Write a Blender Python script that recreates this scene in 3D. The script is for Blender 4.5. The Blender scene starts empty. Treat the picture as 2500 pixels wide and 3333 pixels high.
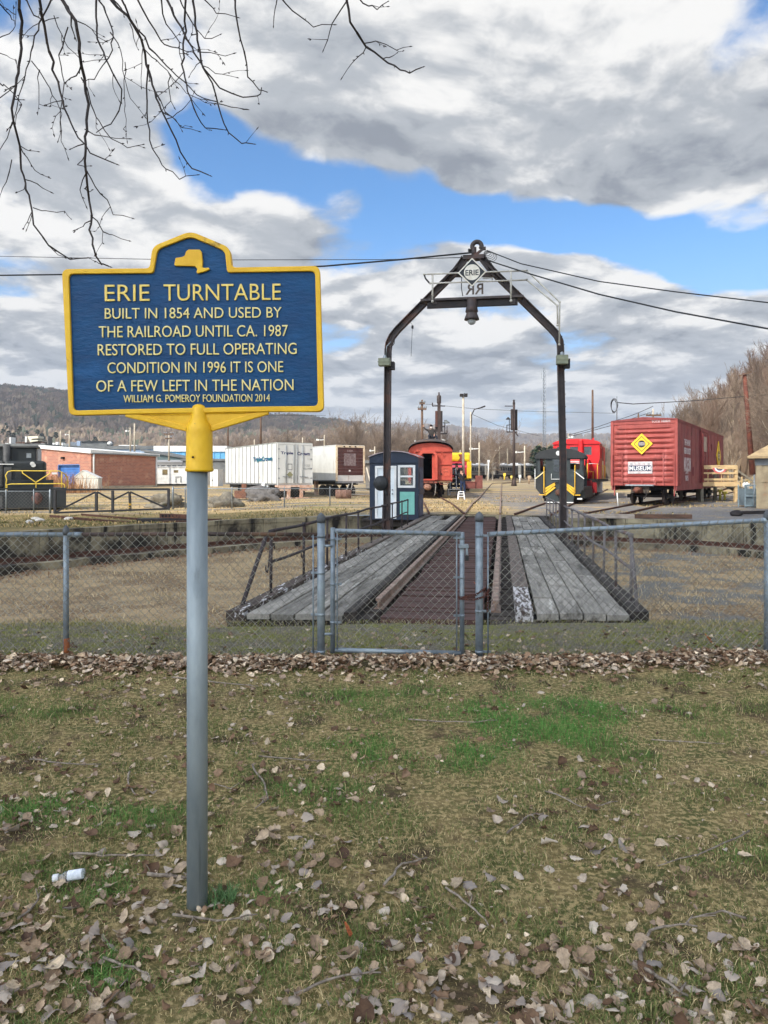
import bpy, math, random
import numpy as np
from mathutils import Vector, Matrix, noise as mnoise
random.seed(7); rng = np.random.default_rng(11)
S = bpy.context.scene; COL = S.collection
# ---------------------------------------------------------------- camera
F, CX, HY, EYE = 2311.0, 1250.0, 1556.0, 1.6      # focal length, principal column, horizon row (photo pixels), eye height
cam_d = bpy.data.cameras.new('camera'); cam = bpy.data.objects.new('camera', cam_d); COL.objects.link(cam)
cam.location = (0, 0, EYE); cam.rotation_euler = (math.radians(90), 0, 0)
cam_d.sensor_fit = 'HORIZONTAL'; cam_d.sensor_width = 36; cam_d.lens = 36*F/2500
cam_d.shift_y = -(1666.5-HY)/2500; cam_d.clip_start = .05; cam_d.clip_end = 9000
S.camera = cam
EXPO = .50
# ---------------------------------------------------------------- light
SUN_EL = math.radians(40); SUN_DH = Vector((.65, .76)).normalized()     # horizontal direction the light travels
sun_d = bpy.data.lights.new('sun', 'SUN'); sun = bpy.data.objects.new('sun', sun_d); COL.objects.link(sun)
sun_d.energy = 3.2; sun_d.angle = math.radians(.5); sun_d.color = (1, .93, .82)
LDIR = Vector((SUN_DH.x*math.cos(SUN_EL), SUN_DH.y*math.cos(SUN_EL), -math.sin(SUN_EL)))
sun.rotation_euler = LDIR.to_track_quat('-Z', 'Y').to_euler(); sun.location = (-30, -40, 60)
S.view_settings.view_transform = 'Standard'; S.view_settings.look = 'None'
S.view_settings.exposure = EXPO; S.view_settings.gamma = 1; S.view_settings.use_curve_mapping = False
S.cycles.max_bounces = 6; S.cycles.transparent_max_bounces = 6; S.cycles.diffuse_bounces = 3
S.cycles.sample_clamp_indirect = 6

W = bpy.data.worlds.new('World'); S.world = W; W.use_nodes = True
class NT:
    """small helper to write node trees as expressions"""
    def __init__(s, tree): s.t = tree; s.n = tree.nodes; s.l = tree.links
    def new(s, ty, **kw):
        n = s.n.new(ty)
        for k, v in kw.items(): setattr(n, k, v)
        return n
    def put(s, sock, v):
        if isinstance(v, bpy.types.NodeSocket): s.l.new(v, sock)
        elif v is not None: sock.default_value = v
    def math(s, op, a, b=None, c=None, clamp=False):
        n = s.new('ShaderNodeMath', operation=op, use_clamp=clamp)
        s.put(n.inputs[0], a); s.put(n.inputs[1], b)
        if c is not None: s.put(n.inputs[2], c)
        return n.outputs[0]
    def vmath(s, op, a, b=None, scale=None, out=0):
        n = s.new('ShaderNodeVectorMath', operation=op); s.put(n.inputs[0], a)
        if b is not None: s.put(n.inputs[1], b)
        if scale is not None: s.put(n.inputs['Scale'], scale)
        return n.outputs['Value'] if op in ('LENGTH', 'DOT_PRODUCT', 'DISTANCE') else n.outputs[0]
    def sep(s, v):
        n = s.new('ShaderNodeSeparateXYZ'); s.put(n.inputs[0], v); return n.outputs
    def comb(s, x, y, z):
        n = s.new('ShaderNodeCombineXYZ'); s.put(n.inputs[0], x); s.put(n.inputs[1], y); s.put(n.inputs[2], z); return n.outputs[0]
    def noise(s, vec, scale, detail=5, rough=.55, dist=0, out=0):
        n = s.new('ShaderNodeTexNoise'); s.put(n.inputs['Vector'], vec)
        n.inputs['Scale'].default_value = scale; n.inputs['Detail'].default_value = detail
        n.inputs['Roughness'].default_value = rough; n.inputs['Distortion'].default_value = dist
        return n.outputs[out]
    def ramp(s, f, lo, hi, a=0., b=1., smooth=True):
        n = s.new('ShaderNodeMapRange', interpolation_type='SMOOTHSTEP' if smooth else 'LINEAR', clamp=True)
        s.put(n.inputs[0], f); n.inputs[1].default_value = lo; n.inputs[2].default_value = hi
        n.inputs[3].default_value = a; n.inputs[4].default_value = b; return n.outputs[0]
    def mix(s, f, a, b, mode='MIX'):
        n = s.new('ShaderNodeMix', data_type='RGBA', blend_type=mode); s.put(n.inputs[0], f)
        s.put(n.inputs[6], a); s.put(n.inputs[7], b); return n.outputs[2]

def pixdir(px, py): return Vector(((px-CX)/F, 1, -(py-HY)/F)).normalized()
def build_sky():
    t = NT(W.node_tree); t.n.clear()
    out = t.new('ShaderNodeOutputWorld'); bg = t.new('ShaderNodeBackground'); t.l.new(bg.outputs[0], out.inputs[0])
    sky = t.new('ShaderNodeTexSky', sky_type='NISHITA'); sky.sun_disc = False
    sky.sun_elevation = SUN_EL; sky.sun_rotation = math.atan2(-SUN_DH.x, -SUN_DH.y)
    sky.air_density = 1.0; sky.dust_density = .3; sky.ozone_density = 3.0; sky.altitude = 100
    STR = .12
    bg.inputs[1].default_value = STR
    d = t.new('ShaderNodeTexCoord').outputs['Generated']
    x, y, z = t.sep(d)[:3]
    zz = t.math('ADD', t.math('ABSOLUTE', z), .17)
    # cloud deck seen in perspective: flattens towards the horizon
    def proj(dz):
        q = t.math('ADD', zz, t.math('MULTIPLY', t.math('MULTIPLY_ADD', t.math('ABSOLUTE', z), 3.2, 1.), dz))
        return t.comb(t.math('DIVIDE', x, q), t.math('DIVIDE', y, q), t.math('MULTIPLY', t.math('ADD', z, dz), 1.2))
    p = proj(0.); wq = t.vmath('SUBTRACT', t.noise(p, 1.3, 4, out=1), (.5, .5, .5)); warp = t.vmath('SCALE', wq, scale=.34)
    p = t.vmath('ADD', p, warp); pu = t.vmath('ADD', proj(.028), warp); pv = t.vmath('ADD', proj(.010), warp)
    n1 = t.noise(p, 1.0, 9, .55); n1u = t.noise(pu, 1.0, 9, .55)
    m1 = t.noise(p, 2.7, 8, .55); m1u = t.noise(pv, 2.7, 8, .55)
    cov = t.math('MULTIPLY_ADD', t.math('SUBTRACT', m1, .5), .34, n1)
    # where the big openings and cloud masses of this sky stand (directions)
    def blob(px, py, rx, ry, amp, src):
        c = pixdir(px, py)
        v = t.vmath('MULTIPLY', t.vmath('SUBTRACT', t.vmath('ADD', d, t.vmath('SCALE', wq, scale=.10)), tuple(c)), (F/rx, .8, F/ry))
        return t.math('MULTIPLY_ADD', t.ramp(t.vmath('LENGTH', v), 1.25, 0, 0, 1), amp, src)
    for g in GAPS: cov = blob(*g, cov)
    alpha = t.ramp(cov, .44, .545)
    # light on the clouds: tops catch the sun, undersides are grey
    rel = t.math('MULTIPLY_ADD', t.math('SUBTRACT', m1, m1u), 3.4, t.math('MULTIPLY', t.math('SUBTRACT', n1, n1u), 2.8))
    lit = t.math('MULTIPLY_ADD', t.math('SUBTRACT', t.noise(p, .75, 4, .5), .5), 1.5, t.math('ADD', rel, .62))
    lit = t.math('MULTIPLY_ADD', t.ramp(cov, .52, .85), -.26, lit)
    for g in SHADES: lit = blob(*g, lit)
    ccol = t.mix(t.ramp(lit, -.05, .40), (.30, .33, .38, 1), (.49, .52, .56, 1))
    ccol = t.mix(t.ramp(lit, .38, .95), ccol, (.98, .97, .95, 1))
    ccol = t.mix(t.ramp(z, .22, .02, 0, .55), ccol, (.52, .60, .71, 1))
    # forward scatter brightens clouds towards the sun, boosted to light the shaded foreground
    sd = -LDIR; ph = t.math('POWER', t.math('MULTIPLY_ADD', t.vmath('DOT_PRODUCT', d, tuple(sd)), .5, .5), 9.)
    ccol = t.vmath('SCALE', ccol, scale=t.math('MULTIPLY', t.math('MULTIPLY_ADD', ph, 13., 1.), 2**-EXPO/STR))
    hsv = t.new('ShaderNodeHueSaturation'); hsv.inputs['Saturation'].default_value = 1.22; hsv.inputs['Value'].default_value = SKY_V
    t.l.new(sky.outputs[0], hsv.inputs['Color'])
    skyc = hsv.outputs[0]
    # thin white air low over the hills
    skyc = t.mix(t.ramp(z, .36, .0, 0, .85), skyc, tuple(v/STR for v in (.30, .44, .66))+(1,))
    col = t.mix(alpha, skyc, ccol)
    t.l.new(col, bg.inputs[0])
SKY_V = 1.25
GAPS = [(700, 420, 150, 280, -.20), (790, 500, 220, 100, -.14), (1050, 600, 300, 90, -.14), (1290, 640, 330, 110, -.24), (1440, 560, 130, 130, -.14),
        (1690, 710, 320, 90, -.20), (1980, 770, 330, 80, -.20), (2260, 840, 300, 110, -.24), (2440, 880, 240, 120, -.10), (2480, 960, 160, 60, -.10), (2460, 90, 200, 230, -.20),
        (20, 870, 160, 50, -.10), (1090, 1130, 120, 30, -.08), (60, 1000, 160, 40, -.07), (2480, 1200, 260, 60, -.06),
        (1750, 320, 900, 360, .16), (1230, 400, 400, 230, .10), (300, 680, 560, 200, .14), (1540, 860, 380, 120, .30), (1850, 920, 300, 110, .24), (1250, 960, 300, 90, .10), (1150, 930, 260, 120, .14),
        (2390, 760, 150, 60, .06), (1400, 1270, 1800, 240, .17), (2100, 1020, 300, 100, .10), (150, 250, 420, 330, .08), (900, 750, 240, 120, .12), (1500, 575, 120, 60, .26), (1130, 640, 90, 50, .12), (1950, 740, 120, 40, .14), (2350, 500, 400, 200, .12)]
SHADES = [(2330, 420, 520, 200, -.30), (2130, 520, 420, 130, -.16), (1330, 560, 260, 110, -.16), (1050, 330, 300, 240, -.16), (330, 560, 380, 160, -.14), (1150, 780, 260, 70, -.10), (1560, 990, 420, 60, -.12),
          (250, 160, 420, 260, -.08), (1560, 180, 420, 240, .08), (2180, 180, 300, 180, .20), (1650, 790, 330, 80, .22), (1880, 880, 160, 50, .12), (660, 590, 260, 80, .18), (1100, 830, 260, 60, .10), (1400, 1090, 700, 50, .10),
          (2400, 770, 180, 60, .16), (1300, 1340, 1400, 80, .10), (450, 830, 260, 60, -.10)]
build_sky()

# ---------------------------------------------------------------- helpers
def at(px, py, Y): return Vector(((px-CX)/F*Y, Y, EYE-(py-HY)/F*Y))
def gx(px, Y): return (px-CX)/F*Y
def gz(py, Y): return EYE-(py-HY)/F*Y
def lin(c):
    return tuple(((v/255)/12.92 if v/255 <= .04045 else ((v/255+.055)/1.055)**2.4) for v in c)+(1.,)

class MB:
    """collects boxes, bars, tubes, prisms ... and links them as ONE mesh"""
    def __init__(s): s.v = []; s.f = []; s.s = []
    def add(s, vs, fs, smooth=False):
        o = len(s.v); s.v += [tuple(v) for v in vs]; s.f += [tuple(i+o for i in f) for f in fs]; s.s += [smooth]*len(fs); return s
    def box(s, x0, x1, y0, y1, z0, z1):
        v = [(x, y, z) for x in (x0, x1) for y in (y0, y1) for z in (z0, z1)]
        return s.add(v, [(0, 1, 3, 2), (4, 6, 7, 5), (0, 4, 5, 1), (2, 3, 7, 6), (0, 2, 6, 4), (1, 5, 7, 3)])
    def bar(s, p, q, w, h=None, up=(0, 0, 1)):
        p, q = Vector(p), Vector(q); h = w if h is None else h; d = (q-p).normalized(); up = Vector(up)
        if abs(d.dot(up)) > .99: up = Vector((0, 1, 0))
        a = d.cross(up).normalized()*w/2; b = a.cross(d).normalized()*h/2
        v = [e+i*a+j*b for e in (p, q) for i in (-1, 1) for j in (-1, 1)]
        return s.add(v, [(0, 1, 3, 2), (4, 6, 7, 5), (0, 4, 5, 1), (2, 3, 7, 6), (0, 2, 6, 4), (1, 5, 7, 3)])
    def tube(s, pts, r, n=8, caps=True, smooth=True):
        pts = [Vector(p) for p in pts]; k = len(pts); R = r if hasattr(r, '__len__') else [r]*k
        vs = []; t0 = (pts[1]-pts[0]).normalized(); u = t0.orthogonal().normalized()
        for i, p in enumerate(pts):
            t = (pts[min(i+1, k-1)]-pts[max(i-1, 0)]); t = t.normalized() if t.length > 1e-9 else t0
            u = (u-t*u.dot(t)); u = u.normalized() if u.length > 1e-6 else t.orthogonal().normalized(); w = t.cross(u)
            vs += [p+(u*math.cos(2*math.pi*j/n)+w*math.sin(2*math.pi*j/n))*R[i] for j in range(n)]
        fs = [(i*n+j, i*n+(j+1) % n, (i+1)*n+(j+1) % n, (i+1)*n+j) for i in range(k-1) for j in range(n)]
        s.add(vs, fs, smooth)
        if caps:
            o = len(s.v)-len(vs); s.f += [tuple(o+j for j in range(n))[::-1], tuple(o+(k-1)*n+j for j in range(n))]; s.s += [False]*2
        return s
    def prism(s, pts, y0, y1):
        n = len(pts); v = [(x, y0, z) for x, z in pts]+[(x, y1, z) for x, z in pts]
        f = [tuple(range(n)), tuple(range(2*n-1, n-1, -1))]+[(i, i+n, (i+1) % n+n, (i+1) % n) for i in range(n)]
        return s.add(v, f)
    def ring(s, o, i, y0, y1):
        n = len(o); v = [(x, y0, z) for x, z in o]+[(x, y0, z) for x, z in i]+[(x, y1, z) for x, z in o]+[(x, y1, z) for x, z in i]
        f = []
        for k in range(n):
            m = (k+1) % n
            f += [(k, m, n+m, n+k), (n+k, n+m, 3*n+m, 3*n+k), (2*n+k, 3*n+k, 3*n+m, 2*n+m), (k, 2*n+k, 2*n+m, m)]
        return s.add(v, f)
    def lathe(s, prof, n=24, c=(0, 0, 0), axis='z', smooth=True):
        vs = []
        for r, z in prof:
            for j in range(n):
                a = 2*math.pi*j/n; x, y = r*math.cos(a), r*math.sin(a)
                vs.append((c[0]+x, c[1]+y, c[2]+z) if axis == 'z' else (c[0]+z, c[1]+x, c[2]+y) if axis == 'x' else (c[0]+x, c[1]+z, c[2]+y))
        fs = [(i*n+j, i*n+(j+1) % n, (i+1)*n+(j+1) % n, (i+1)*n+j) for i in range(len(prof)-1) for j in range(n)]
        s.add(vs, fs, smooth)
        o = len(s.v)-len(vs); k = len(prof)
        s.f += [tuple(o+j for j in range(n))[::-1], tuple(o+(k-1)*n+j for j in range(n))]; s.s += [False]*2
        return s
    def grid(s, fn, nu, nv, smooth=True):
        v = [fn(i/nu, j/nv) for i in range(nu+1) for j in range(nv+1)]
        f = [(i*(nv+1)+j, (i+1)*(nv+1)+j, (i+1)*(nv+1)+j+1, i*(nv+1)+j+1) for i in range(nu) for j in range(nv)]
        return s.add(v, f, smooth)
    def blob(s, c, r, seed=0, amp=.2, n=12, sq=(1, 1, 1), freq=1.3):
        vs = []
        for i in range(n+1):
            th = math.pi*i/n
            for j in range(2*n):
                ph = math.pi*j/n; d = Vector((math.sin(th)*math.cos(ph), math.sin(th)*math.sin(ph), math.cos(th)))
                k = r*(1+amp*mnoise.noise(d*freq+Vector((seed*7.1, seed*3.3, 0)))+amp*.4*mnoise.noise(d*freq*3+Vector((seed, 0, 5))))
                vs.append((c[0]+d.x*k*sq[0], c[1]+d.y*k*sq[1], c[2]+d.z*k*sq[2]))
        m = 2*n
        return s.add(vs, [(i*m+j, (i+1)*m+j, (i+1)*m+(j+1) % m, i*m+(j+1) % m) for i in range(n) for j in range(m)], True)
    def mesh(s, name):
        me = bpy.data.meshes.new(name); me.from_pydata(s.v, [], s.f); me.polygons.foreach_set('use_smooth', s.s); me.update()
        import bmesh
        b = bmesh.new(); b.from_mesh(me); bmesh.ops.recalc_face_normals(b, faces=b.faces); b.to_mesh(me); b.free()
        return me
    def build(s, name, mat, parent=None, loc=None, rot=None, bevel=0):
        return link(name, s.mesh(name), mat, parent, loc, rot, bevel)
def link(name, me, mat, parent=None, loc=None, rot=None, bevel=0):
    o = bpy.data.objects.new(name, me); COL.objects.link(o)
    if mat is not None and not me.materials: me.materials.append(mat)
    if parent is not None: o.parent = parent
    if loc is not None: o.location = loc
    if rot is not None: o.rotation_euler = rot
    if bevel:
        b = o.modifiers.new('bevel', 'BEVEL'); b.width = bevel; b.segments = 2; b.limit_method = 'ANGLE'; b.angle_limit = math.radians(40)
    return o
def tag(o, label=None, cat=None, group=None, kind=None):
    if label: o['label'] = label
    if cat: o['category'] = cat
    if group: o['group'] = group
    if kind: o['kind'] = kind
    return o
def thing(name, label, cat, loc=(0, 0, 0), rz=0, group=None):
    o = bpy.data.objects.new(name, None); COL.objects.link(o); o.empty_display_size = .2
    o.location = loc; o.rotation_euler = (0, 0, rz); return tag(o, label, cat, group)
def dup(o, parent=None):
    c = o.copy(); COL.objects.link(c)
    if parent is not None: c.parent = parent
    for ch in KIDS(o): dup(ch, c)
    return c
def KIDS(o): return [c for c in bpy.data.objects if c.parent == o]

def mat(name, c, c2=None, scale=5, rough=.75, metal=0, bump=0, bscale=30, c3=None, s3=1.3, t3=(.56, .70), stretch=(1, 1, 1), rand=0, detail=6, spec=.4, sub=0, alpha=1, lo=.35, hi=.68, streak=None):
    """procedural paint / wood / metal: two tones by noise, worn patches of a third, fine relief"""
    m = bpy.data.materials.new(name); m.use_nodes = True; t = NT(m.node_tree)
    b = t.n['Principled BSDF']; co = t.new('ShaderNodeTexCoord').outputs['Object']
    if rand:
        oi = t.new('ShaderNodeObjectInfo'); co = t.vmath('ADD', co, t.vmath('SCALE', oi.outputs['Location'], scale=.71))
        co = t.vmath('ADD', co, t.comb(t.math('MULTIPLY', oi.outputs['Random'], 37.), 0., t.math('MULTIPLY', oi.outputs['Random'], 11.)))
    cs = t.vmath('MULTIPLY', co, stretch)
    c = lin(c); col = c
    if c2 is not None: col = t.mix(t.ramp(t.noise(cs, scale, detail, .6), lo, hi), c, lin(c2))
    if c3 is not None: col = t.mix(t.ramp(t.noise(cs, s3, 7, .65), *t3), col, lin(c3))
    if streak is not None:
        col = t.mix(t.ramp(t.noise(t.vmath('MULTIPLY', co, streak[1]), 1, 5, .6), *streak[2]), col, lin(streak[0]))
    if rand:
        h = t.new('ShaderNodeHueSaturation'); t.put(h.inputs['Color'], col)
        t.put(h.inputs['Value'], t.math('MULTIPLY_ADD', oi.outputs['Random'], rand, 1-rand/2)); col = h.outputs[0]
    t.put(b.inputs['Base Color'], col); b.inputs['Roughness'].default_value = rough; b.inputs['Metallic'].default_value = metal
    b.inputs['Specular IOR Level'].default_value = spec
    if c2 is not None and metal < .5:
        t.put(b.inputs['Roughness'], t.math('MULTIPLY_ADD', t.noise(cs, scale*2, 4), .25, rough-.12))
    if bump:
        bn = t.new('ShaderNodeBump'); bn.inputs['Strength'].default_value = bump; bn.inputs['Distance'].default_value = .02
        t.put(bn.inputs['Height'], t.noise(cs, bscale, 5, .6)); t.l.new(bn.outputs[0], b.inputs['Normal'])
    return m
FONT_MESH = {}
def lettering(txt, w, h, mt, parent, loc, rot=(math.radians(90), 0, 0), depth=.004, bold=0, name='lettering', split=False):
    """raised or painted letters fitted into a w x h box centred on loc"""
    cu = bpy.data.curves.new('lettering', 'FONT'); cu.body = txt; cu.extrude = 1e-4; cu.resolution_u = 4; cu.offset = bold; cu.align_x = 'CENTER'
    ob = bpy.data.objects.new('tmp', cu); COL.objects.link(ob)
    bpy.context.view_layer.update()
    me = bpy.data.meshes.new_from_object(ob.evaluated_get(bpy.context.evaluated_depsgraph_get()))
    bpy.data.objects.remove(ob); bpy.data.curves.remove(cu)
    a = np.empty(len(me.vertices)*3); me.vertices.foreach_get('co', a); a = a.reshape(-1, 3)
    lo, hi = a.min(0), a.max(0); k = np.array([w/(hi[0]-lo[0]), h/(hi[1]-lo[1]), depth/(hi[2]-lo[2]+1e-9)])
    a = (a-(lo+hi)/2)*k; a[:, 2] += depth/2
    me.vertices.foreach_set('co', a.ravel()); me.update(); me.materials.clear()
    if not split: return link(name, me, mt, parent, loc, rot)
    line = bpy.data.objects.new('text_line', None); COL.objects.link(line); line.parent = parent; line.location = loc; line.rotation_euler = rot
    root = list(range(len(a)))                         # raised letters are cast one by one: split the line into its glyphs
    def find(i):
        while root[i] != i: root[i] = root[root[i]]; i = root[i]
        return i
    polys = [tuple(p.vertices) for p in me.polygons]
    for p in polys:
        r0 = find(p[0])
        for i in p[1:]: root[find(i)] = r0
    grp = {}
    for p in polys: grp.setdefault(find(p[0]), []).append(p)
    for ps in grp.values():
        ids = sorted({i for p in ps for i in p}); ix = {v: k for k, v in enumerate(ids)}; c = a[ids].mean(0)
        m2 = bpy.data.meshes.new('letter'); m2.from_pydata([tuple(a[i]-c) for i in ids], [], [tuple(ix[i] for i in p) for p in ps]); link('letter', m2, mt, line, tuple(c))
    return line
# ================================================================ terrain
PC = Vector((2.36, 19.3, 0))                       # centre of the turntable pit
def sm(a, b, x):
    t = min(1, max(0, (x-a)/(b-a))); return t*t*(3-2*t)
def zg(x, y):
    z = .15*sm(28, 40, y)+.009*min(140, max(0, y-50))
    z -= .24*sm(-3, -10, x)*sm(24, 30, y)*(1-sm(42, 60, y))
    if y < 9: z += .05*sm(1.2, 3.6, x)*(1-sm(6.6, 8.2, y))*sm(3, 6, y)+.012*mnoise.noise(Vector((x*1.3, y*1.3, 3)))
    if 6.9 < y < 9.5: z -= .075*sm(6.9, 8.0, y)
    f = x-(32+(y-70)*.265)
    z += 34*sm(0, 62, f)*sm(30, 90, y)*(1-sm(280, 460, y))
    return z
_pts = [(-180, 14.2), (-165, 16.0), (-150, 16.0), (-135, 15.6), (-115, 12.3), (-100, 11.35), (-90, 11.1), (-80, 11.2), (-66, 12.2), (-50, 12.6), (-25, 12.6), (0, 12.5), (26, 12.15), (53, 11.0), (80, 11.4), (105, 11.3), (128, 11.0), (144, 11.2), (160, 12.0), (172, 13.1), (180, 14.2)]
def rp(a):                                         # pit radius by bearing (degrees)
    a = (a+180) % 360-180
    for (a0, r0), (a1, r1) in zip(_pts, _pts[1:]):
        if a0 <= a <= a1:
            return r0+(r1-r0)*sm(a0, a1, a)
    return 12.5
def pit(a, k=0.): 
    r = rp(a)+k; return PC.x+r*math.cos(math.radians(a)), PC.y+r*math.sin(math.radians(a))
def near_side(a): return 222 < a < 322
def ground_material():
    m = bpy.data.materials.new('ground'); m.use_nodes = True; t = NT(m.node_tree); b = t.n['Principled BSDF']
    p = t.new('ShaderNodeNewGeometry').outputs['Position']; x, y, z = t.sep(p)[:3]
    n = lambda s, d=6, r=.6: t.noise(p, s, d, r)
    # lawn
    lawn = t.mix(t.ramp(n(5), .38, .62), lin((128, 112, 74)), lin((88, 90, 50)))
    lawn = t.mix(t.ramp(n(34, 4), .45, .62), lawn, lin((172, 152, 106)))
    lawn = t.mix(t.ramp(n(2.6), .52, .66), lawn, lin((84, 70, 52)))
    # moss and bare dirt by the fence
    moss = t.mix(t.ramp(n(3.1), .42, .6), lin((118, 112, 100)), lin((122, 124, 58)))
    moss = t.mix(t.ramp(n(40, 4), .42, .64), moss, lin((80, 78, 62)))
    moss = t.mix(t.ramp(n(90, 3), .56, .68), moss, lin((168, 158, 138)))
    a = t.mix(t.ramp(t.math('MULTIPLY_ADD', n(1.3, 3), .8, y), 6.3, 7.0), lawn, moss)
    # yard beyond the pit: gravel, straw coloured grass, thin green
    q = t.vmath('MULTIPLY', p, (.55, 1., 1.)); qs = t.vmath('MULTIPLY', p, (.10, .42, 1.))
    yard = t.mix(t.ramp(t.noise(qs, 1.1, 6, .62), .40, .54), lin((124, 118, 110)), lin((184, 158, 114)))
    yard = t.mix(t.ramp(t.noise(qs, 1.9, 6, .6), .52, .64), yard, lin((128, 120, 74)))
    yard = t.mix(t.ramp(t.noise(q, 9, 5, .7), .50, .72), yard, lin((84, 76, 62)))
    yard = t.mix(t.ramp(t.noise(q, 40, 3, .7), .54, .70), yard, lin((178, 166, 142)))
    dry = t.mix(t.ramp(n(1.2), .40, .6), lin((142, 124, 84)), lin((116, 106, 66)))
    dry = t.mix(t.ramp(n(7), .52, .68), dry, lin((92, 76, 54))); dry = t.mix(t.ramp(n(30, 3), .58, .7), dry, lin((176, 158, 118)))
    left = t.math('MULTIPLY', t.ramp(x, 0, -4), t.ramp(t.math('MULTIPLY_ADD', n(.8, 3), 3., y), 37, 34.5))
    yard = t.mix(left, yard, dry)
    gravel = t.mix(t.ramp(n(22, 5, .7), .40, .64), lin((100, 98, 96)), lin((158, 152, 144)))
    yard = t.mix(t.math('MULTIPLY', t.ramp(x, 4.8, 7.5), t.math('MULTIPLY', t.ramp(y, 70, 52), t.ramp(n(.9, 5), .36, .50))), yard, gravel)
    far = t.mix(t.ramp(n(.05), .42, .6), lin((122, 106, 84)), lin((96, 84, 70)))
    yard = t.mix(t.ramp(y, 120, 170), yard, far)
    col = t.mix(t.ramp(y, 12, 16), a, yard)
    t.put(b.inputs['Base Color'], col); b.inputs['Roughness'].default_value = .95; b.inputs['Specular IOR Level'].default_value = .15
    bn = t.new('ShaderNodeBump'); bn.inputs['Strength'].default_value = .8; bn.inputs['Distance'].default_value = .03
    t.put(bn.inputs['Height'], t.math('ADD', n(38, 5, .7), t.math('MULTIPLY', n(5, 4), 1.5))); t.l.new(bn.outputs[0], b.inputs['Normal'])
    return m
NA = 360
def build_ground():
    ks = [.3, .5, .8]+[1.2+.45*i for i in range(24)]
    k = ks[-1]
    while k < 420: k *= 1.09; ks.append(k)
    ks += [600, 900, 1500, 2600, 4200]
    mb = MB()
    vs = []
    for k in ks:
        for i in range(NA):
            x, y = pit(i*360/NA, 0 if k == .3 and near_side(i*360/NA) else k); vs.append((x, y, zg(x, y)))
    mb.add(vs, [(r*NA+i, r*NA+(i+1) % NA, (r+1)*NA+(i+1) % NA, (r+1)*NA+i) for r in range(len(ks)-1) for i in range(NA)], True)
    a0 = [i for i in range(NA) if near_side(i*360/NA)]; vs = []      # earth bank on the near side
    for i in a0:
        x, y = pit(i*360/NA); vs += [(x, y, zg(x, y)), (x+.25*(PC.x-x)/11, y+.25*(PC.y-y)/11, -1.06)]
    mb.add(vs, [(2*j, 2*j+1, 2*j+3, 2*j+2) for j in range(len(a0)-1)], True)
    return tag(mb.build('ground', ground_material()), kind='structure')
ground = build_ground()
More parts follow.
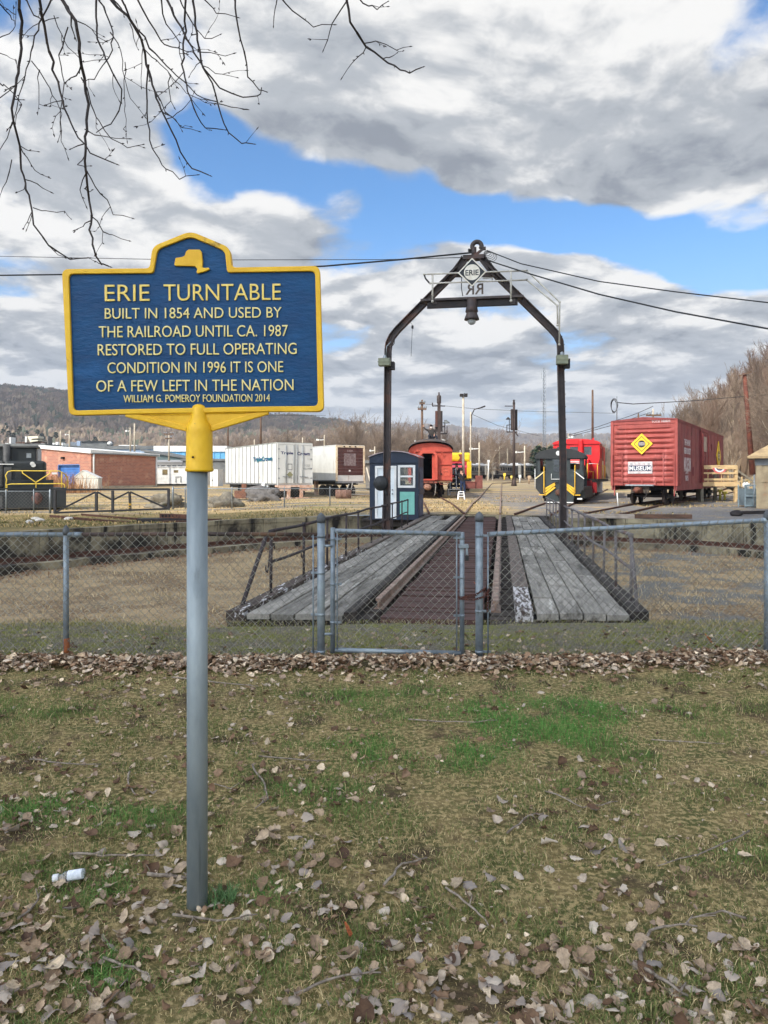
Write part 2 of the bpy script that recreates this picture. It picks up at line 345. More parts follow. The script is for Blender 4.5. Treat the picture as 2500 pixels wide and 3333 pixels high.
def build_pit():
    m = mat('pit_floor', (166, 142, 106), (116, 100, 80), scale=1.3, c3=(100, 76, 56), s3=.6, t3=(.47, .60), bump=.7, bscale=24, rough=.95, spec=.1)
    t = NT(m.node_tree); b = t.n['Principled BSDF']; src = b.inputs['Base Color'].links[0].from_socket
    co = t.new('ShaderNodeTexCoord').outputs['Object']
    col = t.mix(t.ramp(t.noise(co, 26, 5, .7), .42, .66), src, lin((176, 158, 124))); col = t.mix(t.ramp(t.noise(co, 60, 3, .7), .56, .7), col, lin((72, 64, 52)))
    col = t.mix(t.math('MULTIPLY', t.ramp(t.sep(co)[0], 3.5, 6), t.ramp(t.noise(co, .8, 5), .46, .56)), col, lin((112, 110, 104)))
    t.put(b.inputs['Base Color'], col)
    mb = MB(); vs = []
    R = [0, .2, .4, .6, .75, .88, .96, 1.01]
    for r in R:
        for i in range(NA):
            a = i*360/NA; x, y = pit(a); x = PC.x+(x-PC.x)*r; y = PC.y+(y-PC.y)*r
            vs.append((x, y, -1.0+.16*sm(.85, 1, r)*0-.02+.04*mnoise.noise(Vector((x*.8, y*.8, 0)))))
    mb.add(vs, [(r*NA+i, r*NA+(i+1) % NA, (r+1)*NA+(i+1) % NA, (r+1)*NA+i) for r in range(len(R)-1) for i in range(NA)], True)
    tag(mb.build('pit_floor', m), kind='structure')
    # concrete wall and coping, cast in bays
    cm = mat('pit_concrete', (156, 146, 118), (118, 108, 88), scale=1.4, c3=(54, 49, 42), s3=.6, t3=(.47, .62), bump=.5, bscale=14, rough=.92, streak=((38, 35, 30), (2.2, 2.2, .35), (.50, .64)))
    root = thing('pit_wall', 'curved stained concrete wall round the sunken turntable pit', 'wall', (PC.x, PC.y, 0))
    bays = 36; per = NA//bays
    for bay in range(bays):
        if near_side(bay*10+5): continue
        mb = MB(); prof = [(0, -1.06), (0, -.16), (-.03, -.15), (-.03, .012), (.32, .012), (.32, -.3)]
        vs = []; a0, a1 = bay*10+.06, bay*10+9.94; dz = random.uniform(-.012, .008)
        for i in range(per+1):
            a = a0+(a1-a0)*i/per
            for k, z in prof:
                x, y = pit(a, k); vs.append((x-PC.x, y-PC.y, z+(dz if z > -.5 else 0)))
        n = len(prof)
        mb.add(vs, [(i*n+j, i*n+j+1, (i+1)*n+j+1, (i+1)*n+j) for i in range(per) for j in range(n-1)]+[tuple(range(n)), tuple(per*n+j for j in range(n))])
        mb.build('wall_bay', cm, root)
    # circular rail on its kerb
    rr = thing('ring_rail', 'rusty circular rail on a low concrete kerb at the foot of the pit wall', 'rail track', (PC.x, PC.y, 0))
    rust = MATS['rust']
    for nm, prof, mm in (('kerb', [(-1.62, -1.05), (-1.62, -.80), (-.55, -.80), (-.55, -1.05)], cm), ('rail', [(-1.16, -.80), (-1.16, -.785), (-1.10, -.77), (-1.10, -.69), (-1.13, -.68), (-1.13, -.64), (-1.06, -.64), (-1.06, -.68), (-1.09, -.69), (-1.09, -.77), (-1.03, -.785), (-1.03, -.80)], rust)):
        mb = MB(); vs = []; n = len(prof)
        for i in range(NA):
            for k, z in prof:
                x, y = pit(i*360/NA, k); vs.append((x-PC.x, y-PC.y, z))
        mb.add(vs, [(i*n+j, i*n+(j+1) % n, ((i+1) % NA)*n+(j+1) % n, ((i+1) % NA)*n+j) for i in range(NA) for j in range(n)])
        mb.build(nm, mm, rr)
MATS = {}
MATS['rust'] = mat('rusty_steel', (92, 60, 46), (66, 46, 38), scale=7, c3=(120, 78, 52), rough=.85, bump=.3, bscale=60)
MATS['rail_top'] = mat('worn_rail', (150, 128, 112), (112, 88, 72), scale=5, rough=.6, bump=.2)
MATS['dark_steel'] = mat('dark_brown_steel', (44, 36, 32), (30, 28, 28), scale=4, c3=(86, 56, 42), s3=2.2, t3=(.6, .74), rough=.7, bump=.25, bscale=40)
MATS['black'] = mat('black_paint', (26, 28, 29), (38, 40, 40), scale=3, rough=.55, c3=(60, 52, 46), t3=(.66, .8))
MATS['galv'] = mat('galvanised_steel', (150, 156, 158), (126, 132, 136), scale=9, rough=.5, metal=.55, bump=.1, bscale=80, c3=(158, 166, 168), s3=3, spec=.5)
MATS['white'] = mat('white_paint', (226, 226, 222), (205, 205, 200), scale=2, rough=.6)
MATS['concrete'] = mat('pale_concrete', (186, 172, 146), (158, 146, 124), scale=2.5, c3=(140, 108, 78), s3=.8, rough=.9, bump=.4)
MATS['tie'] = mat('weathered_tie', (74, 66, 58), (48, 43, 39), scale=4, stretch=(1, 6, 6), rough=.95, bump=.6, bscale=20, rand=.4)
MATS['glass'] = mat('dark_glass', (18, 22, 26), (30, 36, 40), scale=2, rough=.08, spec=.7)
build_pit()
# ================================================================ historical marker
SY = 2.65; SK = SY/F
def z6(x, y): return ((150+.5726*x-CX)*SK, EYE-(700+.5726*y-HY)*SK)       # photo close-up -> metres in the sign plane
def rounded(pts, rad):
    out = []; n = len(pts)
    for i, p in enumerate(pts):
        p = Vector(p); a = Vector(pts[i-1]); b = Vector(pts[(i+1) % n]); r = rad[i] if hasattr(rad, '__len__') else rad
        da, db = (a-p), (b-p); r = min(r, da.length*.45, db.length*.45)
        s, e = p+da.normalized()*r, p+db.normalized()*r
        for k in range(6):
            t = k/5; out.append(tuple((1-t)**2*s+2*t*(1-t)*p+t*t*e))
    return out
def build_sign():
    yel = mat('yellow_enamel', (232, 186, 36), (220, 170, 26), scale=8, rough=.5, c3=(104, 78, 34), s3=7, t3=(.61, .72), bump=.15, bscale=50)
    pale = mat('pale_yellow_letters', (240, 226, 160), (228, 208, 124), scale=30, rough=.55)
    blue = mat('blue_enamel', (4, 60, 102), (8, 70, 114), scale=6, rough=.55, spec=.3, bump=.28, bscale=26, stretch=(1, 1, 2.4), c3=(20, 80, 128), s3=2)
    root = thing('historical_marker', 'blue cast metal marker with yellow border and raised text on a galvanised post', 'sign', (0, SY, 0))
    oc = [(92, 308), (590, 304), (606, 180), (822, 92), (1046, 186), (1058, 299), (1556, 290), (1580, 1118), (1262, 1118), (450, 1132), (132, 1140)]
    ic = [(131, 336), (612, 332), (636, 196), (822, 124), (1018, 206), (1030, 328), (1530, 320), (1546, 1086), (1254, 1088), (456, 1104), (158, 1112)]
    rd = [.026, .016, .026, .03, .026, .016, .026, .026, .01, .01, .026]
    O = rounded([z6(*p) for p in oc], rd); I = rounded([z6(*p) for p in ic], [r*.75 for r in rd])
    MB().prism(I, .004, .020).build('panel', blue, root)
    MB().ring(O, I, -.006, .026).build('border', yel, root, bevel=.003)
    # state silhouette on the crest
    ny = [(734, 268), (738, 246), (776, 240), (790, 232), (798, 208), (812, 198), (876, 198), (886, 212), (892, 262), (890, 300), (906, 302), (926, 300), (932, 310), (906, 322), (862, 334), (856, 326), (862, 308), (846, 292), (736, 290), (730, 284)]
    MB().prism([z6(*p) for p in ny], -.006, .005).build('state_emblem', yel, root, bevel=.002)
    rows = [('ERIE', 334, 588, 396, 488), ('TURNTABLE', 668, 1334, 392, 485), ('BUILT IN 1854 AND USED BY', 334, 1338, 526, 586), ('THE RAILROAD UNTIL CA. 1987', 300, 1374, 628, 692), ('RESTORED TO FULL OPERATING', 294, 1424, 730, 794), ('CONDITION IN 1996 IT IS ONE', 350, 1348, 834, 896), ('OF A FEW LEFT IN THE NATION', 286, 1406, 936, 1000), ('WILLIAM G. POMEROY FOUNDATION 2014', 440, 1272, 1020, 1062)]
    for txt, x0, x1, y0, y1 in rows:
        a, b = z6(x0, y0), z6(x1, y1)
        o = lettering(txt, b[0]-a[0], a[1]-b[1], pale if txt[0] not in 'ET' or txt[:3] == 'THE' else mats_title(yel, pale), root, ((a[0]+b[0])/2, .004, (a[1]+b[1])/2), depth=.0055, bold=-.006, split=True, rot=(math.radians(90), math.radians(-.4), 0))
    # bracket under the plate, two webs with raised edges, and the socket
    L = [z6(450, 1128), z6(800, 1222), z6(866, 1222), z6(866, 1114)]; R = [z6(866, 1114), z6(866, 1222), z6(935, 1222), z6(1262, 1114)]
    for tri in (L, R):
        MB().prism(tri, .004, .016).build('bracket_web', yel, root)
    br = MB()
    for a, b in (((450, 1130), (800, 1214)), ((1262, 1116), (935, 1214)), ((590, 1122), (830, 1120)), ((900, 1114), (1140, 1112))):
        p, q = z6(*a), z6(*b); br.bar((p[0], .008, p[1]), (q[0], .008, q[1]), .022, .016, up=(0, 1, 0))
    br.build('bracket_rib', yel, root, bevel=.004)
    cx = z6(866, 0)[0]; zt, zb = z6(0, 1200)[1], z6(0, 1455)[1]
    MB().lathe([(.045, zb-.003), (.0515, zb), (.0525, zb+.006), (.0495, zb+.014), (.0485, zt-.02), (.046, zt+.004), (.036, zt+.018), (.030, zt+.035), (.0285, zt+.062), (.024, zt+.076), (.012, zt+.083)], 32, (cx, .014, 0)).build('socket', yel, root)
    hx, hz = z6(851, 1378); hole = mat('dark_hole', (40, 16, 10), rough=.9)
    MB().lathe([(.0072, -.002), (.0072, .0), (.0045, .002)], 12, (hx, .014-.0495, hz), axis='y').build('set_screw', yel, root)
    MB().lathe([(.0042, -.004), (.004, -.0035)], 10, (hx, .014-.0490, hz), axis='y').build('screw_hole', hole, root)
    pm = mat('post_galvanised', (152, 161, 162), (122, 132, 135), scale=5, stretch=(1, 1, .3), rough=.5, metal=.25, c3=(98, 104, 104), s3=2.8, t3=(.56, .68), bump=.12, bscale=60, streak=((110, 118, 122), (30, 30, 1.2), (.58, .7)))
    px = gx(644, SY)
    MB().lathe([(.0384, -.12), (.0384, zb+.02)], 36, (px-.006, .014, 0)).build('post', pm, root)
def mats_title(y, p):
    if 'title' not in MATS: MATS['title'] = mat('title_letters', (238, 212, 116), (228, 198, 92), scale=20, rough=.5)
    return MATS['title']
build_sign()

# ================================================================ chain link fence and gate
FY = 6.3
def link_mesh(x0, x1, zb, zt, y, r=.0030, pitch=.075, top=None):
    """woven diamond wire: zigzag pickets; zt may be a function of x"""
    mb = MB(); n = int((x1-x0)/pitch*2); h = pitch*.5
    for i in range(n):
        xa = x0+i*pitch*.5; tz = zt(xa) if callable(zt) else zt; bz = zb(xa) if callable(zb) else zb
        k = int((tz-bz)/h); pts = []
        for j in range(k+1):
            o = (j+i) % 2
            pts.append((min(xa+(pitch*.515 if o else -.015*pitch), x1+.01)+random.uniform(-.0015, .0015), y+(.003 if o else -.003), tz-j*h))
        if len(pts) > 2: mb.tube(pts, r, 4, False, False)
        if i % 2 == 0:                                 # twisted tips stand above the rail
            mb.tube([(xa-.002, y, tz-.002), (xa+.008, y-.004, tz+.024)], r, 4, False, False)
    return mb
fgal = mat('fence_galvanised', (140, 150, 156), (112, 122, 128), scale=8, rough=.55, metal=.4, c3=(150, 160, 162), s3=2.5, bump=.1, bscale=60, streak=((92, 98, 100), (14, 14, 2), (.6, .72)))
fwire = mat('fence_wire', (150, 148, 136), (108, 104, 94), scale=5, rough=.6, metal=.4)
frust = mat('rusty_pipe', (84, 66, 56), (58, 50, 46), scale=6, rough=.8, bump=.2, c3=(110, 84, 64))
cap_m = mat('grey_cap', (92, 96, 98), (72, 72, 72), scale=10, rough=.7)
def post(root, name, x, zt, r, y=FY, cap=True, zb=-.1):
    p = MB().lathe([(r, zb), (r, zt)], 20, (x, y, 0)).build(name, fgal, root)
    if cap: MB().lathe([(r*1.14, zt-.03), (r*1.16, zt+.0), (r*1.12, zt+.018), (r*.85, zt+.036), (r*.45, zt+.050), (.004, zt+.058)], 20, (x, y, 0)).build('post_cap', cap_m, p)
    return p
def band(root, x, z, r, x2, name='band', y=FY):
    mb = MB(); mb.lathe([(r*1.12, z-.012), (r*1.12, z+.012)], 18, (x, y, 0)); s = 1 if x2 > x else -1
    mb.box(min(x+s*r, x2), max(x+s*r, x2), y-.006, y+.002, z-.010, z+.010); mb.tube([(x2-s*.012, y-.022, z), (x2-s*.012, y+.018, z)], .006, 8)
    return mb.build(name, fgal, root)
def build_fence():
    Z = lambda py: gz(py, FY); X = lambda px: gx(px, FY)
    # left run
    L = thing('chain_link_fence', 'chain link fence run behind the marker with a rusty middle top rail', 'fence')
    zt = 1.098; xs = X(-420); xe = X(1045)
    MB().tube([(xs, FY, zt+.002), (X(262), FY, zt)], .021, 14).build('top_rail', fgal, L)
    MB().tube([(X(256), FY, zt), (X(640), FY, zt+.006), (xe-.03, FY, zt)], .0185, 12).build('top_rail', frust, L)
    band(L, X(262)+.0, zt-.0, .0, X(240), 'rail_sleeve') if False else MB().tube([(X(238), FY, zt), (X(268), FY, zt)], .0245, 14).build('rail_sleeve', fgal, L)
    for px in (-640, 215): post(L, 'line_post', X(px), 1.125, .0245)
    post(L, 'terminal_post', X(1045), 1.235, .034)
    rim = MB().lathe([(.026, -.08), (.026, .08)], 14, (X(217), FY-.002, .10)); rim.build('rust_collar', mat('orange_rust', (158, 92, 50), (110, 64, 40), scale=14, rough=.9), L)
    MB().tube([(X(1020), FY-.012, .02), (X(1020), FY-.012, 1.10)], .0075, 6).build('tension_bar', fgal, L)
    for z in (1.085, .76, .39, .06): band(L, X(1045), z, .034, X(1012))
    link_mesh(xs, X(1020), .01, zt+.0, FY-.022).build('wire_mesh', fwire, L)
    t = MB()
    for px in (112, 345, 545, 735, 900): t.tube([(X(px)+.025*math.cos(a)*.3, FY+.026*math.sin(a), zt+.026*math.cos(a)) for a in [k*math.pi/5 for k in range(10)]], .0028, 5)
    t.build('wire_tie', fwire, L)
    # right run, its rail climbs to the right
    R = thing('chain_link_fence', 'chain link fence whose blue grey top rail climbs away from the gate post', 'fence')
    x0, x1 = X(1560), X(2497); zr = lambda x: 1.101+(1.226-1.101)*(x-X(1590))/(X(2500)-X(1590))
    post(R, 'terminal_post', x0, 1.245, .034); post(R, 'line_post', x1, 1.26, .026)
    MB().tube([(X(1594), FY, zr(X(1594))), (x1, FY, zr(x1)), (X(2900), FY, zr(X(2900)))], .0215, 14).build('top_rail', fgal, R)
    post(R, 'line_post', X(3400), 1.34, .026)
    MB().tube([(X(2480), FY, zr(X(2480))), (X(2502), FY, zr(X(2502)))], .026, 14).build('rail_sleeve', fgal, R)
    MB().tube([(X(1588), FY-.012, .02), (X(1588), FY-.012, 1.12)], .0075, 6).build('tension_bar', fgal, R)
    for z in (1.09, .42, .06): band(R, x0, z, .034, X(1598))
    link_mesh(X(1588), X(2950), lambda x: .01+.05*sm(1.2, 3.6, x), zr, FY-.024).build('wire_mesh', fwire, R)
    # gate leaf
    G = thing('chain_link_gate', 'narrow chain link gate with sagging top bar between two capped posts', 'gate')
    a, b = X(1083), X(1504)
    MB().tube([(a, FY, .05), (a, FY, 1.16)], .021, 14).build('stile', fgal, G); MB().tube([(b, FY, .03), (b, FY, 1.12)], .021, 14).build('stile', fgal, G)
    MB().tube([(a+.02, FY, 1.152-.02), (b-.012, FY, 1.125-.022)], .021, 14).build('top_bar', fgal, G)
    MB().tube([(a+.02, FY, .075), (b-.012, FY, .045)], .021, 14).build('bottom_bar', fgal, G)
    for px in (1098, 1486): MB().tube([(X(px), FY-.014, .07), (X(px), FY-.014, 1.12)], .0065, 6).build('tension_bar', fgal, G)
    for z in (1.06, .66, .32): band(G, a, z, .021, X(1112)); 
    for z in (1.07, .72, .38): band(G, b, z, .021, X(1476))
    for z in (1.0, .22):
        MB().tube([(X(1045)+.03, FY-.02, z), (a-.0, FY-.02, z)], .012, 8).build('hinge', fgal, G)
    link_mesh(X(1098), X(1486), .07, 1.115, FY-.024).build('wire_mesh', fwire, G)
    lt = MB(); lz = 1.0; lt.box(b-.03, b+.055, FY-.035, FY+.03, lz-.02, lz+.012); lt.box(b+.03, b+.05, FY-.03, FY-.018, lz-.08, lz)
    lt.build('latch', fgal, G, bevel=.004)
    # padlock and the rusty chain are loose things
    P = thing('padlock', 'small black padlock hanging on the gate latch', 'padlock', (b+.04, FY-.03, lz-.055))
    MB().box(-.016, .016, -.008, .008, -.075, -.032).build('body', MATS['black'], P, bevel=.004)
    MB().tube([(-.010, 0, -.034), (-.010, 0, -.004), (0, 0, .008), (.010, 0, -.004), (.010, 0, -.034)], .003, 6).build('shackle', fgal, P)
    C = thing('gate_chain', 'rusty brown chain looped round the gate stile and the post', 'chain', (0, FY, 0))
    rc = mat('chain_rust', (92, 52, 40), (62, 38, 32), scale=20, rough=.9)
    def chain(pts, name):
        mb = MB(); P_ = []
        for (p, q) in zip(pts, pts[1:]):
            p, q = Vector(p), Vector(q); n = max(1, int((q-p).length/.022)); P_ += [p.lerp(q, i/n) for i in range(n)]
        P_.append(Vector(pts[-1]))
        for i, (p, q) in enumerate(zip(P_, P_[1:])):
            d = (q-p); e = d.normalized(); s = e.orthogonal().normalized(); s = s if i % 2 else e.cross(s)
            c = (p+q)/2; L_ = d.length*.72; loop = [c+e*L_*math.cos(k*math.pi/5)*1.0+s*.008*math.sin(k*math.pi/5) for k in range(11)]
            mb.tube(loop, .0033, 5, False)
        mb.build(name, rc, C)
    xp, xg = X(1560), b
    chain([(xg-.03, -.035, .545), (xg+.01, -.04, .55), (xp-.06, -.05, .555), (xp+.0, -.06, .60), (xp+.05, -.04, .63), (xp+.055, .03, .60), (xp, .055, .56), (xg, .035, .55), (xg-.03, .02, .545), (xg-.03, -.035, .545)], 'chain_loop')
    chain([(xg-.03, -.04, .535), (xp-.05, -.055, .53), (xp+.05, -.05, .56), (xp+.075, -.045, .62), (xp+.07, -.04, .5), (xp+.065, -.04, .42)], 'chain_tail')
build_fence()
# ================================================================ turntable
TA = math.atan2(.164, .9865); TC, TS = math.cos(TA), math.sin(TA)
def tu(px, v=0.):                                   # photo column -> lateral position on the bridge at station v
    s = (px-CX)/F; X0, Y0 = PC.x+TS*v, PC.y+TC*v
    return (s*Y0-X0)/(TC+TS*s)
def tz(py, u, v=0.): return gz(py, PC.y-TS*u+TC*v)
def v_end(u): return -11.0+.166*u
RAILP = [(-.065, -.15), (.065, -.15), (.065, -.138), (.012, -.12), (.012, -.04), (.036, -.03), (.036, 0), (-.036, 0), (-.036, -.03), (-.012, -.04), (-.012, -.12), (-.065, -.138)]
def sweep(mb, pts, prof):
    """prof (side, up) swept along a path lying roughly flat"""
    n = len(prof); k = len(pts); vs = []; pts = [Vector(p) for p in pts]
    for i, p in enumerate(pts):
        t = (pts[min(i+1, k-1)]-pts[max(i-1, 0)]); t.z = 0; t.normalize(); s = Vector((t.y, -t.x, 0))
        vs += [p+s*a+Vector((0, 0, b)) for a, b in prof]
    mb.add(vs, [(i*n+j, i*n+(j+1) % n, (i+1)*n+(j+1) % n, (i+1)*n+j) for i in range(k-1) for j in range(n)]+[tuple(range(n)), tuple((k-1)*n+j for j in range(n))])
    return mb
def build_turntable():
    root = thing('turntable', 'railway turntable bridge with grey plank walkways, rusty centre and pipe handrails', 'turntable', PC, -TA)
    ends = dict(far=11.15)
    wood = mat('grey_planks', (152, 147, 136), (122, 118, 109), scale=3.2, stretch=(7, .8, 4), rough=.92, bump=.55, bscale=22, c3=(84, 80, 72), s3=1.0, t3=(.50, .68), rand=.55, streak=((190, 186, 176), (9, .9, 4), (.6, .74)))
    timber = mat('dark_timber', (60, 54, 48), (38, 35, 32), scale=3, stretch=(6, 1, 6), rough=.95, bump=.6, bscale=16, rand=.3)
    slat = mat('red_brown_slats', (84, 60, 53), (64, 48, 43), scale=4, stretch=(1.5, 5, 5), rough=.9, bump=.4, bscale=18, rand=.35)
    pale = mat('peeling_timber', (82, 70, 64), (60, 52, 48), scale=3, stretch=(5, 1, 5), rough=.95, bump=.6, bscale=16, c3=(196, 193, 190), s3=3.4, t3=(.46, .54))
    wood2 = mat('edge_wood', (112, 100, 90), (80, 72, 66), scale=3, stretch=(5, 1, 5), rough=.95, bump=.6, bscale=16, rand=.3)
    def plank(u0, u1, v0, v1, zt, th, m, name='plank'):
        # one board: slightly warped, cut by the raked end of the bridge
        w = [random.uniform(-.008, .008) for _ in range(4)]; g = random.uniform(.007, .018)
        va, vb = v0+g, v1-g; z = zt+random.uniform(-.012, .008)
        ea = (v_end(u0), v_end(u1)) if v0 <= -10.9 else (va, va)
        L = (vb-va)/2; c = ((u0+u1)/2, (va+vb)/2, z)
        vs = [(u0+g-c[0], ea[0]-c[1], -th), (u1-g-c[0], ea[1]-c[1], -th), (u1-g-c[0], vb-c[1], -th), (u0+g-c[0], vb-c[1], -th)]
        vs += [(x, y, w[i]) for i, (x, y, _) in enumerate(vs)]
        mb = MB().add(vs, [(0, 3, 2, 1), (4, 5, 6, 7), (0, 1, 5, 4), (1, 2, 6, 5), (2, 3, 7, 6), (3, 0, 4, 7)])
        return mb.build(name, m, root, c, (0, 0, random.uniform(-.003, .003)))
    for side, u0, nrow, w in ((-1, -2.17, 4, .285), (1, 1.24, 4, .275)):
        for r in range(nrow):
            a = u0+r*w; v = -11.5; first = True
            while v < 11.0:
                ln = random.uniform(1.5, 3.6) if side < 0 else random.uniform(.8, 2.3)
                v1 = min(v+ln, 11.1)
                if 11.1-v1 < .8: v1 = 11.1
                if random.random() > .03 or first: plank(a, a+w, v, v1, -.02, .07, wood)
                v = v1; first = False
    pale2 = mat('flaking_timber', (86, 74, 66), (62, 54, 48), scale=3, stretch=(5, 1, 5), rough=.95, bump=.6, bscale=16, c3=(214, 212, 212), s3=2.4, t3=(.56, .60))
    for u0, u1, m in ((-2.42, -2.19, pale2), (-1.03, -.88, timber), (.98, 1.22, pale), (2.36, 2.58, timber)):
        v = -11.5
        while v < 11.0:
            v1 = min(v+(random.uniform(3.5, 5) if v > -11 or u0 < 0 else 2.6), 11.1); v1 = 11.1 if 11.1-v1 < 1.2 else v1
            plank(u0, u1, v, v1, .02 if m in (pale, pale2) else .005, .14, m if (m not in (pale, pale2) or v < (-5 if u0 < 0 else -9)) else wood2, 'edge_timber'); v = v1
    # slats between the rails and the tie ends outside them
    v = -10.9; i = 0
    tie_me = None
    while v < 11.1:
        b = MB().box(-.60, .60, -.095, .095, -.10, 0) if i == 0 else None
        if i == 0: sl = b.build('slat', slat, root); o = sl; 
        else: o = sl.copy(); COL.objects.link(o); o.parent = root
        o.location = (random.uniform(-.015, .015), v, -.085+random.uniform(-.018, .014)); o.rotation_euler = (random.uniform(-.02, .02), 0, random.uniform(-.012, .012))
        if i % 1 == 0:
            for s in (-1, 1):
                if tie_me is None: tie_me = MB().box(-.19, .19, -.09, .09, -.2, 0).build('tie_end', MATS['tie'], root); q = tie_me
                else: q = tie_me.copy(); COL.objects.link(q); q.parent = root
                q.location = (s*.90+random.uniform(-.02, .02), v+random.uniform(-.02, .02), -.11+random.uniform(-.01, .01)); q.rotation_euler = (0, 0, random.uniform(-.04, .04))
        v += .245; i += 1
    for s in (-1, 1):
        mb = MB(); sweep(mb, [(s*.755, -10.3 if s < 0 else -10.25, .03), (s*.755, 0, .03), (s*.755, 11.2, .03)], RAILP); mb.build('rail', MATS['rail_top'], root)
        MB().box(s*1.0-.15, s*1.0+.15, -10.6, 10.8, -.92, -.33).build('girder', MATS['dark_steel'], root)
    b = MB()
    for u0, u1 in ((-2.4, -.85), (.95, 2.55)):
        b.add([(u0, v_end(u0)+.03, -.30), (u1, v_end(u1)+.03, -.30), (u1, v_end(u1)+.30, -.30), (u0, v_end(u0)+.30, -.30), (u0, v_end(u0)+.03, -.10), (u1, v_end(u1)+.03, -.10), (u1, v_end(u1)+.30, -.10), (u0, v_end(u0)+.30, -.10)], [(0, 3, 2, 1), (4, 5, 6, 7), (0, 1, 5, 4), (1, 2, 6, 5), (2, 3, 7, 6), (3, 0, 4, 7)])
    b.build('end_beam', timber, root)
    for k in range(11):                                # outriggers that carry the walkways
        vv = -10.2+k*2.05
        o = MB().box(-2.4, 2.5, -.1, .1, -.34, -.12).build('cross_beam', timber, root, (0, vv, 0)) if k == 0 else None
        if k == 0: cb = o
        else:
            o = cb.copy(); COL.objects.link(o); o.parent = root; o.location = (0, vv, 0)
    # pipe handrails
    def rail(u, vs, H, brace, m, name='handrail'):
        h = MB()
        v0, v1 = vs[0], vs[-1]; n = 24; sag = lambda v: .012*math.sin(v*1.7)
        top = [(u+.01*math.sin(v), v, H+sag(v)) for v in np.linspace(v0, v1, n)]; mid = [(u+.012*math.sin(v*1.3), v, H*.5+.02+sag(v+1)) for v in np.linspace(v0, v1, n)]
        h.tube(top, .024, 10); h.tube(mid, .021, 10)
        for v in vs: h.lathe([(.024, -.03), (.034, -.02), (.034, .02), (.024, .03)], 10, (u, v, H)); 
        h.build(name, m, root)
        for v in vs:
            MB().tube([(u, v, -.05), (u+random.uniform(-.015, .015), v, H)], .021, 10).build('rail_post', m, root); MB().lathe([(.06, -.03), (.06, -.005), (.03, .02)], 10, (u, v, 0)).build('post_flange', m, root)
    pipe = mat('weathered_pipe', (66, 56, 54), (48, 44, 46), scale=7, rough=.75, c3=(94, 68, 56), bump=.2)
    pipe2 = mat('grey_pipe', (112, 106, 104), (86, 80, 78), scale=5, rough=.7, c3=(96, 70, 58), s3=1.4, bump=.2)
    vl = [-10.05, -8.4, -6.86, -5.3, -4.0, -2.4, -.8, .9, 2.9, 4.3]; vr = [-9.9, -8.7, -7.44, -6.1, -4.7, -3.5, -2.2, -1, .3, 1.6, 2.9, 4.2, 5.6, 7.7]
    rail(-2.30, vl, .86, True, pipe); rail(2.47, vr, .86, True, pipe2)
    MB().tube([(-2.30, -10.05, .86), (-2.32, -10.2, .80), (-2.36, -11.0, 0)], .027, 10).build('brace', pipe, root)
    MB().tube([(2.47, -9.9, .86), (2.47, -10.35, .0)], .022, 10).build('brace', pipe2, root)
    for v in (-9.95, -8.2):                            # chain hooks on the handrail
        MB().tube([(-2.33, v, .86), (-2.36, v, .45), (-2.36, v-.02, .36), (-2.36, v-.07, .30), (-2.36, v-.13, .33), (-2.36, v-.14, .40)], .011, 6).build('hook', pipe, root)
    # timbers below the hut
    mb = MB(); mb.box(-4.7, -2.2, 8.7, 8.9, -.34, -.12); mb.box(-4.7, -2.2, 10.3, 10.5, -.34, -.12); mb.build('cross_beam', timber, root)
    for k in range(9): MB().box(-4.75, -2.45, -.12, .12, -.06, 0).build('plank', timber, root, (0, 8.75+k*.25, -.06), (0, 0, random.uniform(-.01, .01)))
    return root
turntable = build_turntable()

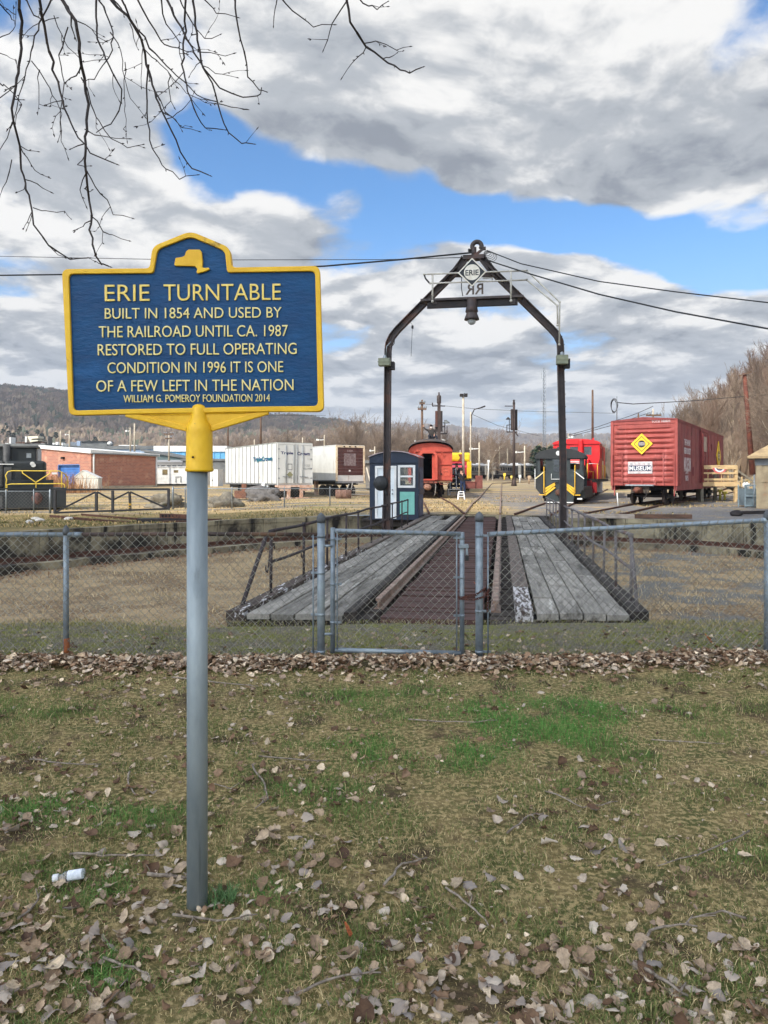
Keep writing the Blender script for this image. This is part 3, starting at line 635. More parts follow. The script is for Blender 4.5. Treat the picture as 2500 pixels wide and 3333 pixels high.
def build_arch():
    st = mat('arch_steel', (70, 60, 56), (52, 46, 45), scale=2.5, rough=.6, c3=(98, 66, 52), s3=1.6, t3=(.50, .68), bump=.2, bscale=30)
    wp = mat('chipped_white_pipe', (196, 192, 180), (168, 162, 150), scale=6, rough=.6, c3=(128, 84, 56), s3=3, t3=(.62, .72))
    A = thing('arch_gantry', 'tall dark steel arch standing over the turntable with a small platform at its top', 'gantry', PC, -TA)
    Zp = lambda x, y, v=0.: (lambda u: (u, tz(750+.482*y, u, v)))(tu(1150+.482*x, v))
    ISEC = [(x*.88, y) for x, y in [(-.10, -.11), (-.10, .11), (-.075, .11), (-.075, .012), (.075, .012), (.075, .11), (.10, .11), (.10, -.11), (.075, -.11), (.075, -.012), (-.075, -.012), (-.075, -.11)]]
    def member(path, name):
        pts = [Vector((u, 0, z)) for u, z in path]; k = len(pts); n = len(ISEC); vs = []; riv = MB()
        for i, p in enumerate(pts):
            t = (pts[min(i+1, k-1)]-pts[max(i-1, 0)]).normalized(); s = Vector((t.z, 0, -t.x))
            vs += [p+s*a+Vector((0, b, 0)) for a, b in ISEC]
        o = MB().add(vs, [(i*n+j, i*n+(j+1) % n, (i+1)*n+(j+1) % n, (i+1)*n+j) for i in range(k-1) for j in range(n)]+[tuple(range(n)), tuple((k-1)*n+j for j in range(n))]).build(name, st, A)
        for p, q in zip(pts, pts[1:]):
            m = max(1, int((q-p).length/.32)); t = (q-p).normalized(); s = Vector((t.z, 0, -t.x))
            for i in range(m):
                for sg in (-1, 1): riv.lathe([(.018, 0), (.012, .014)], 6, tuple(p.lerp(q, (i+.5)/m)+s*sg*.09+Vector((0, -.08, 0))), axis='x')
        riv.build('rivet', st, o)
        return o
    lp = [(-2.31, -.05), (-2.31, 2.0), Zp(234, 900), Zp(235, 810), Zp(241, 765), Zp(262, 718), Zp(300, 670), Zp(490, 478), Zp(690, 278), Zp(733, 220), Zp(752, 188)]
    rp_ = [(2.44, -.05), (2.44, 2.0), Zp(1400, 900), Zp(1400, 800), Zp(1396, 752), Zp(1375, 708), Zp(1335, 662), Zp(1130, 460), Zp(940, 275), Zp(890, 212), Zp(872, 188)]
    member(lp, 'arch_leg'); member(rp_, 'arch_leg')
    a, b = Zp(742, 188), Zp(884, 188); MB().box(a[0], b[0], -.13, .13, a[1]-.06, a[1]+.05).build('crown_beam', st, A)
    a, b = Zp(664, 288), Zp(960, 284); MB().bar((a[0], .16, a[1]), (b[0], .16, b[1]), .06, .14).build('tie_beam', st, A)
    for x, y, s in ((655, 310, 1), (965, 305, -1)):     # riveted splice plates
        p = Zp(x, y); MB().bar((p[0]-.22*s, -.145, p[1]-.22), (p[0]+.2*s, -.145, p[1]+.2), .02, .2, up=(0, 1, 0)).build('splice_plate', st, A)
    a, b = Zp(455, 470, -.45), Zp(1150, 458, -.45); MB().box(a[0], b[0], -.50, -.14, a[1]-.04, a[1]+.02).build('platform', st, A)
    c, d = Zp(500, 490, -.36), Zp(1110, 525, -.36)
    for y in (-.38,): MB().box(c[0], d[0], y-.05, y+.05, a[1]-.22, a[1]-.053).build('platform_beam', MATS['dark_steel'], A)
    for x in (562, 1075): p = Zp(x, 530); MB().box(p[0]-.06, p[0]+.06, -.46, -.34, p[1]+.02, p[1]+.16).build('bracket', st, A)
    Y = -.50
    def pipe(ps, name, r=.022):
        q = [Zp(*p, Y) for p in ps]; MB().tube([(u, Y, z) for u, z in q], r, 8).build(name, wp, A)
        j = MB(); [j.blob((u, Y, z), r*1.5, 0, 0, 5) for u, z in q]; j.build('pipe_elbow', wp, A)
    pipe([(478, 296), (1172, 271)], 'guard_rail'); pipe([(520, 357), (1172, 334)], 'guard_rail')
    pipe([(535, 296), (535, 480)], 'guard_post', .026); pipe([(1065, 275), (1065, 475)], 'guard_post', .026)
    pipe([(1172, 271), (1394, 484), (1391, 770)], 'guard_rail'); pipe([(1172, 334), (1378, 508), (1380, 640)], 'guard_rail')
    dk = mat('dark_pipe', (52, 50, 50), rough=.7)
    q = [Zp(478, 296, Y), Zp(488, 325, Y), Zp(516, 357, Y)]; MB().tube([(u, Y, z) for u, z in q], .022, 8).build('guard_rail', dk, A)
    # gooseneck fitting and insulator bracket on the crown
    g = MB(); p = Zp(815, 165); q = Zp(835, 92); R = (q[0]-p[0])*1.6
    g.tube([(p[0], 0, p[1]-.08), (p[0], 0, p[1]+.20)], .07, 12)
    cu, cz = Zp(835, 108); rr = .125
    g.tube([(cu-rr*math.cos(t), 0, cz+rr*math.sin(t)) for t in np.linspace(-.9, math.pi+.6, 14)], .062, 12)
    e0, e1 = Zp(825, 170), Zp(880, 122); g.bar((e0[0], -.03, e0[1]), (e1[0], -.03, e1[1]), .08, .06); g.box(e1[0]-.06, e1[0]+.06, -.07, .07, e1[1]-.03, e1[1]+.03)
    g.box(p[0]-.1, p[0]+.12, -.12, .12, p[1]-.09, p[1]-.03); g.build('gooseneck', st, A)
    ins = MB()
    for k in range(3): x0 = p[0]-.13+k*.02; ins.lathe([(.012, -.04), (.035, -.03), (.02, 0), (.035, .01), (.01, .05)], 8, (x0, -.1+.1*k, p[1]+.1+.02*k))
    ins.build('insulator', dk, A)
    cb = MB()
    for k in range(5):
        c0 = Zp(905+6*k, 150+5*k); cb.tube([(c0[0]+(.10+.02*k)*math.cos(t)*.9, -.05+.02*k, c0[1]+(.07+.015*k)*math.sin(t*1.0)-.03) for t in np.linspace(0, 6.2, 14)], .008, 5)
    cb.build('cable_coil', dk, A)
    # bell shaped lamp under the platform
    L = MB(); p = Zp(800, 525, -.42); z0 = p[1]
    L.lathe([(.13, .24), (.14, .05), (.15, .02), (.17, -.10), (.14, -.12), (.15, -.16), (.19, -.26), (.20, -.31), (.17, -.31)], 20, (p[0], -.42, z0)); L.build('lamp_housing', st, A)
    MB().lathe([(.10, 0), (.115, -.04), (.09, -.1), (.05, -.13), (.005, -.14)], 18, (p[0], -.42, z0-.305)).build('lamp_globe', mat('frosted_glass', (190, 192, 190), (160, 164, 162), rough=.2), A)
    # flood lamp boxes on the legs
    gb = mat('olive_lamp_box', (132, 136, 112), (112, 116, 98), scale=5, rough=.6, bump=.1)
    for (x0, x1, y0, y1) in ((185, 262, 878, 926), (1365, 1443, 858, 916)):
        a, b = Zp(x0, y0), Zp(x1, y1); o = MB().box(a[0], b[0], -.42, -.18, b[1], a[1]).build('flood_lamp', gb, A, bevel=.012)
        MB().box(a[0]-.012, b[0]+.012, -.435, -.40, (a[1]+b[1])/2-.012, (a[1]+b[1])/2+.012).build('lamp_rim', gb, o)
        MB().box(b[0]-.10, b[0]+.07, -.15, .10, b[1]-.06, a[1]-.06).build('lamp_box', dk, o)
        m = (a[0]+b[0])/2; MB().lathe([(.05, 0), (.06, .03), (.045, .06), (.05, .08), (.01, .11)], 10, (m, -.25, a[1])).build('insulator', MATS['galv'], A)
    # round signal bell on the left leg
    zb = tz(1573, -2.31); B = MB().lathe([(.02, .03), (.20, .02), (.21, 0), (.19, -.03), (.10, -.06), (.04, -.08)], 20, (-2.46, -.12, zb), axis='y'); B.bar((-2.46, -.05, zb), (-2.31, -.05, zb-.3), .08, .05); B.build('gong', MATS['black'], A)
    w = MB(); p = Zp(400, 640); q = Zp(390, 850); w.tube([(p[0]-.06, 0, p[1]+.08), (p[0], 0, p[1]), (q[0]+.02, 0, (p[1]+q[1])/2), (q[0], 0, q[1])], .006, 5); w.lathe([(.03, -.05), (.03, .03)], 8, (p[0], 0, p[1]-.04)); w.build('pull_cord', dk, A)
    for ps in (((285, 735), (282, 770), (262, 795)), ((1355, 720), (1362, 750), (1378, 772))):
        q = [Zp(*p) for p in ps]; MB().tube([(u, -.15, z) for u, z in q], .012, 6).build('conduit', dk, A)
    cnd = MB(); q = [Zp(260, 760), Zp(232, 790), Zp(226, 860)]; cnd.tube([(u, -.16, z) for u, z in q], .016, 6); cnd.build('conduit', MATS['galv'], A)
    q = [Zp(735, 320), Zp(733, 400), Zp(742, 455)]; MB().tube([(u, -.2, z) for u, z in q], .012, 6).build('conduit', dk, A)
    # diamond sign
    D = thing('diamond_sign', 'black diamond sign with a white disc and dark letters hung on the arch', 'sign', (0, 0, 0)); D.parent = None
    c = Zp(802, 283, -.6); M4 = Matrix.Translation(PC) @ Matrix.Rotation(-TA, 4, 'Z')
    D.matrix_world = M4 @ Matrix.Translation((c[0], -.60, c[1]))
    bl = mat('sign_black', (34, 38, 42), (46, 50, 54), scale=4, rough=.6); wh = mat('sign_white', (224, 220, 206), (206, 198, 180), scale=5, rough=.6)
    h = .82*Zp(900, 283)[0]-.82*c[0]; h = (Zp(898, 283, -.6)[0]-c[0])
    dia = [(-h, 0), (0, -h*1.02), (h, 0), (0, h*1.02)]; k = .90
    MB().prism([(x*k, z*k) for x, z in dia], -.010, .02).build('plate', bl, D); MB().ring(dia, [(x*k, z*k) for x, z in dia], -.016, .024).build('border', wh, D)
    r = Zp(856, 283, -.6)[0]-c[0]; MB().lathe([(r, -.0135), (r, -.011)], 40, (0, 0, 0), axis='y').build('disc', wh, D)
    lettering('ERIE', r*1.66, r*.70, bl, D, (0, -.0145, -.01), depth=.004, bold=.018)
    R2 = thing('letter_board', 'pale double letter R seen from behind under the diamond sign', 'sign', (0, 0, 0))
    c2 = Zp(818, 395, .45); R2.matrix_world = M4 @ Matrix.Translation((c2[0], .45, c2[1]))
    lettering('RR', Zp(880, 395)[0]-Zp(757, 395)[0], Zp(800, 358)[1]-Zp(800, 432)[1], mat('letter_back', (128, 116, 106), (100, 90, 84), scale=5), R2, (0, 0, 0), rot=(math.radians(90), 0, math.radians(180)), depth=.02, bold=.012)
    u0 = Zp(875, 0, .45)[0]-c2[0]; u1 = Zp(942, 0, .45)[0]-c2[0]; zt = Zp(800, 322, .45)[1]-c2[1]
    MB().box(u0, u1, -.012, .012, zt-.16, zt).ring if False else None
    b = MB(); b.box(u0, u1, -.012, .012, zt-.03, zt); b.box(u1-.03, u1, -.012, .012, zt-.12, zt-.03); b.box(u0, u1-.031, -.012, .012, zt-.12, zt-.09); b.build('hanger', wp, R2)
    return A, Zp, M4
arch, Zp5, TM4 = build_arch()

def make_track(pts, label, z_of, gauge=.755, tie_to=60, name='rail_track', kink=0, m=None):
    """two rails and their ties along a ground path"""
    root = thing(name, label, 'rail track')
    for s in (-1, 1):
        q = []
        for i, p in enumerate(pts):
            a, b = Vector(pts[max(i-1, 0)]), Vector(pts[min(i+1, len(pts)-1)]); t = (b-a).normalized(); w = kink*mnoise.noise(Vector((i*.7, s*3, 1)))
            q.append((p[0]+t.y*s*gauge+w, p[1]-t.x*s*gauge, z_of(p[0], p[1])+w*.3))
        sweep(MB(), q, RAILP).build('rail', m or MATS['rust'], root)
    d = 0; prev = Vector(pts[0]); tm = None
    for p in pts[1:]:
        p = Vector(p); seg = p-prev; L = seg.length; t = seg/L
        while d < L:
            c = prev+t*d
            if (c-Vector((PC.x, PC.y))).length > tie_to: break
            if tm is None: o = tm = MB().box(-1.25, 1.25, -.11, .11, -.13, 0).build('tie', MATS['tie'], root)
            else: o = tm.copy(); COL.objects.link(o); o.parent = root
            o.location = (c.x, c.y, z_of(c.x, c.y)-.145+random.uniform(-.015, .01)); o.rotation_euler = (0, 0, -math.atan2(t.x, t.y)+random.uniform(-.02, .02)); d += .62
        d -= L; d = max(d, 0); prev = p
    return root
def radial(hx, hy, r0, r1, n=24):
    h = Vector((hx, hy)).normalized(); return [(PC.x+h.x*(r0+(r1-r0)*i/n), PC.y+h.y*(r0+(r1-r0)*i/n)) for i in range(n+1)]
TH_BOX, TH_SW, TH_CO = Vector((.534, .846)).normalized(), Vector((.345, .939)).normalized(), Vector((.03, 1)).normalized()
zr = lambda x, y: max(.03, zg(x, y)+.09) if y < 60 else zg(x, y)+.09
def build_tracks():
    p = radial(.164, .9865, 11.45, 88, 44); x0, y0 = p[-1]
    a = TA
    for k in range(30):
        a += math.radians(2.6); x0 += math.sin(a)*2.6; y0 += math.cos(a)*2.6; p.append((x0, y0))
    make_track(p, 'rusty track running straight off the far end of the turntable and bending right', zr, tie_to=30, kink=.05, m=MATS['rail_top'])
    make_track(radial(TH_BOX.x, TH_BOX.y, 11.35, 70, 20), 'rusty track from the pit to the brown boxcar with bare wooden ties', zr)
    make_track(radial(TH_SW.x, TH_SW.y, 11.3, 60, 20), 'short track under the green switcher and the red caboose', zr, tie_to=30)
    make_track(radial(TH_CO.x, TH_CO.y, 11.3, 70, 20), 'track under the orange red passenger coach', zr, tie_to=24)
    make_track(radial(-.78, .625, 11.6, 22, 8), 'pair of rusty rails on the grass at the left pit edge', lambda x, y: zg(x, y)+.10)
build_tracks()
# ================================================================ railway vehicles
def place(d, r, name, label, cat, group=None, dz=0):
    x, y = PC.x+d.x*r, PC.y+d.y*r
    return thing(name, label, cat, (x, y, zr(x, y)+dz), -math.atan2(d.x, d.y), group)
WH = mat('wheel_steel', (44, 38, 36), (66, 54, 48), scale=5, rough=.7)
UND = mat('underframe', (26, 24, 24), (42, 37, 34), scale=3, rough=.85)
def truck(root, y, wb=1.75, r=.42, name='truck', m=None):
    m = m or UND; b = MB()
    for s in (-1, 1):
        b.box(s*.98-.07, s*.98+.07, y-wb/2-.3, y+wb/2+.3, .33, .52); b.box(s*.98-.08, s*.98+.08, y-.45, y+.45, .16, .34); b.box(s*.98-.06, s*.98+.06, y-.3, y+.3, .52, .66)
    b.box(-1.0, 1.0, y-.2, y+.2, .34, .6); t = b.build(name, m, root)
    for yy in (y-wb/2, y+wb/2):
        for s in (-1, 1):
            MB().lathe([(.08, -.09), (.10, -.05), (r-.06, -.04), (r-.05, -.05), (r, -.05), (r, .05), (r+.03, .055), (r+.03, .07), (r-.07, .07), (.1, .05), (.08, .09)], 24, (s*.80, yy, r), axis='x').build('wheel', WH, t)
        MB().tube([(-.7, yy, r), (.7, yy, r)], .07, 8).build('axle', WH, t)
    return t
def build_boxcar():
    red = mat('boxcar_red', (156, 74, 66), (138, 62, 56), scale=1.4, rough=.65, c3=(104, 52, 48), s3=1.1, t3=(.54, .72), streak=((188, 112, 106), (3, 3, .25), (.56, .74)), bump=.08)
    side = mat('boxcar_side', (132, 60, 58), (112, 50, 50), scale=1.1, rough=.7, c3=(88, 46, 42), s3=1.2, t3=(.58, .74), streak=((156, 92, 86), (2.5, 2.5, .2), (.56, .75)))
    wt = mat('stencil_white', (208, 200, 198), (176, 160, 158), scale=8, rough=.7)
    yl = mat('sign_yellow', (232, 190, 44), (220, 178, 36), scale=4, rough=.55); bk = MATS['black']
    r = place(TH_BOX, 20.9, 'boxcar', 'long brown red boxcar with ribbed end, yellow diamond and MUSEUM lettering', 'railway car'); W2, L = 1.6, 18.3
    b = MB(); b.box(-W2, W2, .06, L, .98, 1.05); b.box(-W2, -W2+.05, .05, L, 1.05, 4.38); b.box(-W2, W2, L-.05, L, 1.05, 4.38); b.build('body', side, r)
    nseg = 12; panels = MB()
    for k in range(nseg):
        y0, y1 = .08+k*L/nseg*.997, .08+(k+1)*L/nseg*.997
        if 5 <= k <= 6: continue
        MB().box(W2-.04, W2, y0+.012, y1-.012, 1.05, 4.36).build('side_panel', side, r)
    rb = MB()
    for k in range(nseg+1): rb.box(W2-.05, W2+.014, .08+k*L/nseg*.997-.02, .08+k*L/nseg*.997+.02, 1.05, 4.36)
    rb.build('panel_seam', side, r)
    MB().box(W2-.03, W2+.03, .0, L, 4.30, 4.42).build('top_chord', side, r); MB().box(W2-.05, W2+.035, .0, L, .74, 1.07).build('side_sill', side, r); MB().box(-W2-.035, -W2+.05, 0, L, .74, 1.07).build('side_sill', side, r)
    rf = MB(); prof = [(-W2-.05, 4.42), (0, 4.56), (W2+.05, 4.42), (W2+.05, 4.37), (-W2-.05, 4.37)]; rf.prism(prof, -.06, L); 
    for k in range(1, 22): rf.box(-W2-.04, W2+.04, k*L/22-.03, k*L/22+.03, 4.425, 4.44) if False else None
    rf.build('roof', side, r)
    MB().box(-.35, .35, .3, L-.3, 4.57, 4.61).build('running_board', MATS['galv'], r) if False else None
    # pressed steel end: tapering horizontal ribs
    ribs = [1.28, 1.56, 1.84, 2.12, 2.40, 2.72, 3.0, 3.27, 3.53, 3.80]
    def endf(u, v):
        x = -W2+.06+u*(2*W2-.12); z = 1.0+v*3.38; d = 0
        e = min(1, (W2-.08-abs(x))/.18); e = max(0, e)
        for k, zc in enumerate(ribs):
            tap = (.35+.65*abs(x)/W2) if k >= 5 else 1.0; tap2 = 1-.55*abs(x)/W2
            h = .15*(1 if k < 5 else (.55+.45*abs(x)/W2)); q = abs(z-zc)/h
            if q < 1: d = max(d, math.cos(q*math.pi/2)**.8*.105*e)
        if 3.96 < z < 4.16: d = max(d, .07*min(1, (W2-.22-abs(x))/.1) if abs(x) < W2-.22 else 0)*1.0
        return (x, .02-d, z)
    MB().grid(endf, 40, 150).build('ribbed_end', red, r)
    for s in (-1, 1): MB().box(s*W2-.07, s*W2+.07, -.05, .10, .98, 4.38).build('corner_post', red, r)
    MB().box(-W2, W2, -.02, .06, 4.20, 4.42).build('end_header', red, r)
    # ladders and grab irons
    for x0, x1 in ((-1.56, -1.05), (1.0, 1.53)):
        l = MB()
        for x in (x0, x1): l.bar((x, -.16, 1.0), (x, -.16, 2.68), .035, .05, up=(1, 0, 0))
        ld = l.build('ladder', red, r)
        for k in range(7): MB().tube([(x0, -.17, 1.12+k*.25), (x1, -.17, 1.12+k*.25)], .014, 6).build('rung', red, ld)
    MB().tube([(-1.1, -.17, 2.44), (0, -.20, 2.40), (1.05, -.17, 2.44)], .014, 6).build('grab_rail', red, r)
    for x in (-.72, -.06, .62): MB().bar((x, -.07, 1.02), (x, -.07, 1.34), .05, .05).build('end_stake', red, r)
    l = MB()
    for y in (.18, .62): l.bar((W2+.07, y, 1.0), (W2+.07, y, 2.55), .04, .05)
    ls = l.build('ladder', red, r)
    for k in range(6): MB().tube([(W2+.08, .18, 1.15+k*.26), (W2+.08, .62, 1.15+k*.26)], .014, 6).build('rung', red, ls)
    for s in (-1, 1): MB().bar((s*1.5, .1, 1.0), (s*1.5, .1, .46), .05, .1).build('stirrup', red, r)
    # sliding door on the shaded side
    d0, d1 = 7.55, 10.65; d = MB().box(W2+.02, W2+.075, d0, d1, 1.1, 4.2).build('door', side, r); dr = MB()
    for z in (1.25, 2.0, 2.8, 3.6, 4.1): dr.box(W2+.075, W2+.10, d0+.05, d1-.05, z-.05, z+.05)
    for y in (d0+.1, (d0+d1)/2, d1-.1): dr.box(W2+.075, W2+.11, y-.05, y+.05, 1.1, 4.2)
    dr.build('door_rib', side, d); MB().box(W2+.10, W2+.14, d0-.1, d1+.6, 4.18, 4.26).build('door_track', side, r); MB().box(W2+.11, W2+.13, d0+.7, d0+1.9, 3.0, 3.9).build('notice', mat('notice', (170, 150, 132), (150, 128, 112), scale=4), d)
    for y in (d0+.05, d0+.5, d1-.4): MB().tube([(W2+.13, y, 1.15), (W2+.13, y, 4.05)], .025, 6).build('lock_rod', red, d)
    # signs and stencils
    def diamond(parent, loc, rot, k, axis_words=True):
        s = thing('diamond_badge', None, None, loc, 0); s.rotation_euler = rot; s.parent = parent
        dd = lambda a: [(-a, 0), (0, -a), (a, 0), (0, a)]
        MB().prism(dd(k), -.02, .02).build('badge_plate', yl, s); MB().ring(dd(k*.74), dd(k*.67), -.026, -.0205).build('badge_line', bk, s)
        MB().lathe([(k*.34, -.028), (k*.34, -.0205)], 28, axis='y').build('badge_disc', bk, s); MB().box(-k*.27, k*.27, -.033, -.0285, -k*.13, k*.13).build('badge_panel', wt, s)
        lettering('ERIE', k*.46, k*.17, bk, s, (0, -.034, 0), depth=.003, bold=.02)
    def badge(loc, rz, k):
        e = bpy.data.objects.new('diamond_badge', None); COL.objects.link(e); e.parent = r; e.location = loc; e.rotation_euler = (0, 0, rz); dd = lambda a: [(-a, 0), (0, -a), (a, 0), (0, a)]
        MB().prism(dd(k), -.02, .02).build('badge_plate', yl, e); MB().ring(dd(k*.74), dd(k*.67), -.026, -.0205).build('badge_line', bk, e)
        MB().lathe([(k*.34, -.028), (k*.34, -.0205)], 28, axis='y').build('badge_disc', bk, e); MB().box(-k*.27, k*.27, -.033, -.0285, -k*.13, k*.13).build('badge_panel', wt, e)
        lettering('ERIE', k*.46, k*.17, bk, e, (0, -.034, 0), depth=.003, bold=.02)
    badge((-.07, -.10, 3.16), 0, .55); badge((W2+.04, 15.6, 2.9), math.radians(90), 1.05)
    e = MB().box(-.76, .46, -.125, -.112, 1.62, 2.24).build('museum_board', wt, r)
    MB().box(-.72, .42, -.131, -.126, 1.74, 2.04).build('name_band', mat('band_navy', (54, 58, 78), (70, 74, 92), scale=5), e)
    lettering('MUSEUM', 1.06, .22, MATS['white'], e, (-.15, -.132, 1.89), depth=.004, bold=.012); lettering('RAILROAD', .52, .08, mat('grey_print', (130, 130, 132)), e, (-.15, -.126, 2.11), depth=.003)
    for x in (-.58, .29): MB().lathe([(.07, -.131), (.07, -.1255)], 16, (x, 0, 2.11), axis='y').build('roundel', mat('grey_print2', (150, 150, 150)), e)
    lettering('TOTX 100025', .92, .13, wt, r, (.86, -.024, 4.31), depth=.004, bold=.02)
    RS = (math.radians(90), 0, math.radians(90))
    for txt, w, h, y, z in (('THE RAILWAY', 1.9, .34, 3.3, 3.32), ('PRESERVATION SOCIETY', 2.1, .34, 3.3, 2.86), ('MUSEUM', 2.1, .78, 3.3, 2.12), ('XM', .8, .30, 3.1, 1.55+.2), ('9885', .95, .30, 3.1, 1.38)):
        lettering(txt, w, h, wt, r, (W2+.003, y, z), RS, depth=.004, bold=.02)
    MB().box(W2, W2+.05, 5.0, 5.12, 1.5, 2.0).build('route_board', side, r); MB().box(W2, W2+.04, 12.4, 12.6, 3.2, 3.6).build('route_board', side, r)
    # couplers and underside
    c = MB(); c.box(-.85, .55, -.32, .06, .98, 1.05); c.build('end_platform', MATS['galv'], r)
    c = MB(); c.box(-.62, .28, -.08, .06, .60, .96); c.build('draft_frame', mat('tan_casting', (92, 80, 68), (60, 52, 46), scale=4), r)
    c = MB(); c.box(-.35, -.02, -.55, -.08, .62, .90); c.blob((-.20, -.62, .76), .2, 3, .3, 8, (1, 1, .8)); c.build('coupler', mat('coupler_rust', (112, 62, 44), (70, 44, 36), scale=7), r)
    h = MB(); h.tube([(.15, -.2, .7), (.22, -.35, .5), (.12, -.42, .3)], .03, 6); h.tube([(-.5, -.1, .9), (-.55, -.3, .8), (-.3, -.35, .8)], .02, 6); h.build('air_hose', UND, r)
    c = MB(); c.box(-.3, .3, .1, L-.1, .72, .98); 
    for k in range(9): c.box(-1.45, 1.45, 1+k*2, 1.12+k*2, .78, .97)
    c.build('underframe', UND, r); truck(r, 2.1); truck(r, L-2.1)
    MB().lathe([(.05, -.5), (.2, -.45), (.2, .45), (.05, .5)], 14, (.9, 8.5, .7), axis='y').build('air_tank', UND, r); MB().box(-1.2, -.6, 7.5, 8.6, .5, .95).build('brake_box', UND, r)
    return r
build_boxcar()

def build_coach():
    rd = mat('coach_orange_red', (182, 78, 60), (160, 62, 48), scale=1.6, rough=.65, c3=(104, 58, 46), s3=1.4, t3=(.55, .70), bump=.05)
    rf = mat('coach_roof', (74, 66, 62), (54, 50, 48), scale=1.6, rough=.8, c3=(120, 88, 68), s3=1.2, t3=(.5, .66))
    rs = MATS['rust']; r = place(TH_CO, 30.6, 'passenger_coach', 'old orange red passenger coach with open end doorway and worn black roof', 'railway car'); W, L = 1.53, 21
    ez, fz = 3.36, 1.22
    arc = [(W*math.sin(t), ez-.03+(.82)*max(0, math.cos(t))**.9) for t in np.linspace(-math.pi/2, math.pi/2, 17)]
    sh = MB(); sh.box(-W, -W+.08, .3, L, fz, ez); sh.box(W-.08, W, .3, L, fz, ez); sh.box(-W, W, .3, L, fz-.1, fz); sh.build('body', rd, r)
    # roof runs out over the vestibule in a rounded hood
    def rfn(u, v):
        t = -math.pi/2+v*math.pi; y = u; k = 1
        if u < 1: k = 1-.0*(1-u)
        hood = math.sqrt(max(0, 1-((1-min(1, y/1.4))**2)*.50))
        return (W*1.02*math.sin(t), y-.25, ez-.02+.84*max(0, math.cos(t))**.8*hood)
    b = MB(); b.grid(lambda u, v: rfn(2.2*u if u < .5 else 1.1+(u-.5)*2*(L-1.1), v), 24, 24); b.build('roof', rf, r)
    MB().prism([(x*.99, z) for x, z in arc]+[(W*.99, ez-.12), (-W*.99, ez-.12)], L-.05, L).build('roof_end', rf, r)
    # end wall with doorway
    dx0, dx1, dz0, dz1 = -.62, .12, 1.32, 3.02; ex = -.05
    ew = MB(); ew.box(-W, -.80, .22, .30, fz, ez); ew.box(.42, W, .22, .30, fz, ez); ew.box(-.80, .42, .22, .30, 3.12, ez); ew.build('end_wall', rd, r)
    gb = MB().prism([(-W, ez-.14)]+[(-W*.99, ez-.02)]+[(x*.97, ez-.02+(z-ez)*.62) for x, z in arc[1:-1]]+[(W*.99, ez-.02), (W, ez-.14)], .10, .22).build('end_hood', rd, r)
    fr = MB(); o = [(-.86, fz), (-.86, 3.0), (-.66, 3.28), (.28, 3.28), (.48, 3.0), (.48, fz)]; i = [(-.66, fz), (-.66, 2.96), (-.54, 3.08), (.16, 3.08), (.28, 2.96), (.28, fz)]
    for k in range(5): 
        fr.prism([o[k], o[k+1], i[k+1], i[k]], -.18, .22)
    fr.build('door_frame', rd, r, bevel=.02)
    for x0, x1 in ((-.66, -.52), (.10, .28)): MB().box(x0, x1, .05, .12, fz+.05, 3.0).build('door_leaf', rd, r)
    MB().box(-.66, .28, -.14, .20, fz-.02, fz+.08).build('sill', rd, r)
    inn = mat('dark_interior', (24, 20, 18), (34, 28, 24), scale=2, rough=.9)
    b = MB(); b.box(-W+.09, -W+.11, .4, L-.2, fz, ez); b.box(W-.11, W-.09, .4, L-.2, fz, ez); b.box(-W+.1, W-.1, .4, L-.2, fz+.01, fz+.03); b.box(-W+.1, W-.1, .4, L-.2, ez-.1, ez-.05); b.box(-W+.1, -.28, L-.4, L-.3, fz, ez); b.box(.0, W-.1, L-.4, L-.3, fz, ez); b.box(-.3, .02, L-.4, L-.3, fz, 2.2); b.build('interior', inn, r)
    # right hand panel: grab rail, faded lettering, drip
    MB().box(.60, 1.44, .12, .22, 2.30, 2.36).build('grab_rail', rd, r); MB().box(.75, 1.36, .212, .22, 1.5, 2.1).build('patch', mat('patch_red', (192, 88, 68), (170, 72, 54), scale=5), r)
    lettering('TREAD', .42, .12, mat('faded_print', (104, 50, 40)), r, (1.0, .215, 2.0), depth=.004); lettering('SAFE', .34, .10, MATS['rust'], r, (1.08, .212, 1.80), depth=.004)
    MB().box(.70, .80, .13, .21, 1.60, 1.70).build('bracket', UND, r)
    for s in (-1, 1): MB().tube([(s*.98-.2, .06, ez-.2), (s*.98-.2, -.02, ez-.35), (s*.98-.1, -.02, ez-.12)], .03, 6).build('lamp_iron', rd, r)
    # lower buffer beam
    bm = mat('beam_rusty_red', (142, 76, 60), (108, 62, 50), scale=3, rough=.8); b = MB(); b.box(-W, .45, -.06, .25, fz-.22, fz-.06); b.build('buffer_beam', bm, r); MB().box(.45, W-.1, -.02, .25, fz-.18, fz-.06).build('step_plate', mat('step_brown', (112, 86, 60), (86, 62, 46), scale=4), r)
    for x in (-.55, -.15, .2): MB().box(x-.05, x+.05, -.09, -.058, fz-.17, fz-.10).build('bolt_block', UND, r)
    c = MB(); c.blob((-.22, -.45, .72), .24, 5, .35, 9, (1.1, 1, .9)); c.box(-.36, -.08, -.4, .2, .6, .86); c.build('coupler', mat('coupler_tan', (152, 112, 92), (110, 76, 62), scale=6), r)
    MB().tube([(.32, -.1, .95), (.36, -.25, .8), (.30, -.28, .3), (.24, -.26, .1)], .035, 7).build('air_hose', mat('hose_pale', (140, 134, 126), (70, 66, 62), scale=9), r)
    MB().tube([(.62, -.06, fz-.16), (.66, -.08, fz-.30), (1.15, -.08, fz-.30), (1.2, -.06, fz-.16)], .025, 6).build('foot_step', bm, r)
    b = MB(); b.box(-.3, .3, .2, L, .7, fz-.1); b.box(-1.2, 1.2, 6, 14, .45, 1.0); b.build('underframe', UND, r); truck(r, 2.6, 2.2, .46); truck(r, L-3, 2.2, .46)
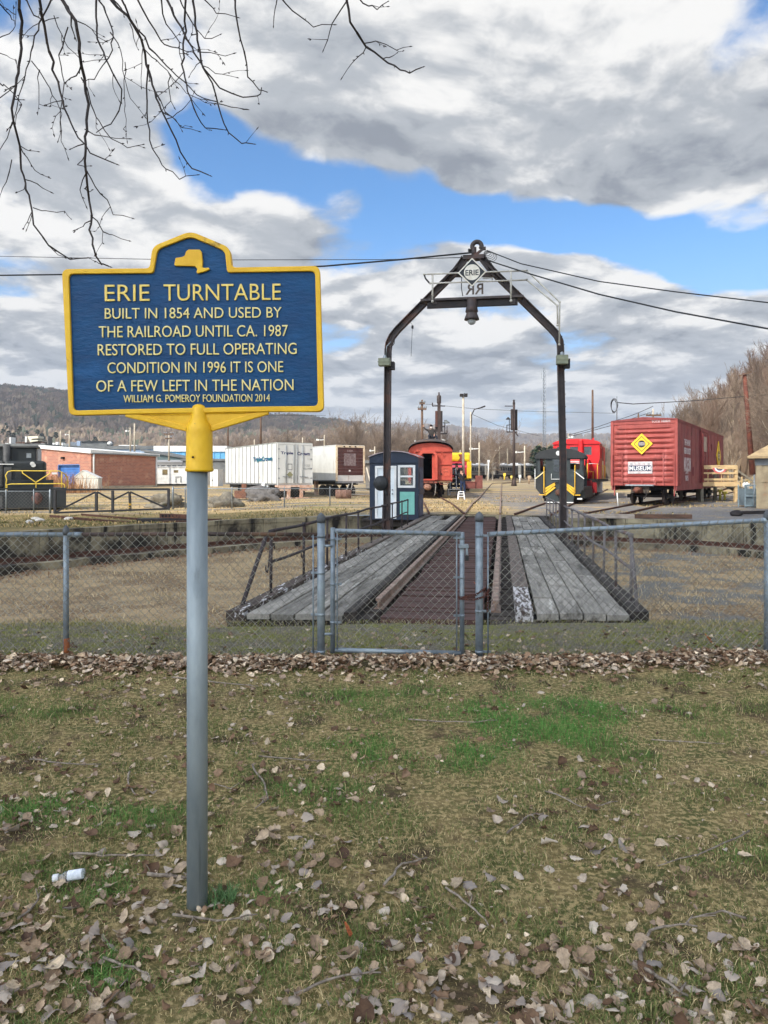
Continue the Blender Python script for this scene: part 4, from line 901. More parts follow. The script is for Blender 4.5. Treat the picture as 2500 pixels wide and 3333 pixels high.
    # vents and horn on the roof
    wm = mat('white_vent', (206, 204, 198), (170, 166, 160), scale=7)
    for x, y in ((-1.05, 3.), (.98, 2.2), (1.12, 2.9)):
        z = ez+.45 if x < 0 else ez+.5; MB().lathe([(.05, -.2), (.05, .05), (.12, .08), (.14, .12), (.05, .26), (.07, .3), (.10, .34), (.02, .36)], 12, (x, y, z)).build('roof_vent', wm, r)
    return r
coach = build_coach()

def build_switcher():
    gr = mat('switcher_dark_green', (46, 54, 54), (36, 42, 44), scale=2, rough=.5, c3=(78, 92, 92), s3=1.6, t3=(.58, .8)); bl = MATS['black']; gy = mat('oxidised_grey', (92, 94, 86), (66, 68, 64), scale=2, rough=.7, c3=(118, 96, 78), s3=1.4)
    yl = mat('stripe_yellow', (226, 180, 52), (206, 158, 40), scale=5, rough=.6); wt = MATS['white']
    r = place(TH_SW, 21.4, 'switcher_locomotive', 'small black switcher locomotive with yellow chevron stripes on its cab end', 'locomotive', dz=-.12); r.scale.x = .93
    W = 1.40; roof = [(W*1.05*math.sin(t), 2.62+.52*math.cos(t)**1.0) for t in np.linspace(-math.pi/2, math.pi/2, 13)]
    # cab end wall, built of panels round real openings
    cab = MB(); cab.box(-W, -W+.12, 0, 2.2, 1.55, 2.70); cab.box(-.82, .62, 0, .08, .98, 2.72); cab.box(1.16, W, 0, .08, .98, 2.70); cab.box(.62, 1.16, 0, .08, .98, 1.95); cab.box(-W, -1.14, 0, .08, 1.85, 2.7); cab.box(-1.14, -.82, 0, .08, .98, 1.85); cab.box(-W, -1.14, 0, .08, 1.2, 1.85); cab.box(W-.08, W, 0, 2.2, 1.6, 1.95); cab.box(W-.08, W, 0, .25, 1.95, 2.7); cab.box(W-.08, W, 1.9, 2.2, 1.95, 2.7); cab.box(-W, W, 2.12, 2.2, 1.0, 2.0); cab.box(-.3, .3, 2.12, 2.2, 2.0, 2.7); cab.build('cab', gr, r)
    MB().prism(roof+[(W, 2.56), (-W, 2.56)], -.14, 2.3).build('cab_roof', bl, r)
    MB().prism([(x*.93, 2.56+(z-2.56)*.86) for x, z in roof]+[(W*.95, 2.56), (-W*.95, 2.56)], -.03, .08).build('cab_gable', gr, r)
    lettering('U.S.A.', .38, .13, wt, r, (-.68, -.035, 2.80), depth=.004, bold=.02); lettering('7208', .34, .13, wt, r, (.72, -.035, 2.80), depth=.004, bold=.02)
    MB().lathe([(.13, -.16), (.14, 0), (.10, .06)], 16, (-.06, 0, 2.86), axis='y').build('headlight', wt, r)
    # hood door in the middle with recessed windows and plates
    d = MB().box(-.42, .30, -.10, .0, 1.25, 2.74).build('hood_door', gr, r); 
    for z0, z1 in ((2.2, 2.5), (1.82, 2.1)): MB().box(-.32, .20, -.112, -.1005, z0, z1).build('window', MATS['glass'], d)
    for x0, x1 in ((-1.12, -.84), (.64, 1.14)): pass
    MB().tube([(-.46, -.14, 1.72), (-.46, -.2, 1.42), (.34, -.2, 1.42), (.34, -.14, 1.72)], .018, 6).build('grab_rail', wt, r)
    # chevrons on both sides
    for s, x0 in ((-1, -.80), (1, .52)):
        for k in range(3):
            a = x0 if s < 0 else x0+.48; w = .62 if s < 0 else .48
            z = 1.24-k*.17
            pts = [(a, z-.30*(1 if s < 0 else 1)+.08), (a, z-.30+.19), (a+w*(-s if s > 0 else 1), z+.19), (a+w*(-s if s > 0 else 1)-(0.09 if s < 0 else -.09), z+.19)]
            zb = [.82, .66, .50][k]; zt = zb+.30
            if s < 0: q = [(-.82, zb), (-.82, zb+.12), (-.30, zb+.50), (-.22, zb+.44)]
            else: q = [(.84, zb), (.84, zb+.12), (.36, zb+.50), (.30, zb+.42)]
            MB().prism([(x, min(z, 1.22)) for x, z in q], -.095, -.005).build('stripe', yl, r)
    MB().box(-.84, .84, -.002, .1, .35, .98).build('end_sheet', gr, r)
    # hanging side shields of the steps
    for s in (-1, 1):
        MB().prism([(s*.86, 1.88), (s*1.40, 1.62), (s*1.40, .90), (s*1.12, .58), (s*.86, .58)], -.02, .03).build('step_shield', bl, r)
        MB().bar((s*.86, -.05, 1.86), (s*1.42, -.05, 1.44), .05, .05).build('handrail', wt if s > 0 else mat('cream_rail', (220, 206, 160)), r)
        MB().tube([(s*.90, -.09, 2.10 if s < 0 else 2.2), (s*.90, -.12, 2.1), (s*.90, -.12, .66), (s*.82, -.12, .60)], .026, 7).build('handrail', yl, r); MB().box(min(s*.86, s*1.2), max(s*.86, s*1.2), -.06, .05, .52, .57).build('foot_step', yl, r)
    MB().tube([(-1.44, -.05, 2.0), (-1.44, -.05, .9)], .02, 6).build('handrail', wt, r)
    b = MB(); b.box(-.8, .8, 0, .12, .10, .36); b.build('pilot', gr, r); MB().box(-.8, .8, -.02, -.001, .10, .16).build('pilot_edge', wt, r); MB().box(1.02, 1.3, .0, .1, .30, .38).build('foot_step', wt, r)
    c = MB(); c.box(-.15, .15, -.4, 0, .55, .8); c.blob((0, -.45, .68), .19, 2, .3, 8); c.build('coupler', MATS['rust'], r)
    # low frame, hood and tanks running back
    MB().box(-1.3, 1.3, .13, 9.4, .80, .97).build('frame', gy, r); MB().box(-.75, .75, 2.21, 8.8, .98, 2.35).build('hood', gr, r, bevel=.05)
    MB().prism([(1.02, .2), (1.02, .79), (1.34, .79), (1.34, .35), (1.22, .2)], 4.2, 8.9).build('fuel_tank', gy, r); MB().box(1.0, 1.36, 1.1, 4.1, .35, .79).build('battery_box', gy, r)
    MB().tube([(1.3, 8.9, .98), (1.3, 8.9, 1.9), (1.3, 5, 1.9)], .02, 6).build('handrail', yl, r); MB().box(1.0, 1.3, 8.6, 9.3, .97, 1.15).build('sand_box', mat('tan_box', (150, 128, 84), (110, 92, 66), scale=5), r)
    truck(r, 1.5, 1.6, .40); truck(r, 7.6, 1.6, .40)
    MB().lathe([(.12, 0), (.12, .5)], 12, (0, 5, 2.3)).build('stack', bl, r)
build_switcher()

def build_caboose():
    rd = mat('bright_red', (206, 26, 28), (186, 18, 24), scale=1.3, rough=.42, c3=(214, 44, 40), s3=.8); dk = mat('deep_red', (150, 18, 24), (126, 16, 22), scale=1.5, rough=.5); yl = mat('rail_yellow', (228, 190, 66)); bl = MATS['black']; wt = MATS['white']
    r = place(TH_SW, 31.6, 'red_locomotive', 'bright red locomotive with windowed cab standing behind the black switcher', 'locomotive'); W = 1.55
    # cab: front wall with openings, curved roof
    f = MB(); wins = [(-1.28, -.92), (-.42, .12), (.52, 1.02)]
    f.box(-W, W, 0, .1, 1.3, 2.95); f.box(-W, W, 0, .1, 3.52, 3.72)
    xs = [-W]+[v for w in wins for v in w]+[W]
    for i in range(0, len(xs), 2): f.box(xs[i], xs[i+1], 0, .1, 2.95, 3.52)
    for s in (-1, 1):
        x = s*W; a, b_ = min(x, x-s*.08), max(x, x-s*.08)
        f.box(a, b_, .1, 2.8, 1.3, 2.75); f.box(a, b_, .1, 2.8, 3.45, 3.72); f.box(a, b_, .1, .5, 2.75, 3.45); f.box(a, b_, 1.15, 1.5, 2.75, 3.45); f.box(a, b_, 2.3, 2.8, 2.75, 3.45)
    f.build('cab', rd, r)
    for x0, x1 in wins: MB().box(x0, x1, .05, .06, 2.95, 3.52).build('window', MATS['glass'], r)
    for y0, y1 in ((.5, 1.15), (1.5, 2.3)): MB().box(W-.05, W-.04, y0, y1, 2.75, 3.45).build('window', MATS['glass'], r)
    for x0, x1 in wins: MB().ring([(x0-.05, 2.9), (x1+.05, 2.9), (x1+.05, 3.57), (x0-.05, 3.57)], [(x0, 2.95), (x1, 2.95), (x1, 3.52), (x0, 3.52)], -.03, .0).build('window_frame', rd, r)
    roof = [(W*1.04*math.sin(t), 3.72+.34*math.cos(t)) for t in np.linspace(-math.pi/2, math.pi/2, 13)]
    MB().prism(roof+[(W, 3.70), (-W, 3.70)], -.12, 2.9).build('cab_roof', rd, r)
    MB().box(.16, .46, -.28, 0, 2.6, 4.02).build('headlight_casing', rd, r, bevel=.08)
    # nose/hood sheets, louvres, long body behind
    MB().box(-.95, .95, -1.5, -.01, 1.3, 2.62).build('nose', rd, r, bevel=.06)
    n = MB(); [n.box(-.25, .33, -1.53, -1.505, 1.9+k*.11, 1.95+k*.11) for k in range(6)]; n.build('louvre', wt, r)
    MB().prism([(1.0, 1.3), (1.55, 1.3), (1.55, 2.6)], -.4, -.02).build('side_sheet', dk, r)
    MB().box(-1.3, 1.3, 2.95, 12, 1.3, 3.95).build('hood', rd, r, bevel=.12); MB().box(W-.02, W+.0, 3.2, 4.4, 2.6, 3.6).build('door', dk, r)
    for y in (3.4, 5.4, 7.2): MB().box(1.3, 1.36, y, y+1.3, 1.6, 3.4).build('hood_door', dk, r)
    MB().box(-W, W, -2.4, 12.2, 1.1, 1.29).build('frame', UND, r)
    for x, y in ((.9, -2.3), (1.5, -1.6), (1.55, 3.2), (1.55, 4.4), (1.55, 6), (1.55, 7.5)): MB().tube([(x, y, 1.28), (x, y, 2.32)], .025, 6).build('handrail_post', yl, r)
    for y in (3.3, 3.7): MB().box(W-.03, W+.05, y, y+.16, 1.3, 2.6).build('grab_board', mat('cream_grab', (222, 204, 160)), r)
    MB().tube([(1.0, -2.3, 2.3), (1.5, -1.6, 2.3), (1.5, -.05, 2.3)], .02, 6).build('handrail', wt, r); MB().tube([(1.55, 3.2, 2.3), (1.55, 7.5, 2.3)], .02, 6).build('handrail', yl, r)
    MB().prism([(1.1, .35), (1.1, 1.08), (1.55, 1.08), (1.55, .35)], 2.6, 3.6).build('step_well', wt, r); MB().box(.9, 1.5, -2.42, -2.0, .4, 1.08).build('step_well', dk, r); MB().box(-1.2, 1.2, -2.6, -2.41, .35, 1.2).build('pilot', dk, r)
    truck(r, .6, 2.2, .5); truck(r, 9, 2.2, .5); MB().lathe([(.1, -1.6), (.45, -1.5), (.45, 1.5), (.1, 1.6)], 18, (.8, 4.9, .72), axis='y').build('fuel_tank', UND, r)
    MB().tube([(.9, 3.6, 3.9), (.9, 3.6, 4.3)], .06, 8).build('stack', rd, r)
build_caboose()

def build_yellow_engine():
    yl = mat('engine_yellow', (226, 196, 40), (206, 172, 32), scale=1.5, rough=.5); rd = mat('engine_crimson', (176, 30, 46), (150, 26, 40), scale=2, rough=.5); wt = MATS['white']
    Y = 66.; x0, x1 = gx(1466, Y), gx(1534, Y); z0 = zr(0, Y); cx = (x0+x1)/2; w = (x1-x0)/2
    r = thing('yellow_locomotive', 'yellow topped locomotive with crimson nose half hidden behind the coach', 'locomotive', (cx, Y, z0), math.radians(-2)); t, e = gz(1473, Y)-z0, gz(1502, Y)-z0
    MB().box(-w, w, 0, 14, e, t).build('upper_body', yl, r, bevel=.2); MB().box(-w*.99, w*.62, -.15, 1, 1.3, e-.02).build('nose', rd, r, bevel=.1); MB().box(-w*.98, w*.98, .2, 14, 1.1, e-.03).build('lower_body', yl, r)
    for x in (w*.66, w*.88): MB().box(x-.10, x+.10, -.18, .22, 1.2, e).build('side_post', yl, r)
    MB().prism([(-.25, e+.05), (.25, e+.05), (.08, e+.35), (.25, t-.15), (-.25, t-.15), (-.08, e+.35)], -.03, .02).build('nose_emblem', mat('emblem', (120, 60, 40)), r)
    MB().box(-.8, .35, -.18, -.151, e-1.15, e-.2).build('windshield', MATS['glass'], r); MB().box(-w*.9, w*.6, -.19, -.152, 2.2, 2.4).build('nose_band', mat('pink_band', (220, 90, 110)), r); MB().box(-w, w, -.1, 13.9, .7, 1.09).build('frame', UND, r); truck(r, 2.4, 2.2, .5)
build_yellow_engine()

def build_left_loco():
    bk = mat('loco_black', (30, 34, 35), (42, 46, 46), scale=1.4, rough=.5, c3=(56, 60, 58), s3=.9, t3=(.6, .8)); gy = mat('loco_grey', (78, 78, 76), (56, 56, 56), scale=1.6, rough=.6); yl = mat('loco_yellow', (224, 196, 84), (206, 174, 60), scale=6, rough=.6)
    Y = 38.; gzr = zg(-17, Y)+.02; h = Vector((-.86, .51)).normalized()
    fr = Vector((gx(215, Y), Y)); r = thing('black_locomotive', 'black diesel locomotive with yellow handrails standing beyond the left fence', 'locomotive', (fr.x, fr.y, gzr), -math.atan2(h.x, h.y))
    # local: y runs back along the engine (towards the left of the picture); -x side faces the camera... front corner at origin
    dk = gz(1592, Y)-gzr; top = gz(1500, Y)-gzr; ct = gz(1457, Y)-gzr; k = 1.0
    MB().box(-.1, 2.5, 0, 12, .22, dk-.02).build('pilot_frame', bk, r) if False else None
    def X(px): return gx(px, Y)
    R = thing('black_locomotive', 'black diesel locomotive with yellow handrails standing beyond the left fence', 'locomotive', (X(215), Y, gzr), math.radians(24)); R.scale.x = 1.07; bpy.data.objects.remove(r); r = R; o = X(215)
    u = lambda px: X(px)-o
    MB().box(u(-420), 0, 0, 2.9, .12, dk).build('frame', bk, r, bevel=.02); MB().box(u(-420), .02, -.05, 2.95, dk, dk+.07).build('walkway', bk, r)
    MB().box(u(46), u(0)*0+u(158), .5, 2.4, dk+.07, top).build('short_hood', bk, r, bevel=.14); 
    MB().box(u(14), u(45), .45, 2.45, dk+.07, top-.02).build('hood_side', gy, r, bevel=.08); MB().box(u(92), u(155), .47, .50, dk+.1, top-.45).build('grille', mat('grille_black', (14, 14, 15)), r)
    MB().box(u(46), u(66), .42, .5, dk+.1, top-.35).build('hood_door', gy, r); MB().box(u(12), u(72), .40, .49, top-.22, top-.17).build('edge_strip', MATS['white'], r)
    MB().lathe([(.10, -.06), (.11, .0), (.09, .02)], 12, (u(122), .46, top-.16), axis='y').build('headlight', MATS['white'], r); MB().lathe([(.10, -.06), (.11, .0), (.09, .02)], 12, (u(125), .46, top-.24), axis='y').build('headlight', MATS['white'], r)
    MB().box(u(-420), u(132), .9, 2.6, dk+.07, ct).build('cab', bk, r, bevel=.06); MB().lathe([(.17, dk), (.17, ct+.14)], 14, (u(52), .82, 0)).build('stack', gy, r); MB().box(u(105), u(118), .86, .89, ct-.55, ct-.3).build('cab_window', MATS['galv'], r)
    MB().box(u(-420), u(140), .8, 2.7, ct, ct+.08).build('cab_roof', gy, r)
    MB().box(u(46), u(180), .3, .49, dk+.071, dk+.5).build('step_box', bk, r); 
    a = MB(); 
    def tb(ps, rr=.028): MB().tube([(u(p), yy, gz(q, Y)-gzr) for p, q, yy in ps], rr, 7).build('handrail', yl, r)
    tb([(52, 1595, 0), (55, 1560, 0), (52, 1548, 0), (58, 1536, 0), (68, 1533, 0), (196, 1533, 0), (203, 1537, 0), (203, 1592, 0)]); tb([(56, 1597, 0), (56, 1577, 0), (66, 1575, 0), (205, 1574, 0), (211, 1578, 0), (211, 1594, 0)])
    tb([(96, 1533, 0), (97, 1540, 0), (133, 1570, 0), (133, 1592, 0)]); tb([(172, 1533, 0), (170, 1542, 0), (134, 1569, 0)])
    tb([(26, 1592, .3), (26, 1538, .3), (29, 1534, .3), (33, 1538, .3), (33, 1592, .3)]); tb([(204, 1537, .1), (214, 1545, 1.2), (218, 1560, 1.4), (219, 1590, 1.4)])
    MB().box(u(176), u(190), -.03, .01, gz(1544, Y)-gzr, gz(1538, Y)-gzr).build('number_plate', MATS['white'], r)
    MB().blob((u(136), -.12, .62), .30, 4, .4, 9, (.7, .5, 1)).build('coupler', mat('coupler_brown', (96, 62, 54), (62, 46, 42), scale=5), r); b = MB(); b.box(u(4), u(44), -.06, 0, .1, .75); b.build('step_well', gy, r)
    for p in (10, 20, 30): MB().box(u(p), u(p+5), -.09, -.06, .35, .6).build('step', bk, r)
    MB().tube([(u(-5), .3, 1.9), (u(10), .3, 2.25)], .02, 6).build('wire', MATS['galv'], r)
build_left_loco()

def build_commuter():
    sv = mat('stainless', (150, 146, 136), (124, 120, 112), scale=1.5, stretch=(.3, .3, 6), rough=.45, metal=.3, c3=(100, 96, 90)); rf = mat('train_roof', (190, 190, 188), (160, 160, 158), scale=1.2); dk = MATS['glass']
    Y = 178.; h = Vector((.62, .785)).normalized()
    proto = None; base = gz(1559, Y); ht = gz(1509, Y)-base
    labs = ['silver commuter railcar, first of the line, behind the white light pole', 'silver commuter railcar in mid line right of the coach', 'silver commuter railcar in line behind the brown signal mast', 'silver commuter railcar at the right end of the line, beside the switcher']
    Lc = 15.0
    for i, px in enumerate((1473, 1594, 1678, 1770)):
        Yc = Y-3+i*6
        if proto is None:
            r = proto = thing('commuter_car', labs[0], 'railway car', (0, 0, 0), -math.atan2(h.x, h.y), 'silver commuter cars in a line'); 
            MB().box(-1.5, 1.5, 0, Lc, 1.0, ht-.35).build('body', sv, r, bevel=.1); MB().prism([(-1.5, ht-.35), (-1.2, ht-.05), (0, ht+.05), (1.2, ht-.05), (1.5, ht-.35)], .05, Lc-.05).build('roof', rf, r); MB().box(-1.4, 1.4, .1, Lc-.1, .55, 1.0).build('skirt', UND, r); MB().box(-.7, .7, -.35, 0, 1.0, ht-.5).build('gangway', UND, r); MB().box(1.502, 1.53, 1.0, Lc-1, 1.6, 1.7).build('band', MATS['rust'], r)
            wm = None
            for s in (-1, 1):
                for k in range(7):
                    y = 3+k*1.25
                    if wm is None: wm = MB().box(-.02, .02, 0, .85, 0, .85).build('window', dk, r); w = wm
                    else: w = wm.copy(); COL.objects.link(w); w.parent = r
                    w.location = (s*1.505, y, ht-1.75)
                for y in (.7, Lc-1.9): MB().box(s*1.505-.02, s*1.505+.02, y, y+1.1, 1.1, ht-.6).build('door', UND, r)
            for y in (1.2, Lc/2, Lc-2): MB().box(-.6, .6, y-.9, y+.9, ht+.02, ht+.28).build('roof_unit', rf, r)
            truck(r, 2, 2, .4); truck(r, Lc-2, 2, .4)
        else: r = dup(proto)
        r.location = (gx(px, Yc), Yc, base+i*.05); r['label'] = labs[i]; r.rotation_euler = (0, 0, -math.atan2(h.x, h.y))
build_commuter()

def build_trailers():
    wt = mat('trailer_white', (206, 206, 200), (192, 192, 186), scale=.8, rough=.55, c3=(168, 150, 130), s3=.9, t3=(.60, .78), streak=((176, 168, 156), (3, 3, .3), (.58, .76))); gyp = mat('post_grey', (112, 114, 114), (92, 94, 94), scale=2); rs = mat('trailer_rust', (190, 146, 120), (214, 192, 174), scale=3, rough=.85, c3=(110, 70, 54)); br = mat('roller_brown', (86, 56, 52), (70, 46, 44), scale=2, rough=.75); navy = mat('print_navy', (30, 34, 78), (44, 50, 96), scale=6); teal = mat('print_teal', (20, 110, 120), (24, 60, 110), scale=1.6)
    bk = MATS['black']; gal = MATS['galv']; tyre = mat('tyre', (34, 33, 32), (52, 50, 48), scale=4, rough=.9)
    def wheel(root, x, y, r=.5):
        w = MB().lathe([(.25, -.14), (r-.05, -.15), (r, -.1), (r, .1), (r-.05, .15), (.25, .14)], 22, (x, y, r), axis='x').build('wheel', tyre, root); MB().lathe([(.04, -.12), (.22, -.13), (.27, -.05), (.22, .1), (.04, .12)], 16, (x, y, r), axis='x').build('rim', gal, w)
    Y = 51.; h = Vector((-.50, .866)).normalized(); xn, z0 = gx(903, Y), .02+zg(-7, 51)*.3
    # local: origin at rear left corner on the ground, x to the right along the rear, y forward
    r = thing('semi_trailer', 'white ribbed semi trailer with Triple Crown lettering on doors and side', 'trailer', (xn, Y, z0), -math.atan2(h.x, h.y)); W, L = 2.72, 12.2
    zb, zt = gz(1579, Y)-z0, gz(1441, Y)-z0
    MB().box(.03, W-.03, .05, L, zb, zt-.03).build('body', wt, r); MB().box(-.01, W+.01, -.02, L+.02, zt-.03, zt+.05).build('roof', mat('trailer_roof', (150, 152, 146), (120, 122, 116), scale=1), r)
    n = 13
    for k in range(n): MB().box(-.008, .03, .12+k*(L-.12)/n+.02, .12+(k+1)*(L-.12)/n-.02, zb+.12, zt-.05).build('side_panel', wt, r)
    for k in range(n+1): MB().box(-.035, .028, .12+k*(L-.12)/n-.035, .12+k*(L-.12)/n+.018, zb+.1, zt-.04).build('side_post', gyp, r)
    MB().box(-.03, .03, .05, L, zb, zb+.10).build('side_rail', gyp, r)
    fz = gz(1617, Y)-z0
    for x0, x1 in ((.06, W/2-.012), (W/2+.012, W-.06)):
        d = MB().box(x0, x1, -.03, .045, zb+.12, zt-.12).build('rear_door', wt, r)
        for x in (x0+.58, x1-.10 if x0 < 1 else x0+.12):
            MB().tube([(x, -.07, zb+.15), (x, -.07, zt-.15)], .026, 8).build('lock_rod', gal, d)
        for zz in (zb+.5, zb+1.2, zb+1.9, zb+2.6): MB().box(x0-.03 if x0 < 1 else x1-.10, x0+.10 if x0 < 1 else x1+.03, -.055, -.03, zz-.04, zz+.04).build('hinge', gal, d)
        MB().bar(((x0+x1)/2-.3, -.06, zb+.62), ((x0+x1)/2+.35, -.06, zb+.58), .05, .04).build('lock_handle', gal, d)
    fr = MB(); fr.box(-.02, .055, -.05, .06, zb, zt); fr.box(W-.055, W+.02, -.05, .06, zb, zt); fr.box(.055, W-.055, -.05, .06, zt-.11, zt); fr.build('door_frame', wt, r)
    lettering('Triple', .96, .26, navy, r, (.72, -.034, zt-.75), depth=.004, bold=.035); lettering('Crown', 1.0, .26, navy, r, (2.02, -.034, zt-.75), depth=.004, bold=.035)
    lettering('TripleCrown', 4.1, .46, teal, r, (-.040, 2.95, zt-1.15), (math.radians(90), 0, math.radians(-90)), depth=.006, bold=.04)
    lettering('TCSZ', .46, .14, mat('grey_stencil', (128, 132, 130)), r, (2.3, -.034, zt-1.62), depth=.004); lettering('463491', .60, .14, mat('grey_stencil2', (128, 132, 130)), r, (2.3, -.034, zt-1.85), depth=.004)
    q = .24; MB().prism([(.95-q, zb+.75), (.95, zb+.75-q), (.95+q, zb+.75), (.95, zb+.75+q)], -.04, -.031).build('placard', mat('placard_olive', (130, 128, 96)), r); MB().ring([(.78, zt-1.95), (1.14, zt-1.95), (1.14, zt-1.5), (.78, zt-1.5)], [(.82, zt-1.91), (1.10, zt-1.91), (1.10, zt-1.55), (.82, zt-1.55)], -.036, -.031).build('stencil_frame', gyp, r)
    b = MB(); b.box(0, W, -.06, .5, zb-.14, zb-.005); b.box(.1, 1.0, -.10, .3, zb-.42, zb-.14); b.box(1.7, W-.1, -.10, .3, zb-.42, zb-.14); b.box(.75, .95, -.12, .1, zb-.95, zb-.42); b.box(1.75, 1.95, -.12, .1, zb-.95, zb-.42); b.box(.3, W-.3, -.14, -.02, zb-1.0, zb-.9); b.build('rear_frame', rs, r); MB().box(1.05, 1.65, -.06, .2, zb-.4, zb-.16).build('bumper_box', bk, r)
    for x in (.3, .75, W-.75, W-.3): wheel(r, x, 1.4); wheel(r, x, 2.6)
    MB().box(.4, W-.4, .3, L, zb-.3, zb-.02).build('chassis', bk, r)
    for y in (6.2, 9.6):
        g = MB(); [g.bar((x, y, zb-.05), (x, y, 0), .16) for x in (.35, W-.35)]; g.bar((.35, y, .5), (W-.35, y, .5), .1); g.build('landing_leg', bk, r)
    g = MB(); g.bar((.35, 6.2, .55), (.35, 9.6, .55), .1); g.bar((.35, 6.4, zb-.2), (.35, 7.8, .9), .08); g.bar((.35, 9.4, zb-.2), (.35, 8.0, .9), .08); g.build('leg_brace', bk, r)
    # second trailer with a brown roller door
    Y2 = 54.5; z0 = zg(-3, 54)*.5; xn = gx(1094, Y2); h2 = Vector((-.52, .854)).normalized()
    r = thing('semi_trailer', 'white semi trailer with brown roller door and steps at its rear', 'trailer', (xn, Y2, z0), -math.atan2(h2.x, h2.y)); W, L = 2.5, 11.5; zb, zt = gz(1566, Y2)-z0, gz(1449, Y2)-z0
    MB().box(.03, W-.03, .05, L, zb, zt-.03).build('body', wt, r); MB().box(0, W, 0, L, zt-.03, zt+.03).build('roof', wt, r); fm = mat('cream_frame', (222, 206, 176), (200, 176, 142), scale=4, c3=(150, 104, 76), s3=3)
    f = MB(); f.box(-.02, .12, -.06, .06, zb, zt); f.box(W-.12, W+.02, -.06, .06, zb, zt); f.box(.12, W-.12, -.06, .06, zt-.16, zt); f.build('door_frame', fm, r)
    for k in range(3): MB().box(.6+k*.5, .72+k*.5, -.10, -.06, zt-.12, zt-.04).build('marker_lamp', bk, r)
    ns = 8; z1 = zt-.17; z2 = zb+.45
    for k in range(ns): MB().box(.13, W-.13, -.02, .02, z2+(z1-z2)*k/ns+.008, z2+(z1-z2)*(k+1)/ns-.008).build('door_slat', br, r)
    MB().box(.68, 1.72, -.035, -.021, z1-1.4, z1-.45).build('faded_patch', mat('patch_grey', (136, 124, 122), (104, 84, 82), scale=6), r); lettering('5409', .46, .16, mat('chalk', (170, 150, 146)), r, (1.2, -.022, z1-.25), depth=.004); MB().box(1.1, 1.25, -.03, -.021, z1-1.85, z1-1.72).build('tag', MATS['white'], r)
    MB().box(.12, W-.12, -.05, .04, zb, zb+.44).build('tail_panel', wt, r); MB().box(.1, W-.1, -.08, .3, zb-.16, zb-.01).build('rear_frame', gal, r)
    d = MB().box(-.015, .03, 5.6, 7.0, zb+.15, zt-.2).build('side_door', wt, r); MB().box(-.03, -.012, 7.0, 7.08, zb+.1, zt-.1).build('door_post', gyp, d); [MB().box(-.04, -.014, 6.96, 7.1, z-.06, z+.06).build('hinge', bk, d) for z in (zb+.6, zb+1.5, zb+2.5)]
    MB().box(-.03, .03, .05, L, zb, zb+.08).build('side_rail', gyp, r)
    for y in (1.6, 2.9): [wheel(r, x, y, .48) for x in (.3, .75, W-.3)]
    MB().box(.4, W-.4, .3, L, zb-.3, zb-.02).build('chassis', bk, r)
    for s in (0, 1):
        MB().bar((.25+s*.0, 4.0+s*1.2, 0), (.25, 4.0+s*1.2, zb), .25, .3).build('mud_flap', rs, r) if s == 0 else None
    # timber steps and drum beside it
    st = thing('access_steps', 'grey metal steps with sloping handrail behind the brown roller door trailer', 'steps', (gx(1150, 52.6), 52.6, z0), math.radians(0)); sg = mat('step_grey', (142, 138, 130), (108, 104, 98), scale=4)
    for k in range(4): MB().box(-.2+k*.12, 1.55, k*.28, k*.28+.3, .28+k*.26, .33+k*.26).build('tread', sg, st)
    for x in (-.25, 1.55): MB().bar((x, -.1, 0), (x+.15, 1.1, 1.2), .06, .1).build('stringer', sg, st)
    MB().bar((1.55, -.1, .1), (.95, 1.1, 2.3), .07, .07).build('handrail', mat('pale_rail', (206, 196, 176)), st); MB().bar((-.75, -.3, 0), (-.32, .2, 1.05), .09, .05).build('ramp_board', sg, st)
    dm = thing('steel_drum', 'rusty brown drum lying on its side by the trailer steps', 'drum', (gx(1118, 50), 50, zg(-3, 50)+.32)); MB().lathe([(.28, -.55), (.31, -.55), (.31, -.2), (.325, -.19), (.31, -.18), (.31, .2), (.325, .21), (.31, .22), (.31, .55), (.28, .55)], 24, axis='x').build('shell', mat('drum_rust', (128, 98, 82), (98, 70, 60), scale=3, stretch=(4, 1, 1), rough=.85), dm); MB().lathe([(.28, -.53), (.27, -.54)], 20, axis='x').build('lid', MATS['rust'], dm)
build_trailers()
